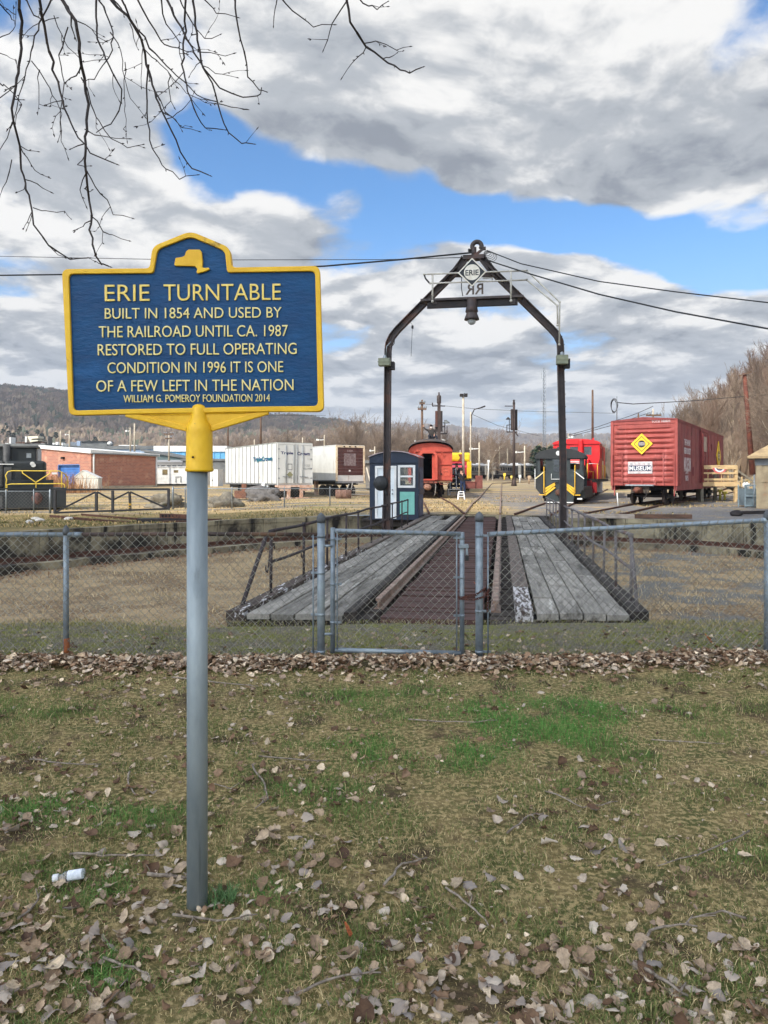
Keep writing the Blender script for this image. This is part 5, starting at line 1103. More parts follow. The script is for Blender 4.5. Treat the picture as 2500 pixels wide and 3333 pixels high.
# ================================================================ hut on the bridge
def build_hut():
    nv = mat('navy_paint', (27, 40, 58), (22, 33, 50), scale=2, rough=.5); tq = mat('turquoise_panel', (120, 182, 168), (108, 170, 156), scale=3, rough=.6); wt = MATS['white']
    Y = 28.4; x = gx(1203, Y); z = gz(1687, Y); r = thing('control_hut', 'small navy control hut with white door and curved roof beside the turntable', 'hut', (x, Y, z), -TA)
    k = Y/F; W = 160*k*1.0; D = 1.75; P = lambda px, py: ((px-1203)*k, (1687-py)*k)
    ez = P(0, 1489)[1]; pk = P(0, 1471)[1]
    # front wall panels round the door and the window
    dx0, _ = P(1190+218*.1447, 0); dx1, _ = P(1190+700*.1447, 0); dz1 = P(0, 1400+805*.1447)[1]
    wx0, _ = P(1190+735*.1447, 0); wx1, _ = P(1190+1125*.1447, 0); wz1 = P(0, 1400+790*.1447)[1]; wz0 = P(0, 1400+1295*.1447)[1]
    b = MB(); b.box(0, dx0, 0, .08, 0, ez); b.box(dx0, dx1, 0, .08, dz1, ez); b.box(dx1, wx0, 0, .08, 0, ez); b.box(wx1, W, 0, .08, 0, ez); b.box(wx0, wx1, 0, .08, wz1, ez); b.box(wx0, wx1, 0, .08, 0, wz0)
    b.box(0, .08, .08, D, 0, ez); b.box(W-.08, W, .08, D, 0, ez*.42); b.box(W-.08, W, .08, D, ez*.84, ez); b.box(W-.08, W, .08, .35, ez*.42, ez*.84); b.box(W-.08, W, D-.35, D, ez*.42, ez*.84); b.box(.08, W-.08, D-.08, D, 0, ez*.45); b.box(.08, W-.08, D-.08, D, ez*.84, ez); b.box(.08, .5, D-.08, D, ez*.45, ez*.84); b.box(W-.5, W-.08, D-.08, D, ez*.45, ez*.84); b.build('wall', nv, r)
    arc = [(W*(i/14), ez+(pk-ez)*(1-((i/7)-1)**2)) for i in range(15)]
    fz = P(0, 1400+740*.1447)[1]; MB().prism(arc+[(W+.0, fz), (0, fz)], -.05, .0).build('gable_board', nv, r)
    ro = [(-.04+(W+.08)*(i/14), ez+.005+(pk-ez)*(1-((i/7)-1)**2)) for i in range(15)]
    MB().prism(ro+[(x_, z_+.035) for x_, z_ in ro[::-1]], -.12, D+.1).build('roof', mat('roof_grey', (176, 160, 160), (140, 130, 132), scale=4), r)
    d = MB().ring([(dx0, 0), (dx1, 0), (dx1, dz1), (dx0, dz1)], [(dx0+.09, .04), (dx1-.09, .04), (dx1-.09, dz1-.09), (dx0+.09, dz1-.09)], -.03, .03).build('door_frame', wt, r)
    dw = mat('door_white', (222, 228, 228), (210, 218, 220), scale=2, rough=.45); d = MB().box(dx0+.09, dx1-.09, .02, .06, .04, dz1-.09).build('door', dw, r)
    cw = (dx1-dx0-.18)/2
    for i in range(2):
        for z0, z1 in ((.16, .62), (.74, 1.36), (1.48, 1.74)):
            x0 = dx0+.09+i*cw+.07; x1 = dx0+.09+(i+1)*cw-.07; MB().ring([(x0, z0), (x1, z0), (x1, z1), (x0, z1)], [(x0+.03, z0+.03), (x1-.03, z0+.03), (x1-.03, z1-.03), (x0+.03, z1-.03)], .008, .0195).build('door_panel', dw, d)
    for zz in (.98, 1.14): MB().lathe([(.03, .02), (.03, -.01), (.02, -.02), (.032, -.03), (.02, -.05)], 12, (dx1-.16, 0, zz), axis='y').build('door_knob', MATS['galv'], d)
    f = MB(); o = [(wx0, wz0), (wx1, wz0), (wx1, wz1), (wx0, wz1)]; i_ = [(wx0+.09, wz0+.09), (wx1-.09, wz0+.09), (wx1-.09, wz1-.09), (wx0+.09, wz1-.09)]; zm = (wz0+wz1)/2
    f.ring(o, i_, -.035, .05); f.box(wx0+.09, wx1-.09, -.02, .04, zm-.035, zm+.035); w = f.build('window', wt, r)
    gl = bpy.data.materials.new('window_glass'); gl.use_nodes = True; g = NT(gl.node_tree); pb = g.n['Principled BSDF']; pb.inputs['Transmission Weight'].default_value = .9; pb.inputs['Roughness'].default_value = .02; pb.inputs['Base Color'].default_value = (.6, .66, .66, 1); pb.inputs['IOR'].default_value = 1.05
    MB().box(wx0+.09, wx1-.09, .012, .018, wz0+.09, zm-.035).build('pane', gl, w); MB().box(wx0+.09, wx1-.09, .004, .010, zm+.035, wz1-.09).build('pane', gl, w)
    MB().box(.09, W-.09, .09, D-.09, 0, .06).build('floor', MATS['tie'], r); MB().box(.12, W*.62, D-.3, D-.12, .06, 1.5).build('cabinet', mat('brown_cabinet', (112, 84, 56), (80, 60, 42), scale=6), r) ; MB().box(W*.6, W*.8, .9, 1.2, .06, 1.35).build('control_stand', mat('dark_stand', (40, 46, 42)), r)
    px0 = P(1190+780*.1447, 0)[0]; px1 = P(1190+1108*.1447, 0)[0]; MB().box(px0, px1, -.012, .0, P(0, 1400+1890*.1447)[1], P(0, 1400+1385*.1447)[1]).build('panel', tq, r)
    t = MB(); t.box(wx0-.03, px0, -.02, -.001, 0, wz0-.05); 
    for y in (.45, .9, 1.35): MB().box(W, W+.03, y-.06, y+.06, .1, ez*.84).build('batten', mat('batten_grey', (120, 118, 130), (96, 94, 108), scale=4), r)
    MB().box(W, W+.045, 0, D, ez*.40, ez*.48).build('side_belt', nv, r)
    t = MB(); t.box(-.02, W+.02, -.03, D, -.05, 0); t.build('base', nv, r)
build_hut()

# ================================================================ buildings of the yard and beyond
def brick_mat():
    m = bpy.data.materials.new('brick'); m.use_nodes = True; t = NT(m.node_tree); b = t.n['Principled BSDF']
    co = t.new('ShaderNodeTexCoord').outputs['Object']; x, y, z = t.sep(co)[:3]
    bt = t.new('ShaderNodeTexBrick'); t.put(bt.inputs['Vector'], t.comb(t.math('ADD', x, y), z, 0.)); bt.inputs['Scale'].default_value = 1; bt.inputs['Brick Width'].default_value = .42; bt.inputs['Row Height'].default_value = .17; bt.inputs['Mortar Size'].default_value = .012
    bt.inputs['Color1'].default_value = lin((176, 116, 92)); bt.inputs['Color2'].default_value = lin((150, 96, 80)); bt.inputs['Mortar'].default_value = lin((170, 150, 132))
    col = t.mix(t.ramp(t.noise(co, .8, 6), .55, .75), bt.outputs[0], lin((196, 160, 134))); t.put(b.inputs['Base Color'], col); b.inputs['Roughness'].default_value = .9; return m
def build_brick():
    Y = 80.; x, z = gx(296, Y), gz(1589, Y); h = Vector((.50, .866)); r = thing('brick_building', 'low brick building with white roof edge and blue roller door', 'building', (x, Y, z), math.atan2(h.y, h.x))
    bm = brick_mat(); wt = MATS['white']; L, Dp = 9.6, 8.9; H = gz(1476, Y)-z; H2 = H+.75      # local x runs along the shaded wall, y away to the left face
    b = MB(); b.add([(0, 0, 0), (L, 0, 0), (L, Dp, 0), (0, Dp, 0), (0, 0, H), (L, 0, H-.1), (L, Dp, H2-.1), (0, Dp, H2)], [(0, 1, 5, 4), (1, 2, 6, 5), (2, 3, 7, 6)])
    y0, y1, dz = 2.0, 5.75, 2.62                        # left face with the door opening
    b.add([(0, 0, 0), (0, y0, 0), (0, y0, dz), (0, 0, dz)], [(0, 1, 2, 3)]); b.add([(0, y1, 0), (0, Dp, 0), (0, Dp, dz), (0, y1, dz)], [(0, 1, 2, 3)]); b.add([(0, 0, dz), (0, Dp, dz), (0, Dp, H2), (0, 0, H)], [(0, 1, 2, 3)])
    b.build('wall', bm, r)
    rf = MB(); rf.add([(-.25, -.25, H+.0), (L+.2, -.25, H-.1), (L+.2, Dp+.2, H2-.1), (-.25, Dp+.2, H2+.0), (-.25, -.25, H+.42), (L+.2, -.25, H+.18), (L+.2, Dp+.2, H2+.2), (-.25, Dp+.2, H2+.42)], [(0, 3, 2, 1), (4, 5, 6, 7), (0, 1, 5, 4), (1, 2, 6, 5), (2, 3, 7, 6), (3, 0, 4, 7)]); rf.build('roof', wt, r)
    bl = mat('roller_blue', (66, 112, 176), (54, 98, 160), scale=1.5, rough=.5)
    for k in range(10): MB().box(.30, .36, y0, y1, dz*k/10+.01, dz*(k+1)/10-.012).build('door_slat', bl, r)
    f = MB(); f.box(-.02, .3, y0-.10, y0, 0, dz); f.box(-.02, .3, y1, y1+.1, 0, dz); f.box(-.02, .3, y0, y1, dz, dz+.1); f.build('door_frame', mat('frame_blue', (80, 110, 160)), r)
    MB().tube([(.3, -.12, H-.05), (.3, -.1, H-.4), (.3, -.1, .1)], .1, 8).build('downpipe', wt, r); MB().tube([(L-.2, -.12, H-.15), (L-.2, -.1, .1)], .1, 8).build('downpipe', wt, r); MB().box(0, L, -.32, -.26, H-.05, H+.08).build('gutter', MATS['galv'], r)
    MB().box(-.3, 0, 4.6, 4.95, 3.35, 3.6).build('wall_lamp', MATS['dark_steel'], r); MB().box(-.01, L, -.03, 0, 0, .25).build('plinth', MATS['concrete'], r)
    # white shed before it
    Y = 70.; x, z = gx(243, Y), gz(1591, Y); s = thing('white_shed', 'plain white metal shed with pitched roof by the brick building', 'shed', (x, Y, z), math.radians(14)); W, D, H = (315-243)/F*Y, 2.6, (1591-1556)/F*Y; pk = (1591-1532)/F*Y
    b = MB(); b.prism([(0, 0), (W, 0), (W, H), (W*.34, pk), (0, H+.15)], 0, D); b.build('wall', mat('shed_white', (222, 220, 206), (208, 206, 194), scale=1.5), s)
    MB().prism([(-.06, H+.10), (W*.34, pk), (W*.34, pk+.06), (-.06, H+.17)], -.05, D+.05).build('roof', wt, s); MB().prism([(W*.34, pk), (W+.06, H-.03), (W+.06, H+.04), (W*.34, pk+.06)], -.05, D+.05).build('roof', wt, s); MB().box(0, W, -.015, 0, H*.95, H*.98).build('seam', MATS['galv'], s); MB().box(W*.5-.012, W*.5+.012, -.014, 0, 0, H*.9).build('seam', MATS['galv'], s)
def simple_block(name, label, cat, px0, px1, pyt, pyb, Y, depth, m, roof=None, rz=0):
    x0, x1, z0, z1 = gx(px0, Y), gx(px1, Y), gz(pyb, Y), gz(pyt, Y); r = thing(name, label, cat, (x0, Y, z0), rz)
    MB().box(0, x1-x0, 0, depth, 0, z1-z0).build('wall', m, r)
    if roof: MB().box(-.3, x1-x0+.3, -.3, depth+.3, z1-z0, z1-z0+roof[1]).build('roof', roof[0], r)
    return r, x1-x0, z1-z0
def build_background_buildings():
    wt = MATS['white']; gl = MATS['glass']; blu = mat('metal_blue', (110, 176, 214), (92, 160, 204), scale=.6, stretch=(4, 1, .2), rough=.5); gy = mat('metal_grey', (112, 114, 112), (92, 94, 94), scale=.5, rough=.7); dg = mat('slate_green', (92, 108, 108), (78, 92, 94), scale=.4, rough=.8); bg = mat('block_grey', (126, 122, 114), (104, 100, 96), scale=.7)
    ww = mat('warehouse_blue', (150, 168, 186), (132, 150, 172), scale=.4, rough=.6)
    r, w, h = simple_block('blue_warehouse', 'long low warehouse with bright blue metal wall behind the white caravan', 'building', 506, 735, 1470, 1560, 150, 30, blu, (wt, 1.2)); 
    for k in range(12): MB().box(w*k/12-.08, w*k/12+.08, -.12, 0, 0, h).build('wall_rib', blu, r)
    MB().box(0, w, -.1, 0, h-.9-3.0+.0, h-3.8+.35).build('belt', dg, r)
    Y = 128.; x0 = gx(505, Y); r = thing('grey_gabled_hall', 'grey green hall roof sloping down in front of the blue warehouse', 'building', (x0, Y, gz(1560, Y)))
    p = lambda px, py: (gx(px, Y)-x0, gz(py, Y)-gz(1560, Y)); MB().prism([p(470, 1560), p(470, 1470), p(510, 1474), p(524, 1478), p(620, 1493), p(620, 1560)], 0, 18).build('wall', dg, r); MB().prism([p(460, 1462), p(524, 1475), p(625, 1492), p(625, 1496), p(524, 1480), p(460, 1468)], -.4, 18).build('roof', gy, r); 
    # grey roofed hall behind the brick building, rooftop plant
    r, w, h = simple_block('plant_hall', 'pale grey flat roofed hall with rooftop units above the brick building', 'building', 130, 500, 1462, 1560, 170, 40, ww, (gy, .8))
    for a, b, t, m in ((158, 165, 1440, wt), (168, 176, 1437, wt), (184, 192, 1441, wt), (212, 216, 1436, wt), (238, 250, 1434, ww), (252, 338, 1434, gy), (376, 435, 1447, wt)):
        x0, x1 = gx(a, 170)-gx(130, 170), gx(b, 170)-gx(130, 170); MB().box(x0, x1, 2, 6, h+.8, gz(t, 170)-gz(1560, 170)).build('rooftop_unit', m, r)
    x0 = gx(252, 170)-gx(130, 170); x1 = gx(338, 170)-gx(130, 170); MB().add([(x0, 1.5, gz(1436, 170)-gz(1560, 170)), (x1, 1.5, gz(1434, 170)-gz(1560, 170)), (x1, 7, gz(1430, 170)-gz(1560, 170)), (x0, 7, gz(1432, 170)-gz(1560, 170))], [(0, 1, 2, 3)]).build('duct_roof', ww, r)
    xd = gx(347, 170)-gx(130, 170); MB().blob((xd, 2, gz(1442, 170)-gz(1560, 170)), .6, 0, 0, 10, (1, 1, .8)).build('roof_dome', wt, r)
    r, w, h = simple_block('low_hall', 'dark flat roofed hall with rooftop clutter behind the black locomotive', 'building', -320, 145, 1452, 1570, 150, 30, mat('hall_dark', (88, 90, 92), (70, 72, 76), scale=.4), (gy, .5)); o = gx(-320, 150); z0 = gz(1570, 150)
    V = lambda a, b: (gx(a, 150)-o, gz(b, 150)-z0)
    for a, b, c, d, m in ((0, 10, 1441, 1455, wt), (14, 19, 1421, 1442, wt), (66, 71, 1419, 1440, wt), (35, 128, 1438, 1440, MATS['rust']), (60, 64, 1440, 1455, MATS['rust']), (108, 113, 1440, 1455, MATS['rust']), (88, 106, 1445, 1453, gl), (118, 130, 1442, 1453, wt), (139, 142, 1418, 1455, bg), (45, 58, 1443, 1451, mat('pink_unit', (190, 140, 136), (150, 110, 108), scale=2))):
        (x0, z1), (x1, z0_) = V(a, c), V(b, d); MB().box(x0, x1, 2, 4, z0_, z1).build('rooftop_unit', m, r)
    MB().prism([V(77, 1418), V(113, 1418), V(113, 1425), V(91, 1427), V(91, 1431), V(112, 1431), V(112, 1434), V(86, 1438)], 1.5, 4).build('ventilator_hood', mat('hood_cream', (214, 208, 186)), r)
    # silver coach, white caravan, white locker and grey store behind the marker post
    Y = 118.; sv = mat('coach_grey', (132, 130, 126), (110, 108, 106), scale=.6, stretch=(.3, .3, 5), rough=.5); x0 = gx(430, Y); z0 = gz(1590, Y); r = thing('silver_coach', 'grey passenger coach roofline showing above the white caravan', 'railway car', (x0, Y, z0)); w = gx(594, Y)-x0; t = gz(1497, Y)-z0
    MB().box(0, w, 0, 3, 1.1, t-.35).build('body', sv, r); MB().prism([(0, t-.35), (0, t-.1), (.3, t), (w-.3, t), (w, t-.1), (w, t-.35)], -.05, 3.05).build('roof', mat('coach_roof_light', (150, 152, 156)), r); wm = None
    for k in range(9):
        if wm is None: wm = MB().box(0, w/9*.66, -.03, 0, 0, .65).build('window', gl, r); q = wm
        else: q = wm.copy(); COL.objects.link(q); q.parent = r
        q.location = (w*k/9+.2, 0, t-1.55)
    Y = 96.; x0 = gx(500, Y); z0 = gz(1590, Y); r = thing('white_caravan', 'long white site caravan with small windows behind the marker post', 'caravan', (x0, Y, z0)); w = gx(614, Y)-x0; h = gz(1521, Y)-z0; hb = gz(1575, Y)-z0
    MB().box(0, w, 0, 2.6, hb, h).build('body', MATS['white'], r); MB().box(-.1, w+.1, -.1, 2.7, h, h+.1).build('roof', wt, r); MB().box(.1, w-.1, .3, 2.4, hb-.35, hb-.02).build('chassis', UND, r)
    for a, b, c, d in ((529, 545, 1528, 1545), (566, 580, 1530, 1538)): MB().box(gx(a, Y)-x0, gx(b, Y)-x0, -.05, 0, gz(d, Y)-z0, gz(c, Y)-z0).build('window', mat('window_tan', (130, 112, 72), (70, 66, 54), scale=2), r)
    a = gx(573, Y)-x0; b = gx(589, Y)-x0; MB().tube([(a, -.1, gz(1570, Y)-z0), (a, -.1, gz(1552, Y)-z0), (b, -.1, gz(1550, Y)-z0), (b, -.1, gz(1570, Y)-z0)], .05, 5).build('handrail', MATS['galv'], r)
    for px in (520, 540, 560, 600): MB().lathe([(.1, -.15), (.38, -.15), (.38, .15), (.1, .15)], 14, (gx(px, Y)-x0, .5, .38), axis='y').build('wheel', UND, r)
    r, w, h = simple_block('white_locker', 'plain white container standing right of the marker post', 'container', 684, 709, 1528, 1590, 92, 3, MATS['white']); MB().box(w*.3, w*.34, -.02, 0, .2, h-.3).build('door_seam', MATS['galv'], r); MB().box(w*.22, w*.36, -.03, -.021, h*.4, h*.46).build('handle', MATS['dark_steel'], r)
    r, w, h = simple_block('grey_store', 'grey block store behind the white ribbed trailer', 'building', 596, 740, 1500, 1592, 104, 8, bg, (gy, .3)); MB().box(0, w, -.05, 0, h-1.6, h-.1).build('fascia', gy, r)
    # far end of the yard: low red and white things between the trailers and hut
    r, w, h = simple_block('grey_shed', 'small grey shed seen between the brown door trailer and the navy hut', 'shed', 1190, 1215, 1508, 1590, 74, 4, bg, (gy, .3))
build_brick(); build_background_buildings()

# ================================================================ deck platform with bunting, kiosk, oddments on the right
def build_platform():
    lm = mat('new_lumber', (206, 178, 132), (186, 156, 112), scale=2.5, stretch=(1, 1, 5), rough=.8, c3=(150, 116, 78), s3=2); lm2 = mat('grey_lumber', (138, 130, 112), (112, 104, 90), scale=2.5, rough=.85)
    Y = 43.4; zg0 = zg(20, Y); x0 = gx(2278, Y); r = thing('viewing_platform', 'raised lumber platform with slatted railing beside the boxcar', 'platform', (x0, Y, zg0), math.radians(-3)); W = gx(2397, Y)-x0; Z = lambda py: gz(py, Y)-zg0
    dz = Z(1570); D = 3.4; sp = .14
    for (x, y, m) in ((.05, 0, lm2), (W-.15, 0, lm), (.05, D, lm2), (W+.0, D, lm2), (W*.5, D, lm2)): MB().box(x, x+.18, y, y+.18, 0, Z(1516) if y == 0 else dz+1.1).build('post', m, r)
    MB().box(-.05, W+.12, -.06, -.005, Z(1583), dz).build('rim_joist', lm, r); MB().box(W+.06, W+.11, 0, D, Z(1583), dz).build('rim_joist', lm2, r)
    n = 24
    for k in range(n): MB().box(0, W, .0+k*D/n+.006, (k+1)*D/n-.006, dz, dz+.035).build('deck_board', lm, r)
    for za, zb in ((1527, 1514), (1543, 1537), (1564, 1557)): MB().box(.05, W-.03, -.05, -.006, Z(za), Z(zb)).build('rail_board', lm, r)
    for za, zb in ((1527, 1517), (1543, 1538), (1564, 1558)): MB().box(W-.02, W+.03, .2, D, Z(za), Z(zb)).build('rail_board', lm, r)
    for za, zb in ((1527, 1518), (1545, 1539)): MB().box(W*.42, W, D+.18, D+.22, Z(za), Z(zb)).build('rail_board', lm, r)
    for k in range(6): MB().box(W+.02, W+.07, .35+k*.5, .43+k*.5, dz-.1, Z(1516)+.04*random.random()).build('baluster', lm2 if k % 2 else lm, r)
    MB().box(W*.4, W*.4+.12, 1.2, 1.3, dz, dz+.55).build('newel', lm, r)
    # stair down to the right
    for k in range(5): MB().box(W+.25+k*.30, W+.55+k*.30, 1.2, 2.3, dz-.22-k*.2, dz-.17-k*.2).build('tread', lm2, r)
    for y in (1.15, 2.35):
        MB().bar((W+.2, y, dz-.1), (W+1.8, y, .1), .05, .24).build('stringer', lm2, r); MB().bar((W+.2, y, dz+.95), (W+1.9, y, .95), .05, .12).build('handrail', lm2, r)
    for k in range(4): MB().box(W+.35+k*.45, W+.43+k*.45, 2.3, 2.36, dz-.3-k*.26, dz+.85-k*.25).build('baluster', lm, r)
    # bunting fan
    bx = W*.52; bz = Z(1523); B = thing('bunting_fan', 'red white and blue pleated bunting fan hanging on the platform rail', 'bunting', (x0+bx, Y-.09, zg0+bz)); R = .95*(2328-2305)/F*Y*1.05
    cols = [('white', (226, 222, 222)), ('blue', (60, 66, 100)), ('white', (226, 222, 222)), ('red', (206, 110, 108))]; rr = [(.0, .22), (.22, .48), (.48, .72), (.72, 1.0)]
    for (nm, c), (a, b) in zip(cols, rr):
        mb = MB(); n = 26; f = lambda k, q: (-R*q*math.cos(math.pi*k/n), -.01-.03*(k % 2)*q, -R*.82*q*math.sin(math.pi*k/n))
        vs = [f(k, q) for k in range(n+1) for q in (a, b)]; mb.add(vs, [(2*k, 2*k+1, 2*k+3, 2*k+2) for k in range(n)]); o = mb.build('pleat_band', mat('bunting_'+nm+str(a), c, rough=.9), B); s = o.modifiers.new('cloth', 'SOLIDIFY'); s.thickness = .006
    # yellow posts under the platform
    ym = mat('bollard_yellow', (222, 208, 96), (206, 186, 70), scale=4)
    for i, (px, t, lab) in enumerate(((2344, 1593, 'taller pale yellow capped post under the platform'), (2359, 1600, 'shorter pale yellow capped post under the platform'))):
        Yb = 46.5; b = thing('yellow_post', lab, 'post', (gx(px, Yb), Yb, zg(21, Yb))); h = gz(t, Yb)-zg(21, Yb); MB().lathe([(.07, 0), (.07, h)], 12).build('shaft', ym, b); MB().box(-.13, .13, -.1, .1, h-.14, h).build('cap', ym, b)
    MB_ = thing('white_sawhorse', 'white barrier leaning by the foot of the platform steps', 'barrier', (gx(2420, 42.), 42., zg(21, 42))); wt = MATS['white']
    MB().bar((-.35, 0, 0), (.15, .1, 1.1), .12, .1).build('leg', lm2, MB_); MB().bar((.1, 0, .72), (1.15, .05, .66), .12, .14).build('beam', wt, MB_); MB().bar((.2, 0, .0), (.32, .05, 1.15), .1, .12).build('leg', wt, MB_); MB().bar((.55, 0, .35), (1.1, 0, .32), .08, .08).build('brace', wt, MB_); MB().blob((.12, -.02, 1.02), .18, 2, .5, 7).build('wrap', wt, MB_)
    # kiosk cut by the right edge of the picture
    Y = 35.5; x0 = gx(2464, Y); z0 = zg(18, Y); cm = mat('kiosk_concrete', (178, 160, 128), (146, 130, 104), scale=1.6, rough=.9, c3=(176, 120, 82), s3=.9, t3=(.52, .68), bump=.4, bscale=14); K = thing('concrete_kiosk', 'small pale concrete kiosk with tan hipped roof at the right edge', 'kiosk', (x0, Y, z0-.05), math.radians(-28)); W = 2.4; ze = gz(1484, Y)-z0; zr_ = gz(1455, Y)-z0+.6
    b = MB(); b.box(0, W, 0, W, 0, ze-.42); b.build('wall', cm, K)
    for a in (0, W*.5-.1, W-.24): MB().box(a-.03, a+.22, -.05, -.001, .0, ze-.4).build('pilaster', cm, K)
    MB().box(-.04, W+.04, -.06, W, ze*.52, ze*.55).build('string_course', cm, K); MB().box(-.08, W+.08, -.08, W+.08, ze-.42, ze-.08).build('frieze', mat('frieze_grey', (120, 122, 122), (96, 98, 100), scale=3), K)
    rf = MB(); e = .42; rf.add([(-e, -e, ze-.08), (W+e, -e, ze-.08), (W+e, W+e, ze-.08), (-e, W+e, ze-.08), (-e, -e, ze+.03), (W+e, -e, ze+.03), (W+e, W+e, ze+.03), (-e, W+e, ze+.03), (W/2, W/2, zr_)], [(0, 3, 2, 1), (0, 1, 5, 4), (1, 2, 6, 5), (2, 3, 7, 6), (3, 0, 4, 7), (4, 5, 8), (5, 6, 8), (6, 7, 8), (7, 4, 8)]); rf.build('roof', mat('kiosk_roof', (186, 160, 118), (160, 136, 102), scale=3, rough=.9), K)
    MB().tube([(-.12, -.3, 0), (-.12, -.3, 1.72)], .03, 8).build('corner_post', MATS['galv'], K)
    g = thing('wire_crate', 'pale blue grey stacked pallet cage beside the concrete kiosk', 'crate', (gx(2425, 36), 36., zg(18, 36))); gm = mat('cage_grey', (142, 158, 162), (110, 124, 130), scale=3, rough=.6)
    for x in (0, .42, .86): [MB().box(x, x+.05, y, y+.05, 0, 1.15).build('upright', gm, g) for y in (0, .7)]
    for z in (.05, .55, 1.08): MB().box(-.02, .93, -.03, -.002, z, z+.08).build('slat', gm, g)
    MB().box(.05, .86, .06, .68, .1, .95).build('load', mat('cage_load', (120, 134, 138), (92, 102, 106), scale=2), g)
    d = thing('scrap_beam', 'dark rusty beam lying on the gravel before the kiosk', 'beam', (gx(2440, 29.8), 29.8, zg(15, 29.8)+.1)); MB().bar((-.55, 0, .03), (2.2, .5, .06), .16, .14).build('beam_body', MATS['dark_steel'], d); MB().blob((-.6, -.1, .0), .2, 3, .5, 7, (1.3, 1, .7)).build('beam_head', MATS['dark_steel'], d)
    # old timbers on the right coping, white marker stake
    for i, (p0, p1, y0, lab) in enumerate(((1855, 2050, 28.3, 'pale weathered timber on the pit coping nearest the arch'), (2065, 2240, 28.0, 'brown weathered timber on the pit coping under the boxcar track'))):
        a = gx(p0, y0); b = gx(p1, y0); t = thing('old_timber', lab, 'timber', ((a+b)/2, y0, .08)); MB().bar((-(b-a)/2, 0, .02), ((b-a)/2, -.5+.2*i, .02), .22, .16).build('timber_body', mat('old_timber%d' % i, ((176, 164, 150), (112, 84, 68))[i], ((140, 128, 116), (84, 66, 54))[i], scale=3, stretch=(.5, 4, 4), rough=.95), t)
    k = thing('marker_stake', 'thin white stake standing in gravel before the boxcar', 'stake', (gx(2012, 37.), 37., zg(12, 37))); MB().tube([(0, 0, 0), (-.05, 0, gz(1604, 37.)-zg(12, 37))], .03, 6).build('shaft', MATS['white'], k)
build_platform()

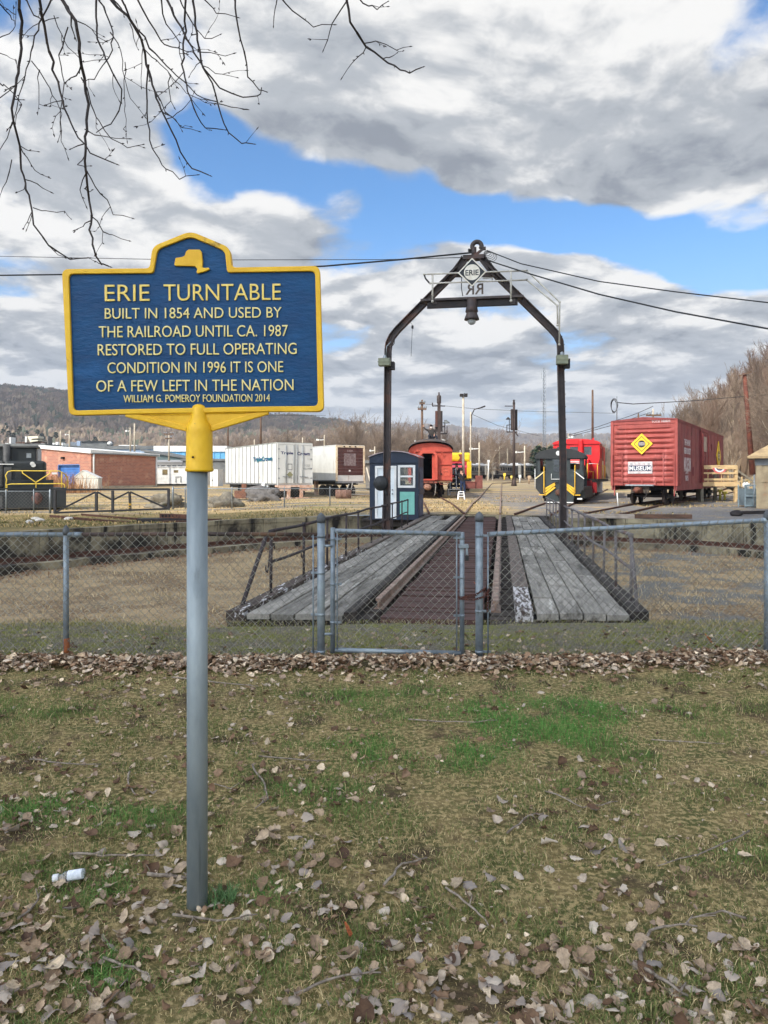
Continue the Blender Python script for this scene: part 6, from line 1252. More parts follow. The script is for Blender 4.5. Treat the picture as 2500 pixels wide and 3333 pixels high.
# ================================================================ far fence, black road gate, boulders, oddments on the left
def build_left_yard():
    bk = mat('gate_black', (30, 30, 32), (44, 42, 42), scale=4, rough=.6); gal = MATS['galv']
    G = thing('road_gate', 'long black tube gate with crossed braces before the brick building', 'gate'); 
    P = lambda px, py, Y=33.5: tuple(at(px, py, Y))
    Yl, Yr = 33.2, 34.6
    Yx = lambda px: Yl+(Yr-Yl)*(px-177)/370
    def b(p, q, w=.09, name='bar', m=bk): MB().bar(P(*p, Yx(p[0])), P(*q, Yx(q[0])), w, w).build(name, m, G)
    b((177, 1594), (549, 1592)); b((177, 1669), (549, 1656)); b((179, 1594), (179, 1671), .11, 'stile'); b((549, 1590), (549, 1659), .11, 'stile'); b((314, 1601), (314, 1666), .11, 'upright'); b((367, 1597), (367, 1669), .11, 'upright'); b((422, 1601), (424, 1664), .10, 'upright', mat('gate_stripe', (40, 38, 34), (170, 132, 40), scale=5, lo=.55, hi=.6))
    b((183, 1666), (312, 1601), .08, 'brace'); b((316, 1601), (365, 1627), .08, 'brace'); b((369, 1627), (420, 1601), .08, 'brace'); b((424, 1601), (547, 1656), .08, 'brace')
    wire = mat('far_wire', (110, 108, 104), rough=.7)
    def far_fence(label, pxs, Y0, Y1, pt, pb, term=()):
        f = thing('yard_fence', label, 'fence'); n = len(pxs); ys = [Y0+(Y1-Y0)*i/(n-1) for i in range(n)]
        for px, y in zip(pxs, ys):
            r = .05 if px in term else .032; MB().lathe([(r, 0), (r, gz(pt, y)-gz(pb, y)), (.01, gz(pt, y)-gz(pb, y)+.06)], 10, tuple(at(px, pb, y))).build('line_post', gal, f)
        a, c = at(pxs[0], pt+3, ys[0]), at(pxs[-1], pt+3, ys[-1]); MB().tube([a, c], .022, 6).build('top_rail', gal, f)
        # woven wire in the plane of the run
        d = (c-a); L = Vector((d.x, d.y, 0)).length; u = Vector((d.x, d.y, 0)).normalized(); mb = MB(); H = gz(pt, Y0)-gz(pb, Y0); p = .16; k = int(L/p)
        for i in range(-int(H/p), k):
            for s in (1, -1):
                s0 = i*p if s > 0 else i*p+H; e = s0+s*H; lo, hi = max(0, min(s0, e)), min(L, max(s0, e))
                if hi-lo < .05: continue
                z = lambda q: (abs(q-s0)/H)*H
                q0, q1 = a+u*lo, a+u*hi; zz = d.z/L; mb.tube([(q0.x, q0.y, a.z-H+zz*lo+z(lo)), (q1.x, q1.y, a.z-H+zz*hi+z(hi))], .0035, 3, False, False)
        mb.build('wire_mesh', wire, f); return f
    far_fence('low chain link fence before the black locomotive', [-180, -80, 20, 110, 163], 32.6, 33.1, 1596, 1671, (163,))
    far_fence('low chain link fence running before the white trailers', [563, 603, 755, 926, 1074, 1215], 34.7, 38.5, 1587, 1657, (563,))
    rm = mat('boulder', (128, 120, 104), (84, 80, 72), scale=1.6, rough=.95, bump=.8, bscale=5, c3=(84, 86, 70), s3=1.2)
    for px0, px1, t, bt, y, lab, sd in ((478, 592, 1611, 1650, 40.5, 'flat topped grey boulder behind the black road gate', 3), (676, 780, 1612, 1652, 40.5, 'rounded grey boulder right of the marker post', 8)):
        w = (gx(px1, y)-gx(px0, y))/2; h = gz(t, y)-gz(bt, y); o = MB().blob((0, 0, h*.25), 1, sd, .8, 18, (w*1.0, w*.7, h*.78), 1.6).build('boulder', rm, None, tuple(at((px0+px1)/2, bt, y))); tag(o, lab, 'boulder')
    # slab and drilled beam on the pit edge, pale stones
    Y = 27.6; s = thing('drilled_beam', 'rusty beam with a row of round holes on a dark slab at the pit edge', 'beam', tuple(at(562, 1690, Y))); w = gx(612, Y)-gx(515, Y); hx = mat('hole_black', (12, 10, 10)); 
    MB().bar((-w*.4, 0, .14), (w*.62, -.35, .12), .18, .16).build('beam_body', MATS['rust'], s); 
    for k in range(7): x = -w*.3+k*w*.13; MB().lathe([(.045, -.11), (.045, -.10)], 10, (x, -.145-.30*(x+w*.4)/w+.14, .14), axis='y').build('hole', hx, s)
    MB().box(-w*1.05, w*.75, -.5, .3, -.10, .04).build('slab', MATS['dark_steel'], s)
    st = mat('pale_stone', (206, 200, 188), (170, 162, 150), scale=5)
    for i, (px, py, y, lab) in enumerate(((118, 1680, 31, 'pale stone below the left fence post'), (130, 1692, 30, 'largest pale stone on the grass below the black gate'), (225, 1682, 31, 'pale stone in the grass under the left end of the black gate'), (95, 1706, 28, 'flat pale stone nearest the pit at the left edge'))):
        p = at(px, py, y); p.z = zg(p.x, p.y)+.03; o = MB().blob((0, 0, 0), .15, i, .5, 8, (1.3, .9, .6)).build('stone', st, None, tuple(p)); tag(o, lab, 'stone')
    # tarp heap and white bollards under the ribbed trailer
    t = MB().blob((0, 0, .1), 1, 21, .9, 12, (1.15, .6, .55), 2.2).build('tarp_heap', mat('tarp_grey', (112, 108, 104), (84, 80, 78), scale=3, rough=.8), None, tuple(at(862, 1622, 48.5))); tag(t, 'crumpled grey tarp heap beside the ribbed trailer', 'tarp')
    for i, (px, lab) in enumerate(((858, 'left white bollard under the ribbed trailer'), (874, 'right white bollard under the ribbed trailer'))):
        b_ = thing('white_bollard', lab, 'bollard', tuple(at(px, 1613, 53.))); MB().lathe([(.16, 0), (.16, .85), (.10, .97), (.02, 1.0)], 14).build('shaft', MATS['white'], b_); MB().lathe([(.165, .6), (.17, .62), (.165, .72)], 14).build('band', MATS['galv'], b_)
    br = thing('brown_crate', 'brown crates standing under the far end of the ribbed trailer', 'crate', tuple(at(790, 1622, 51.))); bm = mat('crate_brown', (128, 84, 62), (98, 66, 52), scale=3); MB().box(-.6, .5, 0, .6, 0, .55).build('box', bm, br); MB().box(-.02, .3, -.3, -.05, 0, 1.05).build('upright', bm, br)
build_left_yard()

# ================================================================ poles, lamps, signals, mast, wires
def build_poles():
    pale = mat('pole_pale', (196, 186, 166), (170, 158, 138), scale=3, rough=.8, c3=(140, 116, 92), s3=1.2); brown = mat('pole_brown', (112, 88, 70), (84, 66, 54), scale=2, rough=.9); redp = mat('pole_red_brown', (112, 62, 46), (84, 50, 40), scale=2, rough=.85); lamp = mat('lamp_white', (222, 222, 214)); gal = MATS['galv']; wt = MATS['white']
    def pole(name, label, cat, px, pyt, pyb, Y, w, m, cross=(), arms=(), group=None):
        x, z0, z1 = gx(px, Y), gz(pyb, Y), gz(pyt, Y); r = thing(name, label, cat, (x, Y, z0), 0, group); k = Y/F
        MB().lathe([(w*k*.5, 0), (w*k*.38, z1-z0), (.01, z1-z0+.05)], 10).build('pole', m, r)
        for py, half in cross:
            z = gz(py, Y)-z0; MB().box(-half*k, half*k, -.2, -.08, z-.08, z+.08).build('crossarm', brown, r); 
            for s in (-.9, -.45, .45, .9): MB().lathe([(.04, 0), (.08, .05), (.05, .2), (.01, .25)], 6, (s*half*k, -.14, z+.08)).build('insulator', gal, r)
        for py, dx, dy in arms:
            z = gz(py, Y)-z0; ex, ez = dx*k, z-dy*k; MB().tube([(0, 0, z-.1), (ex*.55, 0, ez-.02), (ex, 0, ez)], .06, 6).build('lamp_arm', wt if m is pale else gal, r); MB().box(min(ex*1.0, ex*1.45), max(ex, ex*1.45), -.16, .16, ez-.10, ez+.12).build('lamp_head', lamp, r)
        return r
    pole('utility_pole', 'utility pole with two crossarms left of the brown signal mast', 'pole', 1374, 1302, 1560, 70, 9, brown, ((1314, 9), (1332, 14)))
    pole('white_pole', 'tall pale pole topped by a flood light beside the orange coach', 'pole', 1508, 1292, 1605, 53, 9.5, pale)
    r = pole('street_lamp', 'street lamp with dark curved arm right of the tall pale pole', 'lamp', 1532, 1342, 1585, 66, 6, pale); k = 66/F; z = gz(1350, 66)-gz(1585, 66); MB().tube([(.06, 0, z-1.0), (.1, 0, z), (.35, 0, z+.5), (.8, 0, z+.62), (1.1, 0, z+.68)], .05, 6).build('lamp_arm', MATS['dark_steel'], r); MB().bar((.95, 0, z+.66), (1.35, 0, z+.80), .25, .12).build('lamp_head', MATS['dark_steel'], r)
    x = gx(1509, 53); fl = thing('flood_light', 'dark flood light cluster on top of the tall pale pole', 'lamp', (x, 53, gz(1292, 53))); MB().box(-.28, -.02, -.2, .1, .02, .22).build('lamp_head', MATS['dark_steel'], fl); MB().box(.04, .28, -.2, .1, .0, .24).build('lamp_head', MATS['dark_steel'], fl); MB().bar((-.05, 0, 0), (.08, 0, .3), .08).build('bracket', gal, fl)
    g = 'pale street lamps along the yard'
    for px, t, b, Y, w, dx, dy, lab in ((1560, 1441, 1562, 80, 6, -22, 10, 'pale street lamp pole before the first silver car'), (1626, 1452, 1512, 150, 5, -10, 4, 'pale street lamp pole behind the middle silver car'), (1652, 1460, 1512, 150, 5, 0, 0, 'pale bare pole behind the silver cars'), (1708, 1452, 1556, 84, 6, -26, 10, 'pale street lamp pole left of the switcher'), (1498, 1466, 1500, 88, 5, -8, 2, 'short pale lamp pole above the yellow locomotive'), (1220, 1454, 1500, 96, 5, -12, 3, 'pale lamp pole above the navy hut roof'), (1056, 1417, 1460, 86, 5, -18, 5, 'pale lamp pole above the second trailer'), (828, 1431, 1500, 110, 5, 0, 0, 'short pale pole above the ribbed trailer'), (985, 1425, 1500, 110, 5, 0, 0, 'thin pale pole between the two trailers'),
            (438, 1379, 1470, 92, 6, 0, 0, 'taller of two pale poles above the brick building'), (424, 1392, 1470, 95, 5, -10, 1, 'shorter of two pale lamp poles above the brick building'), (226, 1401, 1470, 110, 5, -9, 4, 'pale lamp pole above the left end of the brick building'), (197, 1404, 1450, 120, 5, 0, 0, 'thin white pole above the brick building roof'), (1850, 1412, 1440, 66, 4, 10, 1, 'pale lamp hook above the red locomotive')):
        pole('lamp_pole', lab, 'lamp', px, t, b, Y, w, pale, arms=((t+dy+6, dx, 4),) if dx else (), group=g)
    pole('utility_pole', 'pale utility pole with crossarms behind the marker socket', 'pole', 550, 1411, 1500, 105, 6, pale, ((1413, 16), (1427, 11)))
    pole('utility_pole', 'dark wooden pole above the white ribbed trailer', 'pole', 849, 1350, 1450, 78, 7, brown); pole('utility_pole', 'thin reddish pole left of the dark pole above the ribbed trailer', 'pole', 742, 1385, 1450, 84, 6, brown)
    pole('utility_pole', 'plain brown pole with wire loops behind the boxcar', 'pole', 1929, 1270, 1440, 60, 8, brown); pole('utility_pole', 'crossarm pole above the right end of the boxcar', 'pole', 2126, 1332, 1380, 70, 7, pale, ((1352, 24),)); pole('utility_pole', 'grey stub pole left of the crossarm pole behind the boxcar', 'pole', 2078, 1346, 1380, 70, 6, brown)
    r = pole('conduit_mast', 'thin grey mast with hanging wire coils above the boxcar', 'pole', 2008, 1292, 1400, 39, 3.5, gal); c = MB()
    for k in range(4): c.tube([(-.14+.20*math.cos(t)*(1-.1*k), .02*k, gz(1318, 39)-gz(1400, 39)+.36*math.sin(t)-.03*k) for t in np.linspace(0, 6.28, 16)], .012, 5)
    c.build('wire_coil', MATS['dark_steel'], r)
    r = thing('leaning_pole', 'tall red brown pole with a short crossarm among the trees at right', 'pole', tuple(at(2450, 1545, 62))); top = at(2423, 1215, 62)-at(2450, 1545, 62); MB().tube([(0, 0, 0), tuple(top*.5), tuple(top)], [.24, .2, .16], 10).build('pole', redp, r); MB().bar(tuple(top+Vector((-.55, -.2, -.25))), tuple(top+Vector((.5, -.2, .1))), .12).build('crossarm', brown, r)
    # signal masts
    sg = mat('signal_brown', (74, 60, 54), (52, 44, 42), scale=2, rough=.7); sb = mat('signal_back', (40, 36, 36), (58, 46, 42), scale=2); gl = mat('bell_grey', (120, 124, 122), (90, 94, 94), scale=4)
    def zr_(Y, b): return lambda py: gz(py, Y)-gz(b, Y)
    Y = 57.; b0 = 1620; Z = zr_(Y, b0); k = Y/F; r = thing('signal_mast', 'brown railway signal mast with tall backboard rising behind the orange coach', 'signal', tuple(at(1429, b0, Y)))
    MB().box(-5*k, 5*k, -.12, .12, 0, Z(1300)).build('mast', sg, r); MB().box(-12*k, 11*k, .14, .22, Z(1405), Z(1337)).build('backboard', sb, r); MB().box(-12*k, -5.2*k, -.16, .13, Z(1390), Z(1338)).build('signal_case', mat('signal_red_brown', (92, 58, 48), (70, 48, 42), scale=2), r); MB().box(5.2*k, 11*k, -.2, .13, Z(1405), Z(1338)).build('signal_case', sb, r)
    MB().lathe([(6*k, Z(1313)), (7*k, Z(1311)), (7*k, Z(1288)), (3*k, Z(1286)), (2*k, Z(1278)), (3*k, Z(1277))], 12).build('top_case', sg, r); MB().box(-22*k, 20*k, -.05, .05, Z(1323), Z(1320)).build('arm', sb, r); MB().box(-23*k, -20*k, -.1, .1, Z(1321), Z(1311)).build('arm_end', sb, r)
    f = MB(); f.bar((4*k, 0, Z(1412)), (27*k, 0, Z(1411)), .1); f.bar((26*k, 0, Z(1411)), (26*k, 0, Z(1388)), .06); f.bar((10*k, 0, Z(1389)), (18*k, 0, Z(1389)), .08); f.bar((19*k, 0, Z(1410)), (19*k, 0, Z(1367)), .07); f.build('ladder_frame', sb, r); MB().lathe([(.02, .0), (.28, -.24), (.30, -.28), (.1, -.26)], 12, (24*k, 0, Z(1366))).build('bell', gl, r)
    Y = 76.; b0 = 1582; Z = zr_(Y, b0); k = Y/F; r = thing('signal_mast', 'brown railway signal mast with backboard and bracket beside the straight track', 'signal', tuple(at(1673, b0, Y)))
    MB().tube([(0, 0, 0), (0, 0, Z(1315))], [5.0*k, 3.6*k], 10).build('mast', sg, r); MB().lathe([(10*k, 0), (8*k, .3), (5*k, 1.0)], 4).build('base', sg, r); MB().box(-9*k, 13*k, .25, .35, Z(1400), Z(1332)).build('backboard', sb, r); MB().box(-9*k, -4*k, -.2, .24, Z(1398), Z(1332)).build('signal_case', sg, r)
    MB().lathe([(3*k, Z(1318)), (4.5*k, Z(1316)), (4*k, Z(1310)), (2*k, Z(1304)), (5*k, Z(1303)), (2*k, Z(1301))], 10).build('finial', sb, r); MB().box(-30*k, 4*k, -.05, .05, Z(1323), Z(1320.5)).build('arm', sb, r)
    f = MB(); f.bar((-24*k, 0, Z(1406)), (10*k, 0, Z(1406)), .12); f.bar((-23*k, 0, Z(1406)), (-23*k, 0, Z(1384)), .08); f.bar((-24*k, 0, Z(1384)), (-4*k, 0, Z(1382)), .08); f.bar((-15*k, 0, Z(1406)), (-15*k, 0, Z(1362)), .07); f.bar((5*k, 0, Z(1408)), (14*k, 0, Z(1420)), .1); f.build('bracket', sb, r); MB().lathe([(.02, .0), (.24, -.22), (.26, -.28), (.1, -.28)], 12, (-19*k, 0, Z(1357))).build('bell', sb, r)
    for i in range(8): MB().box(-8*k, -4*k, -.03, .03, Z(1560-i*18), Z(1559-i*18)).build('step', sb, r)
    # lattice radio mast
    Y = 240.; r = thing('radio_mast', 'tall thin lattice radio mast rising over the far hill', 'mast', tuple(at(1772, 1540, Y))); H = gz(1198, Y)-gz(1540, Y); w = 4.6*Y/F; mt = mat('mast_steel', (150, 156, 160), (130, 136, 140), scale=1); m = MB(); C = [(-w, 0), (w, 0), (0, w*1.4)]
    for x, y in C: m.tube([(x, y, 0), (x, y, H)], .10, 4)
    n = 26
    for j in range(n):
        for i in range(3):
            a, b = C[i], C[(i+1) % 3]; z0, z1 = H*j/n, H*(j+1)/n; m.tube([(*a, z0), (*b, z1)], .045, 3); m.tube([(*a, z1), (*b, z1)], .045, 3)
    m.build('lattice', mt, r); a = MB(); kx = Y/F
    for py in (1232, 1307): a.tube([(-4*kx, 0, gz(py, Y)-gz(1540, Y)), (-9*kx, 0, gz(py, Y)-gz(1540, Y)), (-10*kx, 0, gz(py-30, Y)-gz(1540, Y))], .05, 4)
    a.build('antenna', mt, r)
    # small signs and stubs along the straight track
    for i, (px, t, b, Y, c, lab) in enumerate(((1642, 1540, 1562, 92, (226, 196, 70), 'yellow stub post beside the far track'), (1590, 1497, 1560, 92, (200, 200, 196), 'thin post with a white plate behind the track curve'), (1692, 1545, 1572, 84, (206, 206, 200), 'white stub post right of the signal mast'), (1722, 1548, 1575, 78, (176, 150, 120), 'tan stub post near the track curve'), (1665, 1548, 1562, 96, (216, 190, 90), 'pale yellow bollard beside the far grade crossing'))):
        s = thing('marker_post', lab, 'post', tuple(at(px, b, Y))); h = gz(t, Y)-gz(b, Y); MB().lathe([(.09, 0), (.09, h)], 8).build('shaft', mat('stub%d' % i, c), s); MB().box(-.16, .16, -.1, -.05, h-.35, h).build('plate', mat('stubp%d' % i, tuple(min(255, v+10) for v in c)), s)
    # overhead cables
    def cable(label, pts, r, Y, mt=None, sag=0):
        p = [at(px, py, y) for px, py, y in pts]; P = []
        for a, b in zip(p, p[1:]):
            n = 14; P += [a.lerp(b, i/n)-Vector((0, 0, sag*4*(i/n)*(1-i/n))) for i in range(n)]
        P.append(p[-1]); t = thing('overhead_cable', label, 'cable'); MB().tube(P, r, 5).build('strand', mt or MATS['black'], t)
    yb = PC.y-.2
    cable('dark twisted cable from the arch crown to the left', [(1536, 822, yb), (1300, 845, 19.5), (1056, 866, 20), (600, 888, 21), (0, 896, 22), (-700, 890, 24)], .024, 0)
    cable('thin wire from the arch crown to the left', [(1500, 838, yb), (1240, 845, 21), (600, 846, 24), (0, 834, 27), (-700, 810, 30)], .011, 0)
    cable('upper cable from the arch crown to the right', [(1585, 815, yb), (1695, 858, 18.6), (1950, 916, 17.2), (2200, 950, 16), (2500, 985, 14.5), (3000, 1030, 12)], .014, 0)
    cable('lower thick cable from the arch crown to the right', [(1580, 845, yb), (1720, 890, 18.4), (1950, 958, 17), (2200, 1015, 15.6), (2500, 1070, 14), (3000, 1140, 11.5)], .018, 0)
    cable('wire running right from the thin mast over the boxcar', [(2008, 1310, 39), (2060, 1315, 40), (2250, 1305, 50), (2424, 1290, 62), (2700, 1270, 70)], .025, 0)
    cable('wires falling left behind the boxcar', [(2126, 1322, 70), (2000, 1370, 72), (1850, 1415, 76)], .03, 0, sag=.1); cable('second wire falling left behind the boxcar', [(2124, 1340, 70), (1990, 1385, 72), (1840, 1425, 76)], .03, 0)
    cable('wire over the far trees between signal masts', [(1374, 1314, 70), (1540, 1330, 72), (1700, 1338, 74), (2000, 1345, 78)], .018, 0); cable('faint wire sloping down to the right signal mast', [(1540, 1350, 66), (1620, 1385, 74), (1760, 1420, 90)], .02, 0)
    cable('wires crossing above the ribbed trailer', [(840, 1352, 78), (960, 1352, 78), (1060, 1352, 80)], .018, 0)
build_poles()

# ================================================================ people and the step stool
def build_person(label, loc, rz, J, cols):
    """J: joints {name: (x, y, z, radius, parent, colour)}; one continuous skinned body"""
    names = list(J); vs = [J[n][:3] for n in names]; ed = [(names.index(J[n][4]), i) for i, n in enumerate(names) if J[n][4]]
    me = bpy.data.meshes.new('person'); me.from_pydata(vs, ed, []); o = bpy.data.objects.new('person_tmp', me); COL.objects.link(o)
    sk = o.modifiers.new('skin', 'SKIN'); sk.use_smooth_shade = True
    for i, n in enumerate(names):
        d = me.skin_vertices[0].data[i]; r = J[n][3]; d.radius = (r, r) if not isinstance(r, tuple) else r; d.use_root = (n == 'pelvis')
    ss = o.modifiers.new('sub', 'SUBSURF'); ss.levels = ss.render_levels = 2
    bpy.context.view_layer.update(); m2 = bpy.data.meshes.new_from_object(o.evaluated_get(bpy.context.evaluated_depsgraph_get())); bpy.data.objects.remove(o)
    keys = list(cols); m2.materials.clear(); [m2.materials.append(cols[k]) for k in keys]
    segs = [(Vector(J[J[n][4]][:3]), Vector(J[n][:3]), keys.index(J[n][5])) for n in names if J[n][4]]
    for p in m2.polygons:
        c = p.center; best = min(segs, key=lambda s: (c-(s[0]+(s[1]-s[0])*min(1, max(0, (c-s[0]).dot(s[1]-s[0])/max(1e-9, (s[1]-s[0]).length_squared))))).length); p.material_index = best[2]; p.use_smooth = True
    m2.name = 'person'; r = bpy.data.objects.new('person', m2); COL.objects.link(r); r.location = loc; r.rotation_euler = (0, 0, rz); return tag(r, label, 'person')
def build_people():
    jk = mat('jacket_black', (30, 30, 33), (42, 40, 42), scale=7, rough=.9); jd = mat('coat_dark_grey', (52, 48, 46), (66, 60, 56), scale=6, rough=.9); jeans = mat('jeans', (42, 56, 84), (32, 42, 66), scale=8, rough=.9); dkp = mat('trousers_dark', (40, 44, 54), (30, 33, 42), scale=6, rough=.9); skin = mat('skin', (196, 150, 128), rough=.6); hair = mat('cap_dark', (36, 26, 26), rough=.9); beard = mat('face_white', (216, 208, 200), rough=.8); red = mat('cap_red_brown', (96, 40, 40), rough=.9)
    def head(o, c, m, brim=None, sc=1):
        MB().lathe([(.115*sc, -.02), (.118*sc, .03), (.10*sc, .09), (.05*sc, .125), (.003, .13)], 14, (c[0], c[1], c[2]+.02)).build('cap', m, o)
        if brim: MB().box(c[0]-.07, c[0]+.07, c[1]-.20, c[1]-.09, c[2]+.01, c[2]+.03).build('cap_brim', m, o)
    # man sitting on the coach roof, right arm raised
    c = Vector(coach.location); z = 4.12; L = (c.x+.18, c.y+1.9, c.z+z)
    J = dict(pelvis=(0, 0, .18, .17, None, 't'), waist=(0, -.02, .36, .16, 'pelvis', 'j'), chest=(0, -.05, .60, .19, 'waist', 'j'), neck=(-.02, -.06, .80, .07, 'chest', 'j'), head=(-.03, -.10, .93, .105, 'neck', 's'), crown=(-.03, -.10, 1.02, .08, 'head', 's'),
        shl=(-.22, -.06, .72, .085, 'chest', 'j'), ell=(-.44, -.12, .78, .062, 'shl', 'j'), wrl=(-.58, -.15, .98, .045, 'ell', 'j'), hal=(-.62, -.16, 1.07, .04, 'wrl', 's'), shr=(.22, -.06, .72, .085, 'chest', 'j'), elr=(.34, -.08, .45, .062, 'shr', 'j'), wrr=(.22, -.28, .36, .045, 'elr', 'j'), har=(.15, -.33, .35, .04, 'wrr', 's'),
        hipl=(-.12, -.03, .16, .11, 'pelvis', 't'), knl=(-.20, -.42, .36, .085, 'hipl', 't'), anl=(-.20, -.50, .0, .055, 'knl', 't'), tol=(-.20, -.68, -.06, .045, 'anl', 'j'), hipr=(.12, -.03, .16, .11, 'pelvis', 't'), knr=(.30, -.40, .32, .085, 'hipr', 't'), anr=(.42, -.46, -.03, .055, 'knr', 't'), tor=(.46, -.62, -.10, .045, 'anr', 'j'))
    o = build_person('person in dark coat sitting on the coach roof with one arm raised', L, 0, J, dict(j=jd, t=dkp, s=skin)); head(o, (-.03, -.10, .99), hair); MB().blob((-.03, -.185, .90), .075, 1, .1, 8, (1, .6, 1)).build('beard', beard, o); MB().blob((-.03, -.20, .95), .022, 1, 0, 5).build('nose', skin, o)
    # upper person on the ladder, seen from behind
    def standing(reach, lean=0, tt='t'):
        return dict(pelvis=(0, 0, .92, .15, None, tt), waist=(lean*.2, 0, 1.08, .15, 'pelvis', 'j'), chest=(lean*.5, 0, 1.34, .18, 'waist', 'j'), neck=(lean*.7, 0, 1.54, .07, 'chest', 's'), head=(lean*.8, -.01, 1.66, .10, 'neck', 's'), crown=(lean*.82, 0, 1.75, .08, 'head', 's'),
            shl=(-.21+lean*.6, 0, 1.46, .08, 'chest', 'j'), ell=(-.30-reach*.14, .10*reach, 1.26+.14*reach, .06, 'shl', 'j'), wrl=(-.36-reach*.34, .22*reach, 1.14+.34*reach, .045, 'ell', 'j'), hal=(-.38-reach*.42, .25*reach, 1.10+.40*reach, .04, 'wrl', 's'), shr=(.21+lean*.6, 0, 1.46, .08, 'chest', 'j'), elr=(.30, .08*reach, 1.22, .06, 'shr', 'j'), wrr=(.16-reach*.3, .20*reach, 1.10+.12*reach, .045, 'elr', 'j'), har=(.10-reach*.36, .23*reach, 1.10+.14*reach, .04, 'wrr', 's'),
            hipl=(-.10, 0, .88, .12, 'pelvis', tt), knl=(-.12, -.02, .50, .085, 'hipl', tt), anl=(-.13, .02, .10, .055, 'knl', tt), tol=(-.14, -.14, .04, .05, 'anl', 'j'), hipr=(.10, 0, .88, .12, 'pelvis', tt), knr=(.13, -.03, .50, .085, 'hipr', tt), anr=(.14, .02, .10, .055, 'knr', tt), tor=(.15, -.14, .04, .05, 'anr', 'j'))
    Y = 53.2; p = at(1486, 1588, Y); o = build_person('person in black jacket and cap standing high on the ladder beside the coach', tuple(p), math.radians(35), standing(.5), dict(j=jk, t=dkp, s=skin)); head(o, (0, 0, 1.72), red, True)
    Y = 50.6; zz = zg(4.8, Y); p = Vector((gx(1506, Y), Y, gz(1608, Y)-.05)); o = build_person('person in black jacket and blue jeans reaching up to the coach side', tuple(p), math.radians(10), standing(1.0, -.12), dict(j=jk, t=jeans, s=skin)); head(o, (-.09, 0, 1.72), hair)
    # ladder, stool
    Y = 52.; lad = thing('step_ladder', 'grey step ladder standing against the side of the orange coach', 'ladder', tuple(at(1478, 1612, Y))); gm = MATS['galv']
    H = gz(1500, Y)-gz(1612, Y)-1.0
    for x in (-.28, .22): MB().bar((x, .1, 0), (x*.8, .6, 2.0), .06, .08).build('stile', gm, lad)
    for k in range(6): MB().box(-.26, .20, .1+k*.09, .22+k*.09, .25+k*.32, .29+k*.32).build('rung', gm, lad)
    MB().box(-.5, .55, -.35, .25, .42, .47).build('plank', MATS['white'], lad)
    for x in (-.45, .5): MB().box(x-.03, x+.03, -.3, .2, 0, .42).build('trestle', gm, lad)
    Y = 48.0; z0 = gz(1631, Y); st = thing('step_stool', 'white plastic step stool on the gravel before the coach', 'stool', (gx(1501.5, Y), Y, max(z0, zg(5, Y)))); wp = mat('white_plastic', (232, 232, 230), (222, 222, 220), rough=.4); W, H = .215, .56
    MB().box(-W*.86, W*.86, -.12, .12, H-.05, H).build('seat', wp, st, bevel=.01)
    for s in (-1, 1):
        for y in (-.11, .11): MB().bar((s*W*.78, y*.9, H-.04), (s*W*1.05, y*1.35, 0), .06, .05).build('leg', wp, st)
    for z, w in ((.20, .95), (.38, .84)): MB().box(-W*w, W*w, -.145, -.10, z-.025, z+.025).build('rung', wp, st)
    rk = thing('red_cabinet', 'rusty red trackside cabinet at the foot of the street lamp', 'cabinet', tuple(at(1530, 1590, 63))); rc = mat('cabinet_red', (140, 84, 74), (112, 66, 58), scale=3)
    MB().box(-.35, .45, -.2, .3, 0, .55).build('base', rc, rk); MB().box(.5, 1.1, -.1, .4, 0, 1.15).build('case', rc, rk); MB().box(-.4, .5, -.25, .35, .55, .62).build('lid', rc, rk)
build_people()
# ================================================================ hills and trees
def seg_arrays(segs, n=3):
    """list of (p, q, r0, r1) -> tapered prisms, all at once"""
    a = np.array([(*p, *q, r0, r1) for p, q, r0, r1 in segs], dtype=float); P, Q, R0, R1 = a[:, :3], a[:, 3:6], a[:, 6], a[:, 7]
    d = Q-P; d /= np.maximum(np.linalg.norm(d, axis=1, keepdims=True), 1e-9)
    ref = np.where(np.abs(d[:, 2:3]) > .9, np.array([[1., 0, 0]]), np.array([[0, 0, 1.]]))
    u = np.cross(d, ref); u /= np.linalg.norm(u, axis=1, keepdims=True); w = np.cross(d, u)
    vs = []
    for C, R in ((P, R0), (Q, R1)):
        for j in range(n):
            t = 2*math.pi*j/n; vs.append(C+(u*math.cos(t)+w*math.sin(t))*R[:, None])
    v = np.stack(vs, 1).reshape(-1, 3); N = len(segs); base = np.arange(N)[:, None, None]*2*n
    q = np.array([[j, (j+1) % n, n+(j+1) % n, n+j] for j in range(n)])[None]
    return v, (base+q).reshape(-1, 4)
def np_mesh(name, v, f, tint=None, smooth=False):
    me = bpy.data.meshes.new(name); k = f.shape[1]
    me.vertices.add(len(v)); me.vertices.foreach_set('co', np.ascontiguousarray(v, dtype=np.float32).ravel())
    me.loops.add(f.size); me.loops.foreach_set('vertex_index', f.astype(np.int32).ravel())
    me.polygons.add(len(f)); me.polygons.foreach_set('loop_start', np.arange(0, f.size, k, dtype=np.int32)); me.polygons.foreach_set('loop_total', np.full(len(f), k, dtype=np.int32))
    if smooth: me.polygons.foreach_set('use_smooth', np.ones(len(f), dtype=bool))
    if tint is not None:
        at_ = me.attributes.new('tint', 'FLOAT_COLOR', 'POINT'); c = np.ones((len(v), 4), dtype=np.float32); c[:, :3] = tint; at_.data.foreach_set('color', c.ravel())
    me.update(); me.validate(); return me
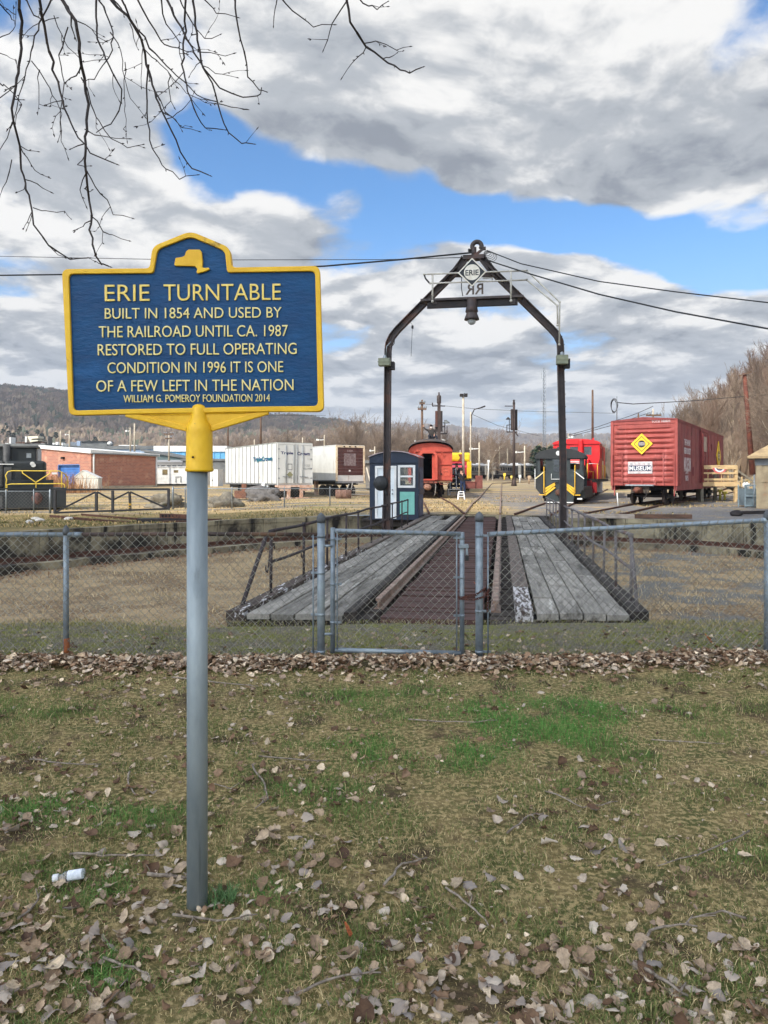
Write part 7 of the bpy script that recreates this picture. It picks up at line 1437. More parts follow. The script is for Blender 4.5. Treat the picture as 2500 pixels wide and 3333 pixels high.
def tint_mat(name, rough=.9, trans=0, var=None):
    m = bpy.data.materials.new(name); m.use_nodes = True; t = NT(m.node_tree); b = t.n['Principled BSDF']; a = t.new('ShaderNodeAttribute', attribute_name='tint')
    col = a.outputs['Color']
    if var: 
        co = t.new('ShaderNodeTexCoord').outputs['Object']; h = t.new('ShaderNodeHueSaturation'); t.put(h.inputs['Color'], col); t.put(h.inputs['Value'], t.ramp(t.noise(co, var, 5, .65), .3, .7, .70, 1.25)); col = h.outputs[0]
    t.put(b.inputs['Base Color'], col); b.inputs['Roughness'].default_value = rough; b.inputs['Specular IOR Level'].default_value = .2
    return m
def grow(segs, p, d, L, r, depth, R, up=.12, wig=.16, kids=(3, 5), ratio=.62, ang=(.45, .85), start=.3):
    n = 4 if depth > 1 else 3; pts = [p]; dirs = [d]
    for i in range(n):
        d = (d+Vector((R.gauss(0, wig), R.gauss(0, wig), R.gauss(0, wig)+up))).normalized(); q = pts[-1]+d*L/n
        segs.append((tuple(pts[-1]), tuple(q), r*(1-.6*i/n), r*(1-.6*(i+1)/n), depth)); pts.append(q); dirs.append(d)
    if depth == 0: return
    k = R.randint(*kids)
    for c in range(k+1):
        t = start+(1-start)*(c+R.random()*.8)/(k+.8); t = min(t, .98) if c < k else 1.0; i = min(n-1, int(t*n)); f = t*n-i; b = pts[i].lerp(pts[i+1], f) if i < n else pts[-1]; dd = dirs[min(i+1, n)]
        a = R.uniform(*ang) if c < k else R.uniform(.05, .3); ax = dd.orthogonal().normalized(); ax.rotate(Matrix.Rotation(R.uniform(0, 6.283), 3, dd)); nd = dd.copy(); nd.rotate(Matrix.Rotation(a, 3, ax))
        grow(segs, b, nd, L*ratio*R.uniform(.7, 1.15), r*(1-.6*t)*.62, depth-1, R, up, wig, kids, ratio, ang, .15)
TREE_MATS = {}
def tree_mats():
    TREE_MATS['bark'] = mat('bark_grey', (160, 144, 122), (124, 110, 94), scale=.6, rough=.95, rand=.4)
    TREE_MATS['twig'] = mat('twigs_brown', (142, 124, 106), (118, 102, 88), scale=.12, rough=.95, rand=.5)
    TREE_MATS['twig_red'] = mat('twigs_red_brown', (136, 112, 94), (108, 88, 74), scale=.12, rough=.95, rand=.5)
    TREE_MATS['pale'] = mat('bark_pale', (190, 178, 160), (150, 138, 120), scale=.8, rough=.9)
    TREE_MATS['pine'] = mat('pine_needles', (62, 82, 54), (44, 62, 44), scale=.5, rough=.9, rand=.5)
tree_mats()
def tree_proto(seed, H=14., spread=1., kind='wood'):
    R = random.Random(seed); segs = []
    if kind == 'wood': grow(segs, Vector((0, 0, -.5)), Vector((R.gauss(0, .04), R.gauss(0, .04), 1)).normalized(), H*.58, H*.016, 4, R, .10, .11, (4, 6), .56, (.30, .62), .32)
    else: grow(segs, Vector((0, 0, -.5)), Vector((R.gauss(0, .06), R.gauss(0, .05), 1)).normalized(), H*.46, H*.019, 4, R, .05, .17, (4, 6), .64, (.5, 1.0), .35)
    z = max(s[1][2] for s in segs); k = H/z; segs = [tuple([tuple(c*k for c in s[0]), tuple(c*k for c in s[1]), max(.018, s[2]*k), max(.014, s[3]*k), s[4]]) for s in segs]
    tr = [s[:4] for s in segs if s[4] >= 3]; cr = [s[:4] for s in segs if s[4] < 3]
    v, f = seg_arrays(tr, 6); t = np_mesh('trunk', v, f, smooth=True); v, f = seg_arrays(cr, 3); c = np_mesh('crown', v, f); return t, c
def place_tree(proto, loc, sc, rz, label, group, mb, mt, name='bare_tree'):
    e = bpy.data.objects.new(name, None); COL.objects.link(e); e.location = loc; e.rotation_euler = (0, 0, rz); e.scale = (sc*random.uniform(.9, 1.1), sc*random.uniform(.9, 1.1), sc); tag(e, label, 'tree', group)
    for nm, me, m in (('trunk', proto[0], mb), ('crown', proto[1], mt)):
        o = bpy.data.objects.new(nm, me); COL.objects.link(o); o.parent = e
        if not me.materials: me.materials.append(None)
        o.material_slots[0].link = 'OBJECT'; o.material_slots[0].material = m
    return e
def build_trees():
    T = TREE_MATS; P = [tree_proto(100+i, 14) for i in range(5)]; Q = [tree_proto(200+i, 14, kind='open') for i in range(4)]
    R = random.Random(5)
    # woods on the slope at the right
    n = 0; tries = 0
    def wl(px, y):
        a = 'low on the wooded slope' if y < 130 else 'high on the wooded slope'; b = 'above the boxcar' if px < 2290 else 'above the viewing platform' if px < 2440 else 'behind the kiosk'
        return 'bare brown tree %s %s' % (a, b)
    while n < 192 and tries < 4000:
        tries += 1
        y = 72+150*R.random()**1.1; f = -2+R.random()**1.2*62; x = 32+(y-70)*.265+f; px = CX+F*x/y
        if px > 2900 or px < 2080: continue
        h = R.uniform(10, 15.5)*(1 if f > 8 else .75); place_tree(R.choice(P), (x, y, zg(x, y)-.2), h/14, R.uniform(0, 6.3), wl(px, y), 'bare trees on the right hillside', T['bark'], T['twig_red'] if R.random() < .55 else T['twig']); n += 1
    for px, y, h, lab in ((2540, 60, 10.5, 'pale barked tree with crooked branches nearest the kiosk'), (2600, 66, 12, 'pale barked tree at the right edge behind the leaning pole'), (2405, 74, 6.5, 'pale small tree behind the viewing platform')):
        place_tree(Q[n % 4], (gx(px, y), y, zg(gx(px, y), y)-.1), h/14, n, lab, None, T['pale'], T['twig']); n += 1
    # tree line across the middle distance
    spec = [(690, 900, 1392, 1425, 18, 190, 240, 'above the white ribbed trailer'), (880, 1090, 1378, 1420, 16, 180, 240, 'above the brown door trailer'), (1085, 1250, 1312, 1370, 11, 165, 200, 'tall behind the left leg of the arch'), (1260, 1420, 1342, 1392, 12, 170, 215, 'behind the orange coach'), (1420, 1570, 1385, 1412, 12, 200, 240, 'behind the yellow locomotive'), (1560, 1760, 1408, 1445, 12, 205, 250, 'behind the silver commuter cars'), (1760, 2100, 1415, 1450, 12, 230, 280, 'behind the red locomotive'), (560, 720, 1395, 1430, 8, 200, 250, 'right of the marker socket')]
    for a, b, t0, t1, k, y0, y1, wh in spec:
        for i in range(k):
            px = a+(b-a)*(i+R.random())/k; y = R.uniform(y0, y1); x = gx(px, y); z = zg(x, y)-.3; h = gz(R.uniform(t0, t1), y)-z
            place_tree(R.choice(Q if R.random() < .6 else P), (x, y, z), h/14, R.uniform(0, 6.3), 'bare grey tree in the far tree line '+wh, 'bare trees in the line beyond the yard', T['bark'], T['twig'])
    place_tree(Q[1], (gx(1590, 150), 150, zg(12, 150)), .95, 2., 'tall bare tree with open crown above the street lamp', None, T['bark'], T['twig']); place_tree(Q[2], (gx(1604, 158), 158, zg(12, 158)), .62, 1., 'white barked leaning tree behind the silver cars', None, T['pale'], T['pale'])
    # evergreens: layered sprays of needles round a trunk
    def pine_mesh(seed, H, w):
        r = np.random.default_rng(seed); N = 520; z = H*(.12+.88*r.random(N)**.9); rad = w*(1-(z/H))**.8*(.35+.65*r.random(N)**.5)+.1; th = r.random(N)*6.283; c = np.stack([rad*np.cos(th), rad*np.sin(th), z], 1)
        s = H*.055*(.6+.8*r.random(N)); d = np.stack([np.cos(th), np.sin(th), -.35+.3*r.random(N)], 1); side = np.stack([-np.sin(th), np.cos(th), r.normal(0, .3, N)], 1)
        v = np.stack([c-side*s[:, None]*.6, c+side*s[:, None]*.6, c+d*s[:, None]*1.6], 1).reshape(-1, 3); return np_mesh('crown', v, np.arange(3*N).reshape(-1, 3))
    pm = [pine_mesh(i, 12, 2.6+.5*i) for i in range(3)]; tm = MB().lathe([(.2, -.3), (.05, 11)], 7).mesh('trunk')
    for px, pt, pb, y, lab in ((1752, 1450, 1540, 190, 'dark green evergreen left of the right signal mast trees'), (1772, 1456, 1540, 186, 'dark evergreen beneath the radio mast'), (1792, 1452, 1540, 194, 'narrow dark evergreen right of the radio mast foot'), (1738, 1462, 1540, 200, 'small dark evergreen at the end of the silver cars')):
        x = gx(px, y); z = zg(x, y)-.2; place_tree((tm, pm[int(px) % 3]), (x, y, z), (gz(pt, y)-z)/12, 0, lab, None, T['bark'], T['pine'], 'evergreen_tree')
    gp = 'evergreens scattered on the lower left hillside'
    for i, (px, pt) in enumerate(((10, 1372), (28, 1378), (66, 1362), (88, 1372), (122, 1370), (136, 1385), (182, 1378), (290, 1392), (310, 1384), (350, 1398), (370, 1418), (150, 1395), (20, 1352), (250, 1400), (330, 1420), (45, 1385), (205, 1392), (100, 1392))):
        y = 620-(pt-1350)*2.6; x = gx(px, y); z = hill_z(px, y); place_tree((tm, pm[i % 3]), (x, y, z), 1.05+.3*R.random(), i, 'round green pine low on the hillside '+('above the black locomotive' if px < 140 else 'above the brick building roof' if px < 300 else 'just left of the marker socket'), gp, T['bark'], T['pine'], 'evergreen_tree')
RIDGE = [(-1200, 1190), (-400, 1228), (0, 1256), (110, 1262), (200, 1272), (400, 1296), (650, 1326), (850, 1350), (1000, 1362), (1100, 1374), (1250, 1402), (1400, 1434), (1520, 1475), (1640, 1530)]
def hill_z(px, y):
    v = min(1, max(0, (y-430)/670)); rz_ = gz(np.interp(px, [p[0] for p in RIDGE], [p[1] for p in RIDGE])+12, 1100); return 1+(rz_-1)*v**1.05+5*mnoise.noise(Vector((px*.004, y*.006, 0)))*v
def build_hills():
    hm = mat('hill_ground', (138, 122, 104), (112, 102, 90), scale=.012, rough=1, spec=.05)
    mb = MB(); pxs = np.linspace(-1200, 1640, 90); ys = list(np.linspace(430, 1100, 24))+[1140, 1250]
    def pt(px, y):
        Y = min(y, 1100); z = hill_z(px, Y)-(max(0, y-1100)*.25); return (gx(px, y), y, z)
    mb.add([pt(px, y) for px in pxs for y in ys], [(i*len(ys)+j, (i+1)*len(ys)+j, (i+1)*len(ys)+j+1, i*len(ys)+j+1) for i in range(89) for j in range(len(ys)-1)], True); tag(mb.build('hill', hm), kind='structure')
    FR = [(300, 1420), (700, 1400), (1100, 1388), (1276, 1381), (1470, 1390), (1613, 1402), (1706, 1418), (1812, 1417), (1980, 1416), (2200, 1400), (2600, 1375), (3400, 1360)]
    fz = lambda px: gz(np.interp(px, [p[0] for p in FR], [p[1] for p in FR])+4, 2500)
    mb = MB(); pxs = np.linspace(300, 3400, 90); ks = [0, .2, .4, .6, .8, 1, 1.08]
    mb.add([(gx(px, 1300+1200*k), 1300+1200*k, (1+(fz(px)-1)*min(k, 1)**1.1-max(0, k-1)*400)+8*mnoise.noise(Vector((px*.005, k*3, 5)))*min(1, k)*(k < 1)) for px in pxs for k in ks], [(i*7+j, (i+1)*7+j, (i+1)*7+j+1, i*7+j+1) for i in range(89) for j in range(6)], True); tag(mb.build('hill', hm), kind='structure')
    # the leafless forest that covers them: far too many to count
    def forest(name, N, pos, hh, cols, seed):
        r = np.random.default_rng(seed); K = 13; V = []; C = []
        for i in range(N):
            x, y, z = pos(r); H = hh*r.uniform(.7, 1.25); a = r.random(K)*6.283; rad = H*.36*r.random(K)**.6; top = z+H*(.62+.38*r.random(K)*(1-(rad/(H*.40))**2*.6)); w = H*.040*(.6+r.random(K))
            bx, by = x+rad*.35*np.cos(a), y+rad*.35*np.sin(a); tx, ty = x+rad*np.cos(a), y+rad*np.sin(a)
            t = np.stack([np.stack([bx-w*.3, by, np.full(K, z-1)], 1), np.stack([bx+w*.3, by, np.full(K, z-1)], 1), np.stack([tx+w*1.6, ty, top], 1), np.stack([tx-w*1.2, ty, z+(top-z)*(.8+.2*r.random(K))], 1), ], 1); V.append(t.reshape(-1, 3)); c = cols[r.integers(len(cols))]; C.append(np.repeat(np.array([c])*r.uniform(.8, 1.2), 4*K, 0))
        v = np.concatenate(V); o = link(name, np_mesh(name, v, np.arange(len(v)).reshape(-1, 4), np.concatenate(C)), tint_mat(name)); tag(o, kind='stuff')
    L = lambda *c: np.array(lin(c)[:3]); br = [L(140, 124, 108), L(126, 112, 98), L(150, 134, 114), L(132, 116, 104), L(118, 108, 100)]
    def p1(r):
        px = r.uniform(-300, 1450); y = 440+660*r.random()**.75; y = 1100-abs(r.normal(0, 14)) if r.random() < .16 else y; return gx(px, y), y, hill_z(px, y)
    forest('hillside_forest', 6500, p1, 12, br+[L(104, 108, 92)]*1, 1)
    def p2(r):
        px = r.uniform(900, 2700); k = r.random()**.6; k = 1-abs(r.normal(0, .02)) if r.random() < .2 else k; y = 1300+1200*k; return gx(px, y), y, 1+(fz(px)-1)*min(k, 1)**1.1
    forest('far_forest', 3500, p2, 13, br, 2)
    def p3(r):
        y = r.uniform(255, 420); px = r.uniform(-250, 2150); x = gx(px, y); return x, y, zg(x, y)-.3
    forest('woodland_strip', 1500, p3, 13, br, 3)
    def p4(r):
        y = 80+180*r.random(); f = 4+66*r.random(); x = 32+(y-70)*.265+f; return x, y, zg(x, y)-.3
    forest('hillside_brush', 1500, p4, 5.5, [L(128, 110, 94), L(112, 96, 82), L(146, 128, 108)], 4)
build_hills(); build_trees()

# ---------------------------------------------------------------- clouds that stand between the sun and parts of the ground
def build_cloud(ground_pts, H, name_label, thick=18):
    """an unseen cloud mesh put before the sun for its shade: its outline is the shaded ground outline carried up along the sunbeams"""
    cm = mat('cloud_white', (226, 228, 232), (214, 218, 224), scale=.02, rough=1, spec=0)
    q = NT(cm.node_tree); tr = q.new('ShaderNodeBsdfTranslucent'); tr.inputs[0].default_value = (.86, .87, .9, 1); mx = q.new('ShaderNodeMixShader'); mx.inputs[0].default_value = .5      # sunlight soaks through
    q.l.new(q.n['Principled BSDF'].outputs[0], mx.inputs[1]); q.l.new(tr.outputs[0], mx.inputs[2]); q.l.new(mx.outputs[0], q.n['Material Output'].inputs[0])
    k = H/math.tan(SUN_EL); off = Vector((-SUN_DH.x*k, -SUN_DH.y*k, H)); P = [Vector((x, y, 0)) for x, y in ground_pts]; n = len(P); c = sum(P, Vector())/n
    ring = []
    for a, b in zip(P, P[1:]+P[:1]):
        m = max(2, int((b-a).length/6)); ring += [a.lerp(b, i/m) for i in range(m)]
    ring = [p+Vector((mnoise.noise(p*.06), mnoise.noise(p*.06+Vector((9, 9, 0))), 0))*3.0 for p in ring]; m = len(ring)
    vs = []; prof = [(.0, -.5), (.55, -.55), (.9, -.4), (1, 0), (.92, .5), (.75, .8), (.5, 1), (.25, 1.1), (0, 1.12)]
    for q, z in prof:
        for p in ring: u = c+(p-c)*q; vs.append(u+off+Vector((0, 0, thick*z*(1+.5*mnoise.noise(u*.04)))))
    mb = MB().add(vs, [(i*m+j, i*m+(j+1) % m, (i+1)*m+(j+1) % m, (i+1)*m+j) for i in range(len(prof)-1) for j in range(m)], True); return tag(mb.build('cloud', cm), kind='structure')
build_cloud([(-60, -40), (60, -40), (70, 20), (34, 21), (20, 24.6), (12, 27.2), (8.5, 26.8), (5, 25.2), (-4, 24.8), (-14, 24), (-30, 23)], 320, 'near')
hr = [(gx(px, y), y) for px, y in ((-900, 780), (-300, 740), (100, 720), (420, 660), (700, 720), (1150, 800), (1300, 1150), (1100, 1250), (0, 1250), (-900, 1250))]
build_cloud(hr, 700, 'hill', 60)

# ---------------------------------------------------------------- air
def build_haze():
    m = bpy.data.materials.new('haze'); m.use_nodes = True; t = NT(m.node_tree); t.n.remove(t.n['Principled BSDF']); v = t.new('ShaderNodeVolumePrincipled'); v.inputs['Color'].default_value = (.80, .88, 1, 1); v.inputs['Density'].default_value = HAZE; v.inputs['Anisotropy'].default_value = .2
    t.l.new(v.outputs[0], t.n['Material Output'].inputs['Volume']); tag(MB().box(-2600, 2600, -150, 4600, -6, 245).build('haze', m), kind='stuff')
HAZE = .0002
build_haze()
# ================================================================ lawn: grass blades, leaf litter, twigs, bottle
GREEN = [(1.15, 4.8, .8, .55, 1.3), (.5, 4.3, .95, .5, .9), (.0, 5.1, .7, .4, .45), (-1.45, 3.42, .6, .22, .75), (-.62, 3.55, .4, .2, .45), (.05, 3.6, .5, .28, .5), (-1.0, 2.75, .4, .2, .5), (-.85, 2.28, .35, .18, .7), (-.50, 2.72, .14, .10, .9), (-.95, 1.95, .4, .16, .6), (1.6, 3.1, .4, .2, .3), (-.2, 2.2, .5, .16, .25), (1.35, 2.25, .3, .15, .25), (-2.4, 4.9, .7, .4, .3), (.9, 3.2, .3, .15, .2)]
def green_at(x, y):
    g = np.zeros_like(x)
    for cx, cy, rx, ry, a in GREEN: g = np.maximum(g, a*np.exp(-((x-cx)/rx)**2-((y-cy)/ry)**2))
    return g
def vnoise(x, y, s, seed=0):
    return np.array([mnoise.noise(Vector((a*s, b*s, seed))) for a, b in zip(x, y)])
zgv = lambda x, y: np.array([zg(a, b) for a, b in zip(x, y)])
def blades(name, x, y, z, L, w, tint, lean=.9, seed=0):
    r = np.random.default_rng(seed); N = len(x); th = r.random(N)*6.283; ln = np.clip(np.abs(r.normal(lean*.6, lean*.4, N)), .05, 1.5); d = np.stack([np.cos(th)*np.sin(ln), np.sin(th)*np.sin(ln), np.cos(ln)], 1); ph = r.random(N)*6.283
    s = np.stack([np.cos(ph), np.sin(ph), np.zeros(N)], 1); B = np.stack([x, y, z], 1); m = B+d*(L*.55)[:, None]+np.array([0, 0, 1])*(L*.05)[:, None]; t = m+(d*np.array([1.3, 1.3, .35]))*(L*.5)[:, None]
    W_ = (w/2)[:, None]; v = np.stack([B-s*W_, B+s*W_, m+s*W_*.8, m-s*W_*.8, t+s*W_*.15, t-s*W_*.15], 1).reshape(-1, 3)
    f = (np.arange(N)[:, None, None]*6+np.array([[0, 1, 2, 3], [3, 2, 4, 5]])[None]).reshape(-1, 4)
    o = link(name, np_mesh(name, v, f, np.repeat(tint, 6, 0)), MATS.setdefault('blade', tint_mat('blade_colours', .8))); return tag(o, kind='stuff')
LC = lambda *c: np.array(lin(c)[:3])
def build_grass():
    r = np.random.default_rng(3)
    # mown lawn: denser close to the eye, where blades can be told apart
    N = 390000; y = 1.55+4.5*r.random(N)**1.5; x = (r.random(N)*2-1)*(y*.64+.75); g = green_at(x, y); p = vnoise(x[::1], y[::1], 2.2, 1) if N < 1 else None
    cell = {}; gxr, gyr = np.linspace(-4.8, 4.8, 220), np.linspace(1.4, 6.4, 140); grid = np.array([[mnoise.noise(Vector((a*2.0, b*2.6, 1)))+.5*mnoise.noise(Vector((a*6, b*7, 2))) for a in gxr] for b in gyr]); ix = np.clip(((x+4.8)/9.6*219).astype(int), 0, 219); iy = np.clip(((y-1.4)/5*139).astype(int), 0, 139); pn = grid[iy, ix]; g = np.clip(g*(.75+.7*pn), 0, 1.3)
    zx, zy = np.linspace(-4.8, 4.8, 90), np.linspace(1.4, 6.4, 60); zgrid = np.array([[zg(a, b) for a in zx] for b in zy]); jx = np.clip((x+4.8)/9.6*89, 0, 88.99); jy = np.clip((y-1.4)/5*59, 0, 58.99); i0, j0 = jx.astype(int), jy.astype(int); fx, fy = jx-i0, jy-j0
    z = (zgrid[j0, i0]*(1-fx)+zgrid[j0, i0+1]*fx)*(1-fy)+(zgrid[j0+1, i0]*(1-fx)+zgrid[j0+1, i0+1]*fx)*fy
    keep = r.random(N) < np.clip(.60+g*.9+pn*.8, .08, 1); x, y, z, g, pn = x[keep], y[keep], z[keep], g[keep], pn[keep]; n = len(x)
    isg = r.random(n) < np.clip(.42+pn*.7+g*.7+r.normal(0, .12, n), .04, .95); u = r.random((n, 1)); straw = LC(206, 186, 138)*(1-u)+LC(140, 122, 82)*u; gr = LC(80, 100, 50)*(1-u)+LC(120, 124, 70)*u; lush = LC(72, 124, 54)*(1-u)+LC(104, 144, 70)*u; k = np.clip(g*1.25, 0, 1)[:, None]
    tint = np.where(isg[:, None], gr*(1-k)+lush*k, straw); L = r.uniform(.010, .030, n)*(1+.7*g)*(1+.9*np.clip(pn, -.5, 1))*np.where(r.random(n) < .06, 1.9, 1.0); w = r.uniform(.0014, .0030, n)*(1+.10*y)
    blades('lawn_grass', x, y, z-.002, L, w, tint, 1.25, 4)
    # tuft at the foot of the marker post
    n = 170; a = r.random(n)*6.283; q = r.random(n)**.6*.07; px_ = gx(644, SY)+.07; x = px_+q*np.cos(a); y = SY+.03+q*np.sin(a)*.7; blades('post_tuft', x, y, zgv(x, y), r.uniform(.04, .10, n), r.uniform(.0025, .0045, n), LC(92, 122, 76)*(.7+.6*r.random((n, 1))), .6, 5)
    # thin moss and short grass between fence and pit
    n = 52000; y = 6.2+2.15*r.random(n); x = (r.random(n)*2-1)*(y*.62); u = r.random((n, 1)); gg = grid[np.clip(((y-5.6)/2.6*139).astype(int), 0, 139), np.clip(((x+5.2)/10.4*219).astype(int), 0, 219)]; t = np.where((r.random(n) < .5+gg*.8)[:, None], LC(140, 142, 66)*(1-u)+LC(110, 114, 62)*u, LC(178, 164, 130)*(1-u)+LC(126, 114, 92)*u); kk = r.random(n) < .62+gg*.7; blades('moss_grass', x[kk], y[kk], zgv(x[kk], y[kk])-.003, r.uniform(.014, .04, kk.sum()), r.uniform(.004, .008, kk.sum()), t[kk], 1.2, 6)
    # long dry grass leaning over the pit edge
    n = 9000; a = r.uniform(224, 318, n); dk = r.uniform(-.05, .45, n); xy = np.array([pit(b, c) for b, c in zip(a, dk)]); ok = (np.abs(xy[:, 0]) < xy[:, 1]*.62) & (np.abs((xy[:, 0]-PC.x)*TC-(xy[:, 1]-PC.y)*TS) > 2.5); xy = xy[ok]; n = len(xy); u = r.random((n, 1)); blades('edge_grass', xy[:, 0], xy[:, 1], np.maximum(-.15, zgv(xy[:, 0], xy[:, 1])-.01), r.uniform(.03, .10, n), r.uniform(.005, .010, n), LC(176, 158, 114)*(1-u)+LC(112, 110, 70)*u, .8, 7)
    # dry grass and weeds on the pit floor, reddish weeds along the kerb
    n = 42000; a = r.random(n)*6.283; q = np.sqrt(r.random(n)); rad = np.array([rp(math.degrees(b)) for b in a]); x = PC.x+np.cos(a)*rad*q*.97; y = PC.y+np.sin(a)*rad*q*.97; uu = (x-PC.x)*TC-(y-PC.y)*TS; ok = (np.abs(uu) > 2.7) & (np.abs(x) < y*.62+.5); x, y, q = x[ok], y[ok], q[ok]; n = len(x); u = r.random((n, 1)); red = (q > .80)[:, None]; pn = np.array([mnoise.noise(Vector((a_*.5, b_*.5, 4))) for a_, b_ in zip(x, y)])
    t = np.where(red, LC(150, 114, 90)*(1-u)+LC(116, 92, 74)*u, LC(200, 180, 140)*(1-u)+LC(150, 132, 102)*u); kk = r.random(n) < .6+pn*.9; blades('pit_grass', x[kk], y[kk], np.full(kk.sum(), -1.02), r.uniform(.05, .16, kk.sum())*np.where(q[kk] > .8, 1.3, 1), r.uniform(.010, .022, kk.sum()), t[kk], 1.0, 8)
    # rough grass of the yard beyond the pit
    n = 46000; y = 23+34*r.random(n)**1.3; x = (r.random(n)*2-1)*(y*.6); d = np.hypot(x-PC.x, y-PC.y); rr = np.array([rp(math.degrees(math.atan2(b-PC.y, a_-PC.x))) for a_, b in zip(x, y)]); pn = np.array([mnoise.noise(Vector((a_*.16, b*.5, 6))) for a_, b in zip(x, y)]); ok = (d > rr+.6) & (r.random(n) < .45+pn*1.2) & ~((x > 6) & (y < 60) & (pn < .25)); x, y = x[ok], y[ok]; n = len(x); u = r.random((n, 1)); gm = (r.random(n) < np.where((x < 0) & (y < 36), .55, .2))[:, None]
    blades('yard_grass', x, y, zgv(x, y), r.uniform(.04, .14, n), r.uniform(.02, .05, n), np.where(gm, LC(118, 112, 66)*(1-u)+LC(88, 88, 52)*u, LC(196, 170, 118)*(1-u)+LC(146, 122, 84)*u), 1.0, 9)
    # winter weeds by the brick building
    n = 2600; x = gx(200, 66)+r.normal(0, 1.6, n); y = 64+r.normal(0, 1.2, n); hgt = np.where(r.random(n) < .4, 2.6, 1.2)*r.random(n)**.7; u = r.random((n, 1)); blades('dry_weeds', x, y, zgv(x, y), np.maximum(.2, hgt), r.uniform(.02, .05, n), LC(196, 150, 100)*(1-u)+LC(130, 92, 72)*u, .35, 10)
build_grass()

def leaf_variant(seed, nst=8):
    """a dry curled leaf about 1 long: broad at the base, toothed, folded on its midrib, edges rolled"""
    r = random.Random(seed); W_ = r.uniform(.34, .46); curl = r.uniform(-.6, 1.0); fold = r.uniform(.05, .9); tw = r.uniform(-.6, .6); roll = r.uniform(-.1, .9); side = r.choice((-1, 1)); ph = r.uniform(0, 6); vs = []
    for i in range(nst+1):
        t = i/nst; jag = 1 if i in (0, nst) else r.uniform(.74, 1.14); hw = jag*W_*max(.015, math.sin(math.pi*min(1, t**.62*.985+.01))**.85); cz = curl*(t-.5)**2*1.1+.04*math.sin(t*7+ph)
        for s in (-1, -.62, 0, .62, 1):
            e = hw*s*(1+(.10*(1 if i % 2 else -1)+r.uniform(-.16, .12) if abs(s) == 1 else 0)); z = cz+fold*abs(e)*.8+tw*e*(t-.5)
            if s*side > .9: z += roll*hw*.5; e *= 1-.35*abs(roll)
            z += .05*math.sin(6*t+4*s+ph)*abs(s)+r.uniform(-.03, .03); vs.append((e, t-.5+.03*math.sin(ph)*(1-abs(s)), z))
    f = [(i*5+j, i*5+j+1, (i+1)*5+j+1, (i+1)*5+j) for i in range(nst) for j in range(4)]; return np.array(vs), np.array(f)
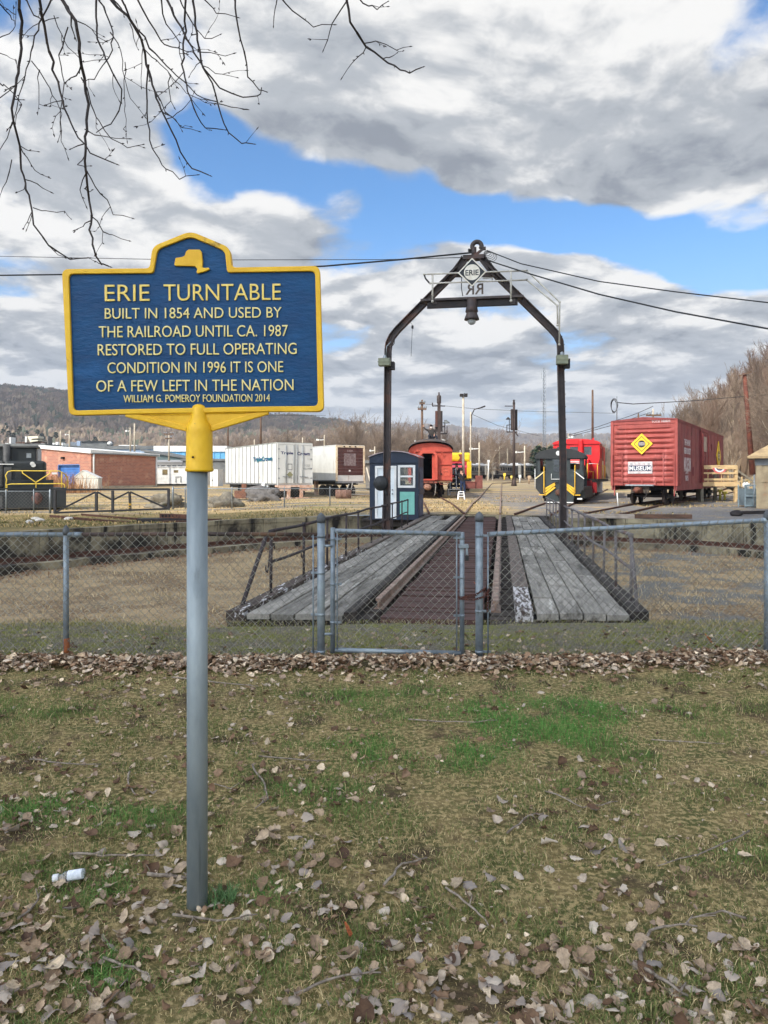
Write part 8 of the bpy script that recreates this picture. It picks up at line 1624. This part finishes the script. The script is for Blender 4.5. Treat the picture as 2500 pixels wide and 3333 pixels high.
def build_leaves():
    r = np.random.default_rng(8); V = [leaf_variant(i) for i in range(12)]
    lm = bpy.data.materials.new('dry_leaf'); lm.use_nodes = True; t = NT(lm.node_tree); b = t.n['Principled BSDF']; oi = t.new('ShaderNodeObjectInfo'); co = t.new('ShaderNodeTexCoord').outputs['Object']
    rp_ = t.new('ShaderNodeValToRGB'); t.put(rp_.inputs[0], oi.outputs['Random']); e = rp_.color_ramp.elements; e[0].color = lin((78, 58, 44)); e[1].color = lin((202, 182, 152))
    for p, c in ((.12, (112, 86, 64)), (.35, (142, 119, 94)), (.6, (162, 140, 114)), (.85, (182, 162, 136))): q = e.new(p); q.color = lin(c)
    back = t.new('ShaderNodeNewGeometry').outputs['Backfacing']; ox = t.sep(co)
    vein = t.ramp(t.math('ABSOLUTE', ox[0]), .0, .03, .8, 1); side = t.ramp(t.math('ABSOLUTE', t.math('SINE', t.math('MULTIPLY', t.math('ADD', ox[1], t.math('MULTIPLY', t.math('ABSOLUTE', ox[0]), -.6)), 26.))), 0, .25, .88, 1)
    h = t.new('ShaderNodeHueSaturation'); t.put(h.inputs['Color'], rp_.outputs[0]); t.put(h.inputs['Value'], t.math('MULTIPLY', t.math('MULTIPLY', vein, side), t.ramp(t.noise(co, 5, 5, .65), .3, .72, .72, 1.12))); 
    c = t.mix(t.math('MULTIPLY', back, .35), h.outputs[0], lin((196, 190, 180))); t.put(b.inputs['Base Color'], c); b.inputs['Roughness'].default_value = .75; b.inputs['Specular IOR Level'].default_value = .25
    meshes = [np_mesh('leaf', v, f, smooth=True) for v, f in V]; [m.materials.append(lm) for m in meshes]
    # where leaves lie: clumps in the lawn, thicker towards the camera
    pos = []
    while len(pos) < 2900:
        y = 1.6+4.3*r.random()**1.35; x = (r.random()*2-1)*(y*.60+.25); d = .5+mnoise.noise(Vector((x*1.5, y*1.7, 8)))*1.1+.5*mnoise.noise(Vector((x*4, y*4, 9)))+(.55 if y < 2.45 else 0)-(.38 if y > 4.1 and x > -.6 else 0)-.30*sm(.3, 1.6, x)*(1 if 2.5 < y < 4.6 else 0)+(.15 if x < -.1 else 0)
        if r.random() < d*.8: pos.append((x, y, (.022+.052*r.random()**1.8)*(1 if y < 3.6 else .9)))
    pos.sort(key=lambda p: -p[2]/p[1]); vis = [p for p in pos if abs(p[0]) < p[1]*.545 and p[1] > 2.05]; near = vis[:290]; ns = set(map(id, near)); rest = [p for p in pos if id(p) not in ns]
    for x, y, s in near:
        o = bpy.data.objects.new('leaf', meshes[r.integers(12)]); COL.objects.link(o); o.parent = ground; o.location = (x, y, zg(x, y)+r.uniform(.008, .022)); o.scale = (s*r.uniform(.8, 1.15), s, s*r.uniform(.6, 1.1)); flip = math.pi if r.random() < .45 else 0; o.rotation_euler = (r.normal(0, .30)+flip, r.normal(0, .30), r.random()*6.283)
    # the rest, and the drift raked up along the fence
    for _ in range(6400):
        x = (r.random()*2-1)*4.3
        if r.random() > .72+.55*mnoise.noise(Vector((x*1.7, 2, 2))): continue
        cy = 6.05+.13*mnoise.noise(Vector((x*1.1, 0, 3)))+.06*mnoise.noise(Vector((x*4, 0, 5))); y = cy+r.normal(0, .12+.08*mnoise.noise(Vector((x*2, 7, 7))))*(1+.9*(r.random() < .2)); rest.append((x, y, r.uniform(.035, .075)))
    for _ in range(3800):                               # crumbs of broken leaf all over the lawn
        y = 1.6+4.2*r.random()**1.3; x = (r.random()*2-1)*(y*.6+.2)
        if r.random() < .55+.8*mnoise.noise(Vector((x*1.5, y*1.7, 8))): rest.append((x, y, r.uniform(.008, .024)))
    for _ in range(420):
        y = r.uniform(5.2, 7.9); x = (r.random()*2-1)*(y*.6); rest.append((x, y, r.uniform(.03, .07)))
    for _ in range(700):                                # along the foot of the pit wall and on the far grass
        a = r.uniform(120, 215); x, y = pit(a, -r.uniform(.05, .5)); rest.append((x, y, -r.uniform(.06, .10)))
    for _ in range(500):
        a = r.uniform(100, 230); x, y = pit(a, -1.7-abs(r.normal(0, .5))); rest.append((x, y, -r.uniform(.06, .10)))
    Vs, Fs, Ts = [], [], []; o_ = 0; pal = [LC(162, 140, 114), LC(144, 124, 104), LC(178, 162, 142), LC(118, 92, 70), LC(92, 70, 52), LC(134, 108, 84), LC(200, 180, 152)]
    for x, y, s in rest:
        v, f = V[r.integers(12)]; pitl = s < 0; s = abs(s); A, B_, C = r.normal(0, .34), r.normal(0, .34), r.random()*6.283; R = np.array(Matrix.Rotation(C, 3, 'Z') @ Matrix.Rotation(B_, 3, 'Y') @ Matrix.Rotation(A+(math.pi if r.random() < .45 else 0), 3, 'X'))
        dr = 0
        if not pitl and 5.5 < y < 6.6: dr = .075*math.exp(-((y-6.04)/.17)**2)*r.random()
        z = (-.98 if pitl else zg(x, y))+r.uniform(.008, .022)+dr; Vs.append((v*s)@R.T+np.array([x, y, z])); Fs.append(f+o_); o_ += len(v)
        c = pal[min(6, int(r.random()**1.2*7))]*(1.18 if 5.5 < y < 6.7 else 1) if not pitl else [LC(128, 92, 70), LC(150, 120, 92), LC(110, 84, 66)][r.integers(3)]; Ts.append(np.repeat((c*r.uniform(.8, 1.15))[None], len(v), 0))
    o = link('leaf_litter', np_mesh('leaf_litter', np.concatenate(Vs), np.concatenate(Fs), np.concatenate(Ts), True), tint_mat('leaf_litter', .8, var=40), ground); tag(o, kind='stuff')
    # a few leaves of their own colour
    om = mat('leaf_orange', (186, 104, 58), (140, 76, 46), scale=8, rough=.8)
    for px, py, s in ((2305, 2105, .11), (1130, 3050, .05), (1545, 1905, .05)):
        Y = EYE*F/(py-HY); me = meshes[3].copy(); me.materials.clear(); o = link('leaf', me, om, ground, (gx(px, Y), Y, zg(gx(px, Y), Y)+.03)); o.scale = (s, s, s); o.rotation_euler = (.9, .2, 1.)
    # fallen twigs
    tw = mat('twig_grey', (150, 138, 122), (104, 92, 80), scale=40, rough=.9, rand=.35); R = random.Random(4)
    def twig(pxs, rad):
        mb = MB(); P = []
        for px, py in pxs: Y = EYE*F/(py-HY); P.append(Vector((gx(px, Y), Y, zg(gx(px, Y), Y)+.012+R.uniform(0, .012))))
        Q = []
        for a, b_ in zip(P, P[1:]): Q += [a.lerp(b_, i/4)+Vector((R.gauss(0, .003), R.gauss(0, .003), R.gauss(0, .002))) for i in range(4)]
        Q.append(P[-1]); c = Q[0].copy(); mb.tube([q-c for q in Q], [rad*(1-.55*i/len(Q)) for i in range(len(Q))], 6)
        for k in range(2): i = R.randrange(2, len(Q)-1); mb.tube([Q[i]-c, Q[i]-c+Vector((R.gauss(0, .03), R.gauss(0, .03), .012))], [rad*.6, rad*.3], 5)
        mb.build('twig', tw, ground, tuple(c))
    for pts, rad in (([(820, 2500), (862, 2560), (874, 2610), (830, 2640)], .006), ([(230, 2790), (330, 2800), (440, 2795), (520, 2790)], .0055), ([(480, 2855), (600, 2868), (660, 2860)], .008), ([(2440, 2720), (2280, 2790), (2140, 2830)], .004), ([(2085, 3110), (2095, 3170), (2160, 3220), (2240, 3265)], .008), ([(2085, 3110), (2120, 3045), (2200, 3030), (2270, 3030)], .006), ([(1450, 2890), (1530, 2960), (1590, 3020)], .005), ([(1250, 2890), (1310, 2830), (1390, 2800)], .006), ([(330, 3130), (420, 3165), (480, 3190)], .005), ([(840, 2470), (960, 2480), (1060, 2490)], .005), ([(560, 2210), (700, 2228), (840, 2240)], .008), ([(1330, 2350), (1480, 2360), (1620, 2355)], .005), ([(560, 2990), (700, 3010), (840, 2990)], .005), ([(1650, 2720), (1720, 2670), (1770, 2660)], .005), ([(2120, 2415), (2250, 2425), (2360, 2430)], .004), ([(100, 2480), (220, 2500), (330, 2500)], .005), ([(960, 3260), (1090, 3200), (1240, 3190)], .005), ([(640, 2590), (700, 2560), (770, 2580)], .004), ([(2430, 3000), (2350, 2990), (2250, 3010)], .005), ([(420, 2520), (415, 2560), (440, 2600)], .006), ([(1780, 2590), (1900, 2640), (2010, 2620)], .004), ([(60, 3010), (120, 2960), (130, 2920)], .005)): twig(pts, rad)
    # dropped plastic bottle
    Y = 2.80; x = gx(222, Y); b = thing('plastic_bottle', 'small clear plastic bottle with white cap and label lying in the grass', 'bottle', (x, Y, zg(x, Y)+.030), math.radians(12)); b.rotation_euler = (0, math.radians(-5), math.radians(8))
    cl = bpy.data.materials.new('clear_plastic'); cl.use_nodes = True; pb = cl.node_tree.nodes['Principled BSDF']; pb.inputs['Transmission Weight'].default_value = .85; pb.inputs['Roughness'].default_value = .12; pb.inputs['Base Color'].default_value = (.86, .9, .9, 1); pb.inputs['IOR'].default_value = 1.1
    MB().lathe([(.004, -.036), (.010, -.034), (.011, -.024), (.017, -.012), (.0185, -.002), (.0185, .058), (.017, .062), (.004, .060)], 20, axis='x').build('bottle_body', cl, b); MB().lathe([(.004, -.058), (.0135, -.057), (.0140, -.054), (.0140, -.037), (.0125, -.036), (.004, -.036)], 20, axis='x').build('bottle_cap', MATS['white'], b); MB().lathe([(.0187, .000), (.0192, .001), (.0192, .053), (.0187, .054)], 20, axis='x').build('bottle_label', mat('label_white', (228, 230, 232), (196, 202, 204), scale=60), b)
build_leaves()

# ================================================================ the tree whose bare branches hang into the picture
def build_overhang():
    bk = mat('twig_bark', (62, 54, 50), (42, 38, 37), scale=20, rough=.9, bump=.2); tb = mat('trunk_bark', (96, 84, 74), (62, 54, 48), scale=3, stretch=(4, 4, .6), rough=.95, bump=.8, bscale=12)
    B = [[(75, 0), (85, 120), (75, 250), (50, 380), (48, 470), (75, 560), (80, 650), (110, 760), (135, 870), (190, 950), (270, 1000), (338, 995)], [(200, 0), (150, 90), (115, 230), (75, 370), (50, 470)], [(48, 470), (10, 560), (-30, 650)], [(240, 0), (290, 80), (310, 200), (322, 300), (340, 400), (335, 500), (325, 580), (335, 660), (340, 760), (350, 830), (355, 920), (365, 970), (385, 1010), (420, 1027)],
         [(335, 660), (365, 720), (410, 770), (440, 820), (505, 840)], [(335, 660), (305, 730), (330, 790)], [(350, 830), (400, 890), (440, 910), (495, 928)], [(350, 855), (325, 870), (292, 886)], [(385, 0), (430, 100), (435, 190), (400, 250), (360, 300), (330, 312)], [(425, 120), (470, 200), (480, 300), (500, 380), (555, 445)], [(430, 0), (490, 60), (545, 150), (570, 250), (590, 330), (620, 420), (660, 500), (700, 590), (740, 655), (805, 675)],
         [(570, 250), (565, 380), (570, 470), (590, 570), (640, 650), (690, 690), (755, 675)], [(480, 20), (530, 120), (600, 210), (680, 290), (760, 365), (820, 388)], [(715, 0), (715, 120), (705, 250), (725, 350), (760, 450), (790, 490), (862, 500)], [(745, 0), (760, 130), (780, 250), (830, 360), (850, 440), (880, 510), (930, 550), (977, 555)], [(660, 30), (720, 150), (790, 270), (850, 340), (930, 375), (990, 370), (1008, 345)], [(905, 0), (915, 100), (940, 200), (955, 290), (1000, 345), (1025, 353)],
         [(1335, -20), (1350, 90), (1410, 170), (1480, 230), (1540, 270), (1580, 283), (1627, 260)], [(1410, 170), (1450, 160), (1530, 190), (1577, 180)], [(1335, 0), (1285, 90), (1250, 187)], [(1085, -10), (1150, 60), (1210, 100), (1282, 95)], [(1065, -20), (1055, 95)], [(1370, -20), (1420, 25), (1455, 38), (1492, 8)], [(1480, 230), (1500, 222), (1530, 205)], [(160, 40), (180, 150), (210, 280), (250, 420), (300, 530), (350, 590), (442, 630)], [(260, 100), (235, 220), (245, 350), (230, 430), (235, 540), (260, 602)], [(315, 300), (350, 400), (380, 470), (430, 530), (500, 575), (547, 558)], [(370, -20), (375, 150), (420, 250), (470, 350), (460, 430), (430, 480), (380, 505)], [(545, 180), (620, 250), (670, 300), (720, 360), (815, 388)], [(600, 350), (640, 430), (700, 490), (762, 505)], [(520, -10), (570, 70), (620, 150), (660, 178), (738, 200)], [(-20, 150), (40, 130), (58, 100), (62, 20)], [(120, 235), (180, 320), (240, 440), (225, 540)], [(-10, 390), (40, 350), (90, 300)], [(78, 560), (110, 580), (142, 584)], [(46, 620), (20, 700), (0, 755)], [(-10, 200), (25, 215), (55, 230)], [(-10, 315), (25, 330), (80, 400), (60, 470)], [(690, -10), (740, 90), (790, 150), (845, 135)], [(780, 250), (830, 280), (910, 298)], [(760, 200), (840, 215), (895, 208)], [(790, 0), (840, 50), (910, 65)], [(300, 80), (350, 115), (400, 155)], [(60, 60), (20, 30), (0, 0)], [(440, 0), (470, 30), (478, 60)], [(505, 90), (515, 140), (532, 188)], [(550, 160), (545, 240), (545, 330)], [(840, 400), (890, 415), (942, 420)], [(660, 290), (650, 360), (670, 410)], [(95, 690), (150, 710), (190, 738)], [(130, 800), (180, 820), (250, 812), (272, 842)], [(125, 815), (105, 880)], [(330, 590), (300, 640), (345, 640)], [(205, 60), (260, 180), (320, 240), (400, 230)], [(100, 0), (130, 60), (170, 80), (215, 70)], [(0, 20), (40, 60), (52, 78)], [(620, 0), (640, 90), (690, 160), (700, 230)], [(150, 270), (150, 400), (190, 410)], [(480, 240), (480, 400), (490, 540)], [(620, 430), (680, 460), (700, 500)], [(330, 500), (400, 530), (490, 535)]]
    R = random.Random(9); root = thing('overhanging_tree', 'bare tree whose dark budding branches hang into the top of the picture', 'tree', (-4.2, .6, 0)); o = Vector((-4.2, .6, 0)); br = []; used = []
    crown = Vector((-1.9, 2.1, 5.6))
    for bi, poly in enumerate(B):
        key = next((Y for p, Y in used if abs(p[0]-poly[0][0])+abs(p[1]-poly[0][1]) < 40), None); Y = key if key else R.uniform(2.55, 3.3); rad = .0022+.0010*(len(poly) > 6)+.00026*len(poly)
        if poly[0][1] > 40: rad *= .72
        P = []; 
        for i, (a, b_) in enumerate(poly): P.append(at(a*.844, b_*.844, Y+.05*math.sin(i*1.3+bi))); used.append(((a, b_), Y))
        Q = []
        for a, b_ in zip(P, P[1:]):
            n = max(2, int((b_-a).length/.035)); Q += [a.lerp(b_, i/n)+Vector((R.gauss(0, .0028), R.gauss(0, .004), R.gauss(0, .0028))) for i in range(n)]
        Q.append(P[-1]); m = len(Q); segs = []
        rr = [rad*(1-.62*i/m) for i in range(m)]
        if poly[0][1] <= 40:                           # carry the branch up, out of the picture, to the limb
            e = P[0]; d = (P[0]-P[1]).normalized(); up = [e+d*.25, e.lerp(crown, .5)+Vector((0, 0, .25)), crown]; pr = e; r0 = rad
            for q in up: segs.append((pr-o, q-o, r0, r0*1.35)); pr = q; r0 *= 1.35
        segs += [(Q[i]-o, Q[i+1]-o, rr[i]*(1.25 if R.random() < .12 else 1), rr[i+1]) for i in range(m-1)]
        def bud(p, d, s): segs.append((p, p+d*s*.5, .0010, .0024)); segs.append((p+d*s*.5, p+d*s, .0024, .0004))
        i = R.randrange(2, 5)
        while i < m-1:
            t = (Q[min(i+1, m-1)]-Q[i]).normalized(); s = Vector((t.z, R.gauss(0, .35), -t.x))*R.choice((-1, 1)); d = (t*R.uniform(.35, 1.0)+s*R.uniform(.4, 1.0)).normalized()
            if R.random() < .55:
                p = Q[i]-o; L_ = R.choice((.04, .07, .10, .16)); k = max(2, int(L_/.025)); r0 = max(.0013, rr[i]*.55)
                for j in range(k):
                    d = (d+Vector((R.gauss(0, .22), R.gauss(0, .2), R.gauss(0, .22)+.06))).normalized(); q = p+d*L_/k; segs.append((p, q, r0*(1-.5*j/k), r0*(1-.5*(j+1)/k))); p = q
                    if R.random() < .5: s2 = Vector((d.z, 0, -d.x))*R.choice((-1, 1)); bud(p, (d*.8+s2*.6).normalized(), .012)
                bud(p, d, .018)
            else: bud(Q[i]-o, d, .012)
            i += R.randrange(2, 5)
        bud(Q[-1]-o, (Q[-1]-Q[-2]).normalized(), .02)
        v, f = seg_arrays([(tuple(a), tuple(b_), c, d) for a, b_, c, d in segs], 5); link('branch', np_mesh('branch', v, f, smooth=True), bk, root)
    mb = MB(); mb.tube([(0, 0, -.2), (.05, 0, 1.5), (.15, .2, 3.2), (.6, .5, 4.6)], [.34, .27, .23, .16], 14); mb.tube([(.15, .2, 3.2), (-.5, -.3, 5.2), (-1.0, -.4, 7.5)], [.17, .12, .05], 10); mb.build('trunk', tb, root)
    MB().tube([(.55, .45, 4.5), (1.3, 1.0, 5.5), tuple(crown-o)], [.15, .09, .035], 10).build('limb', tb, root)
build_overhang()
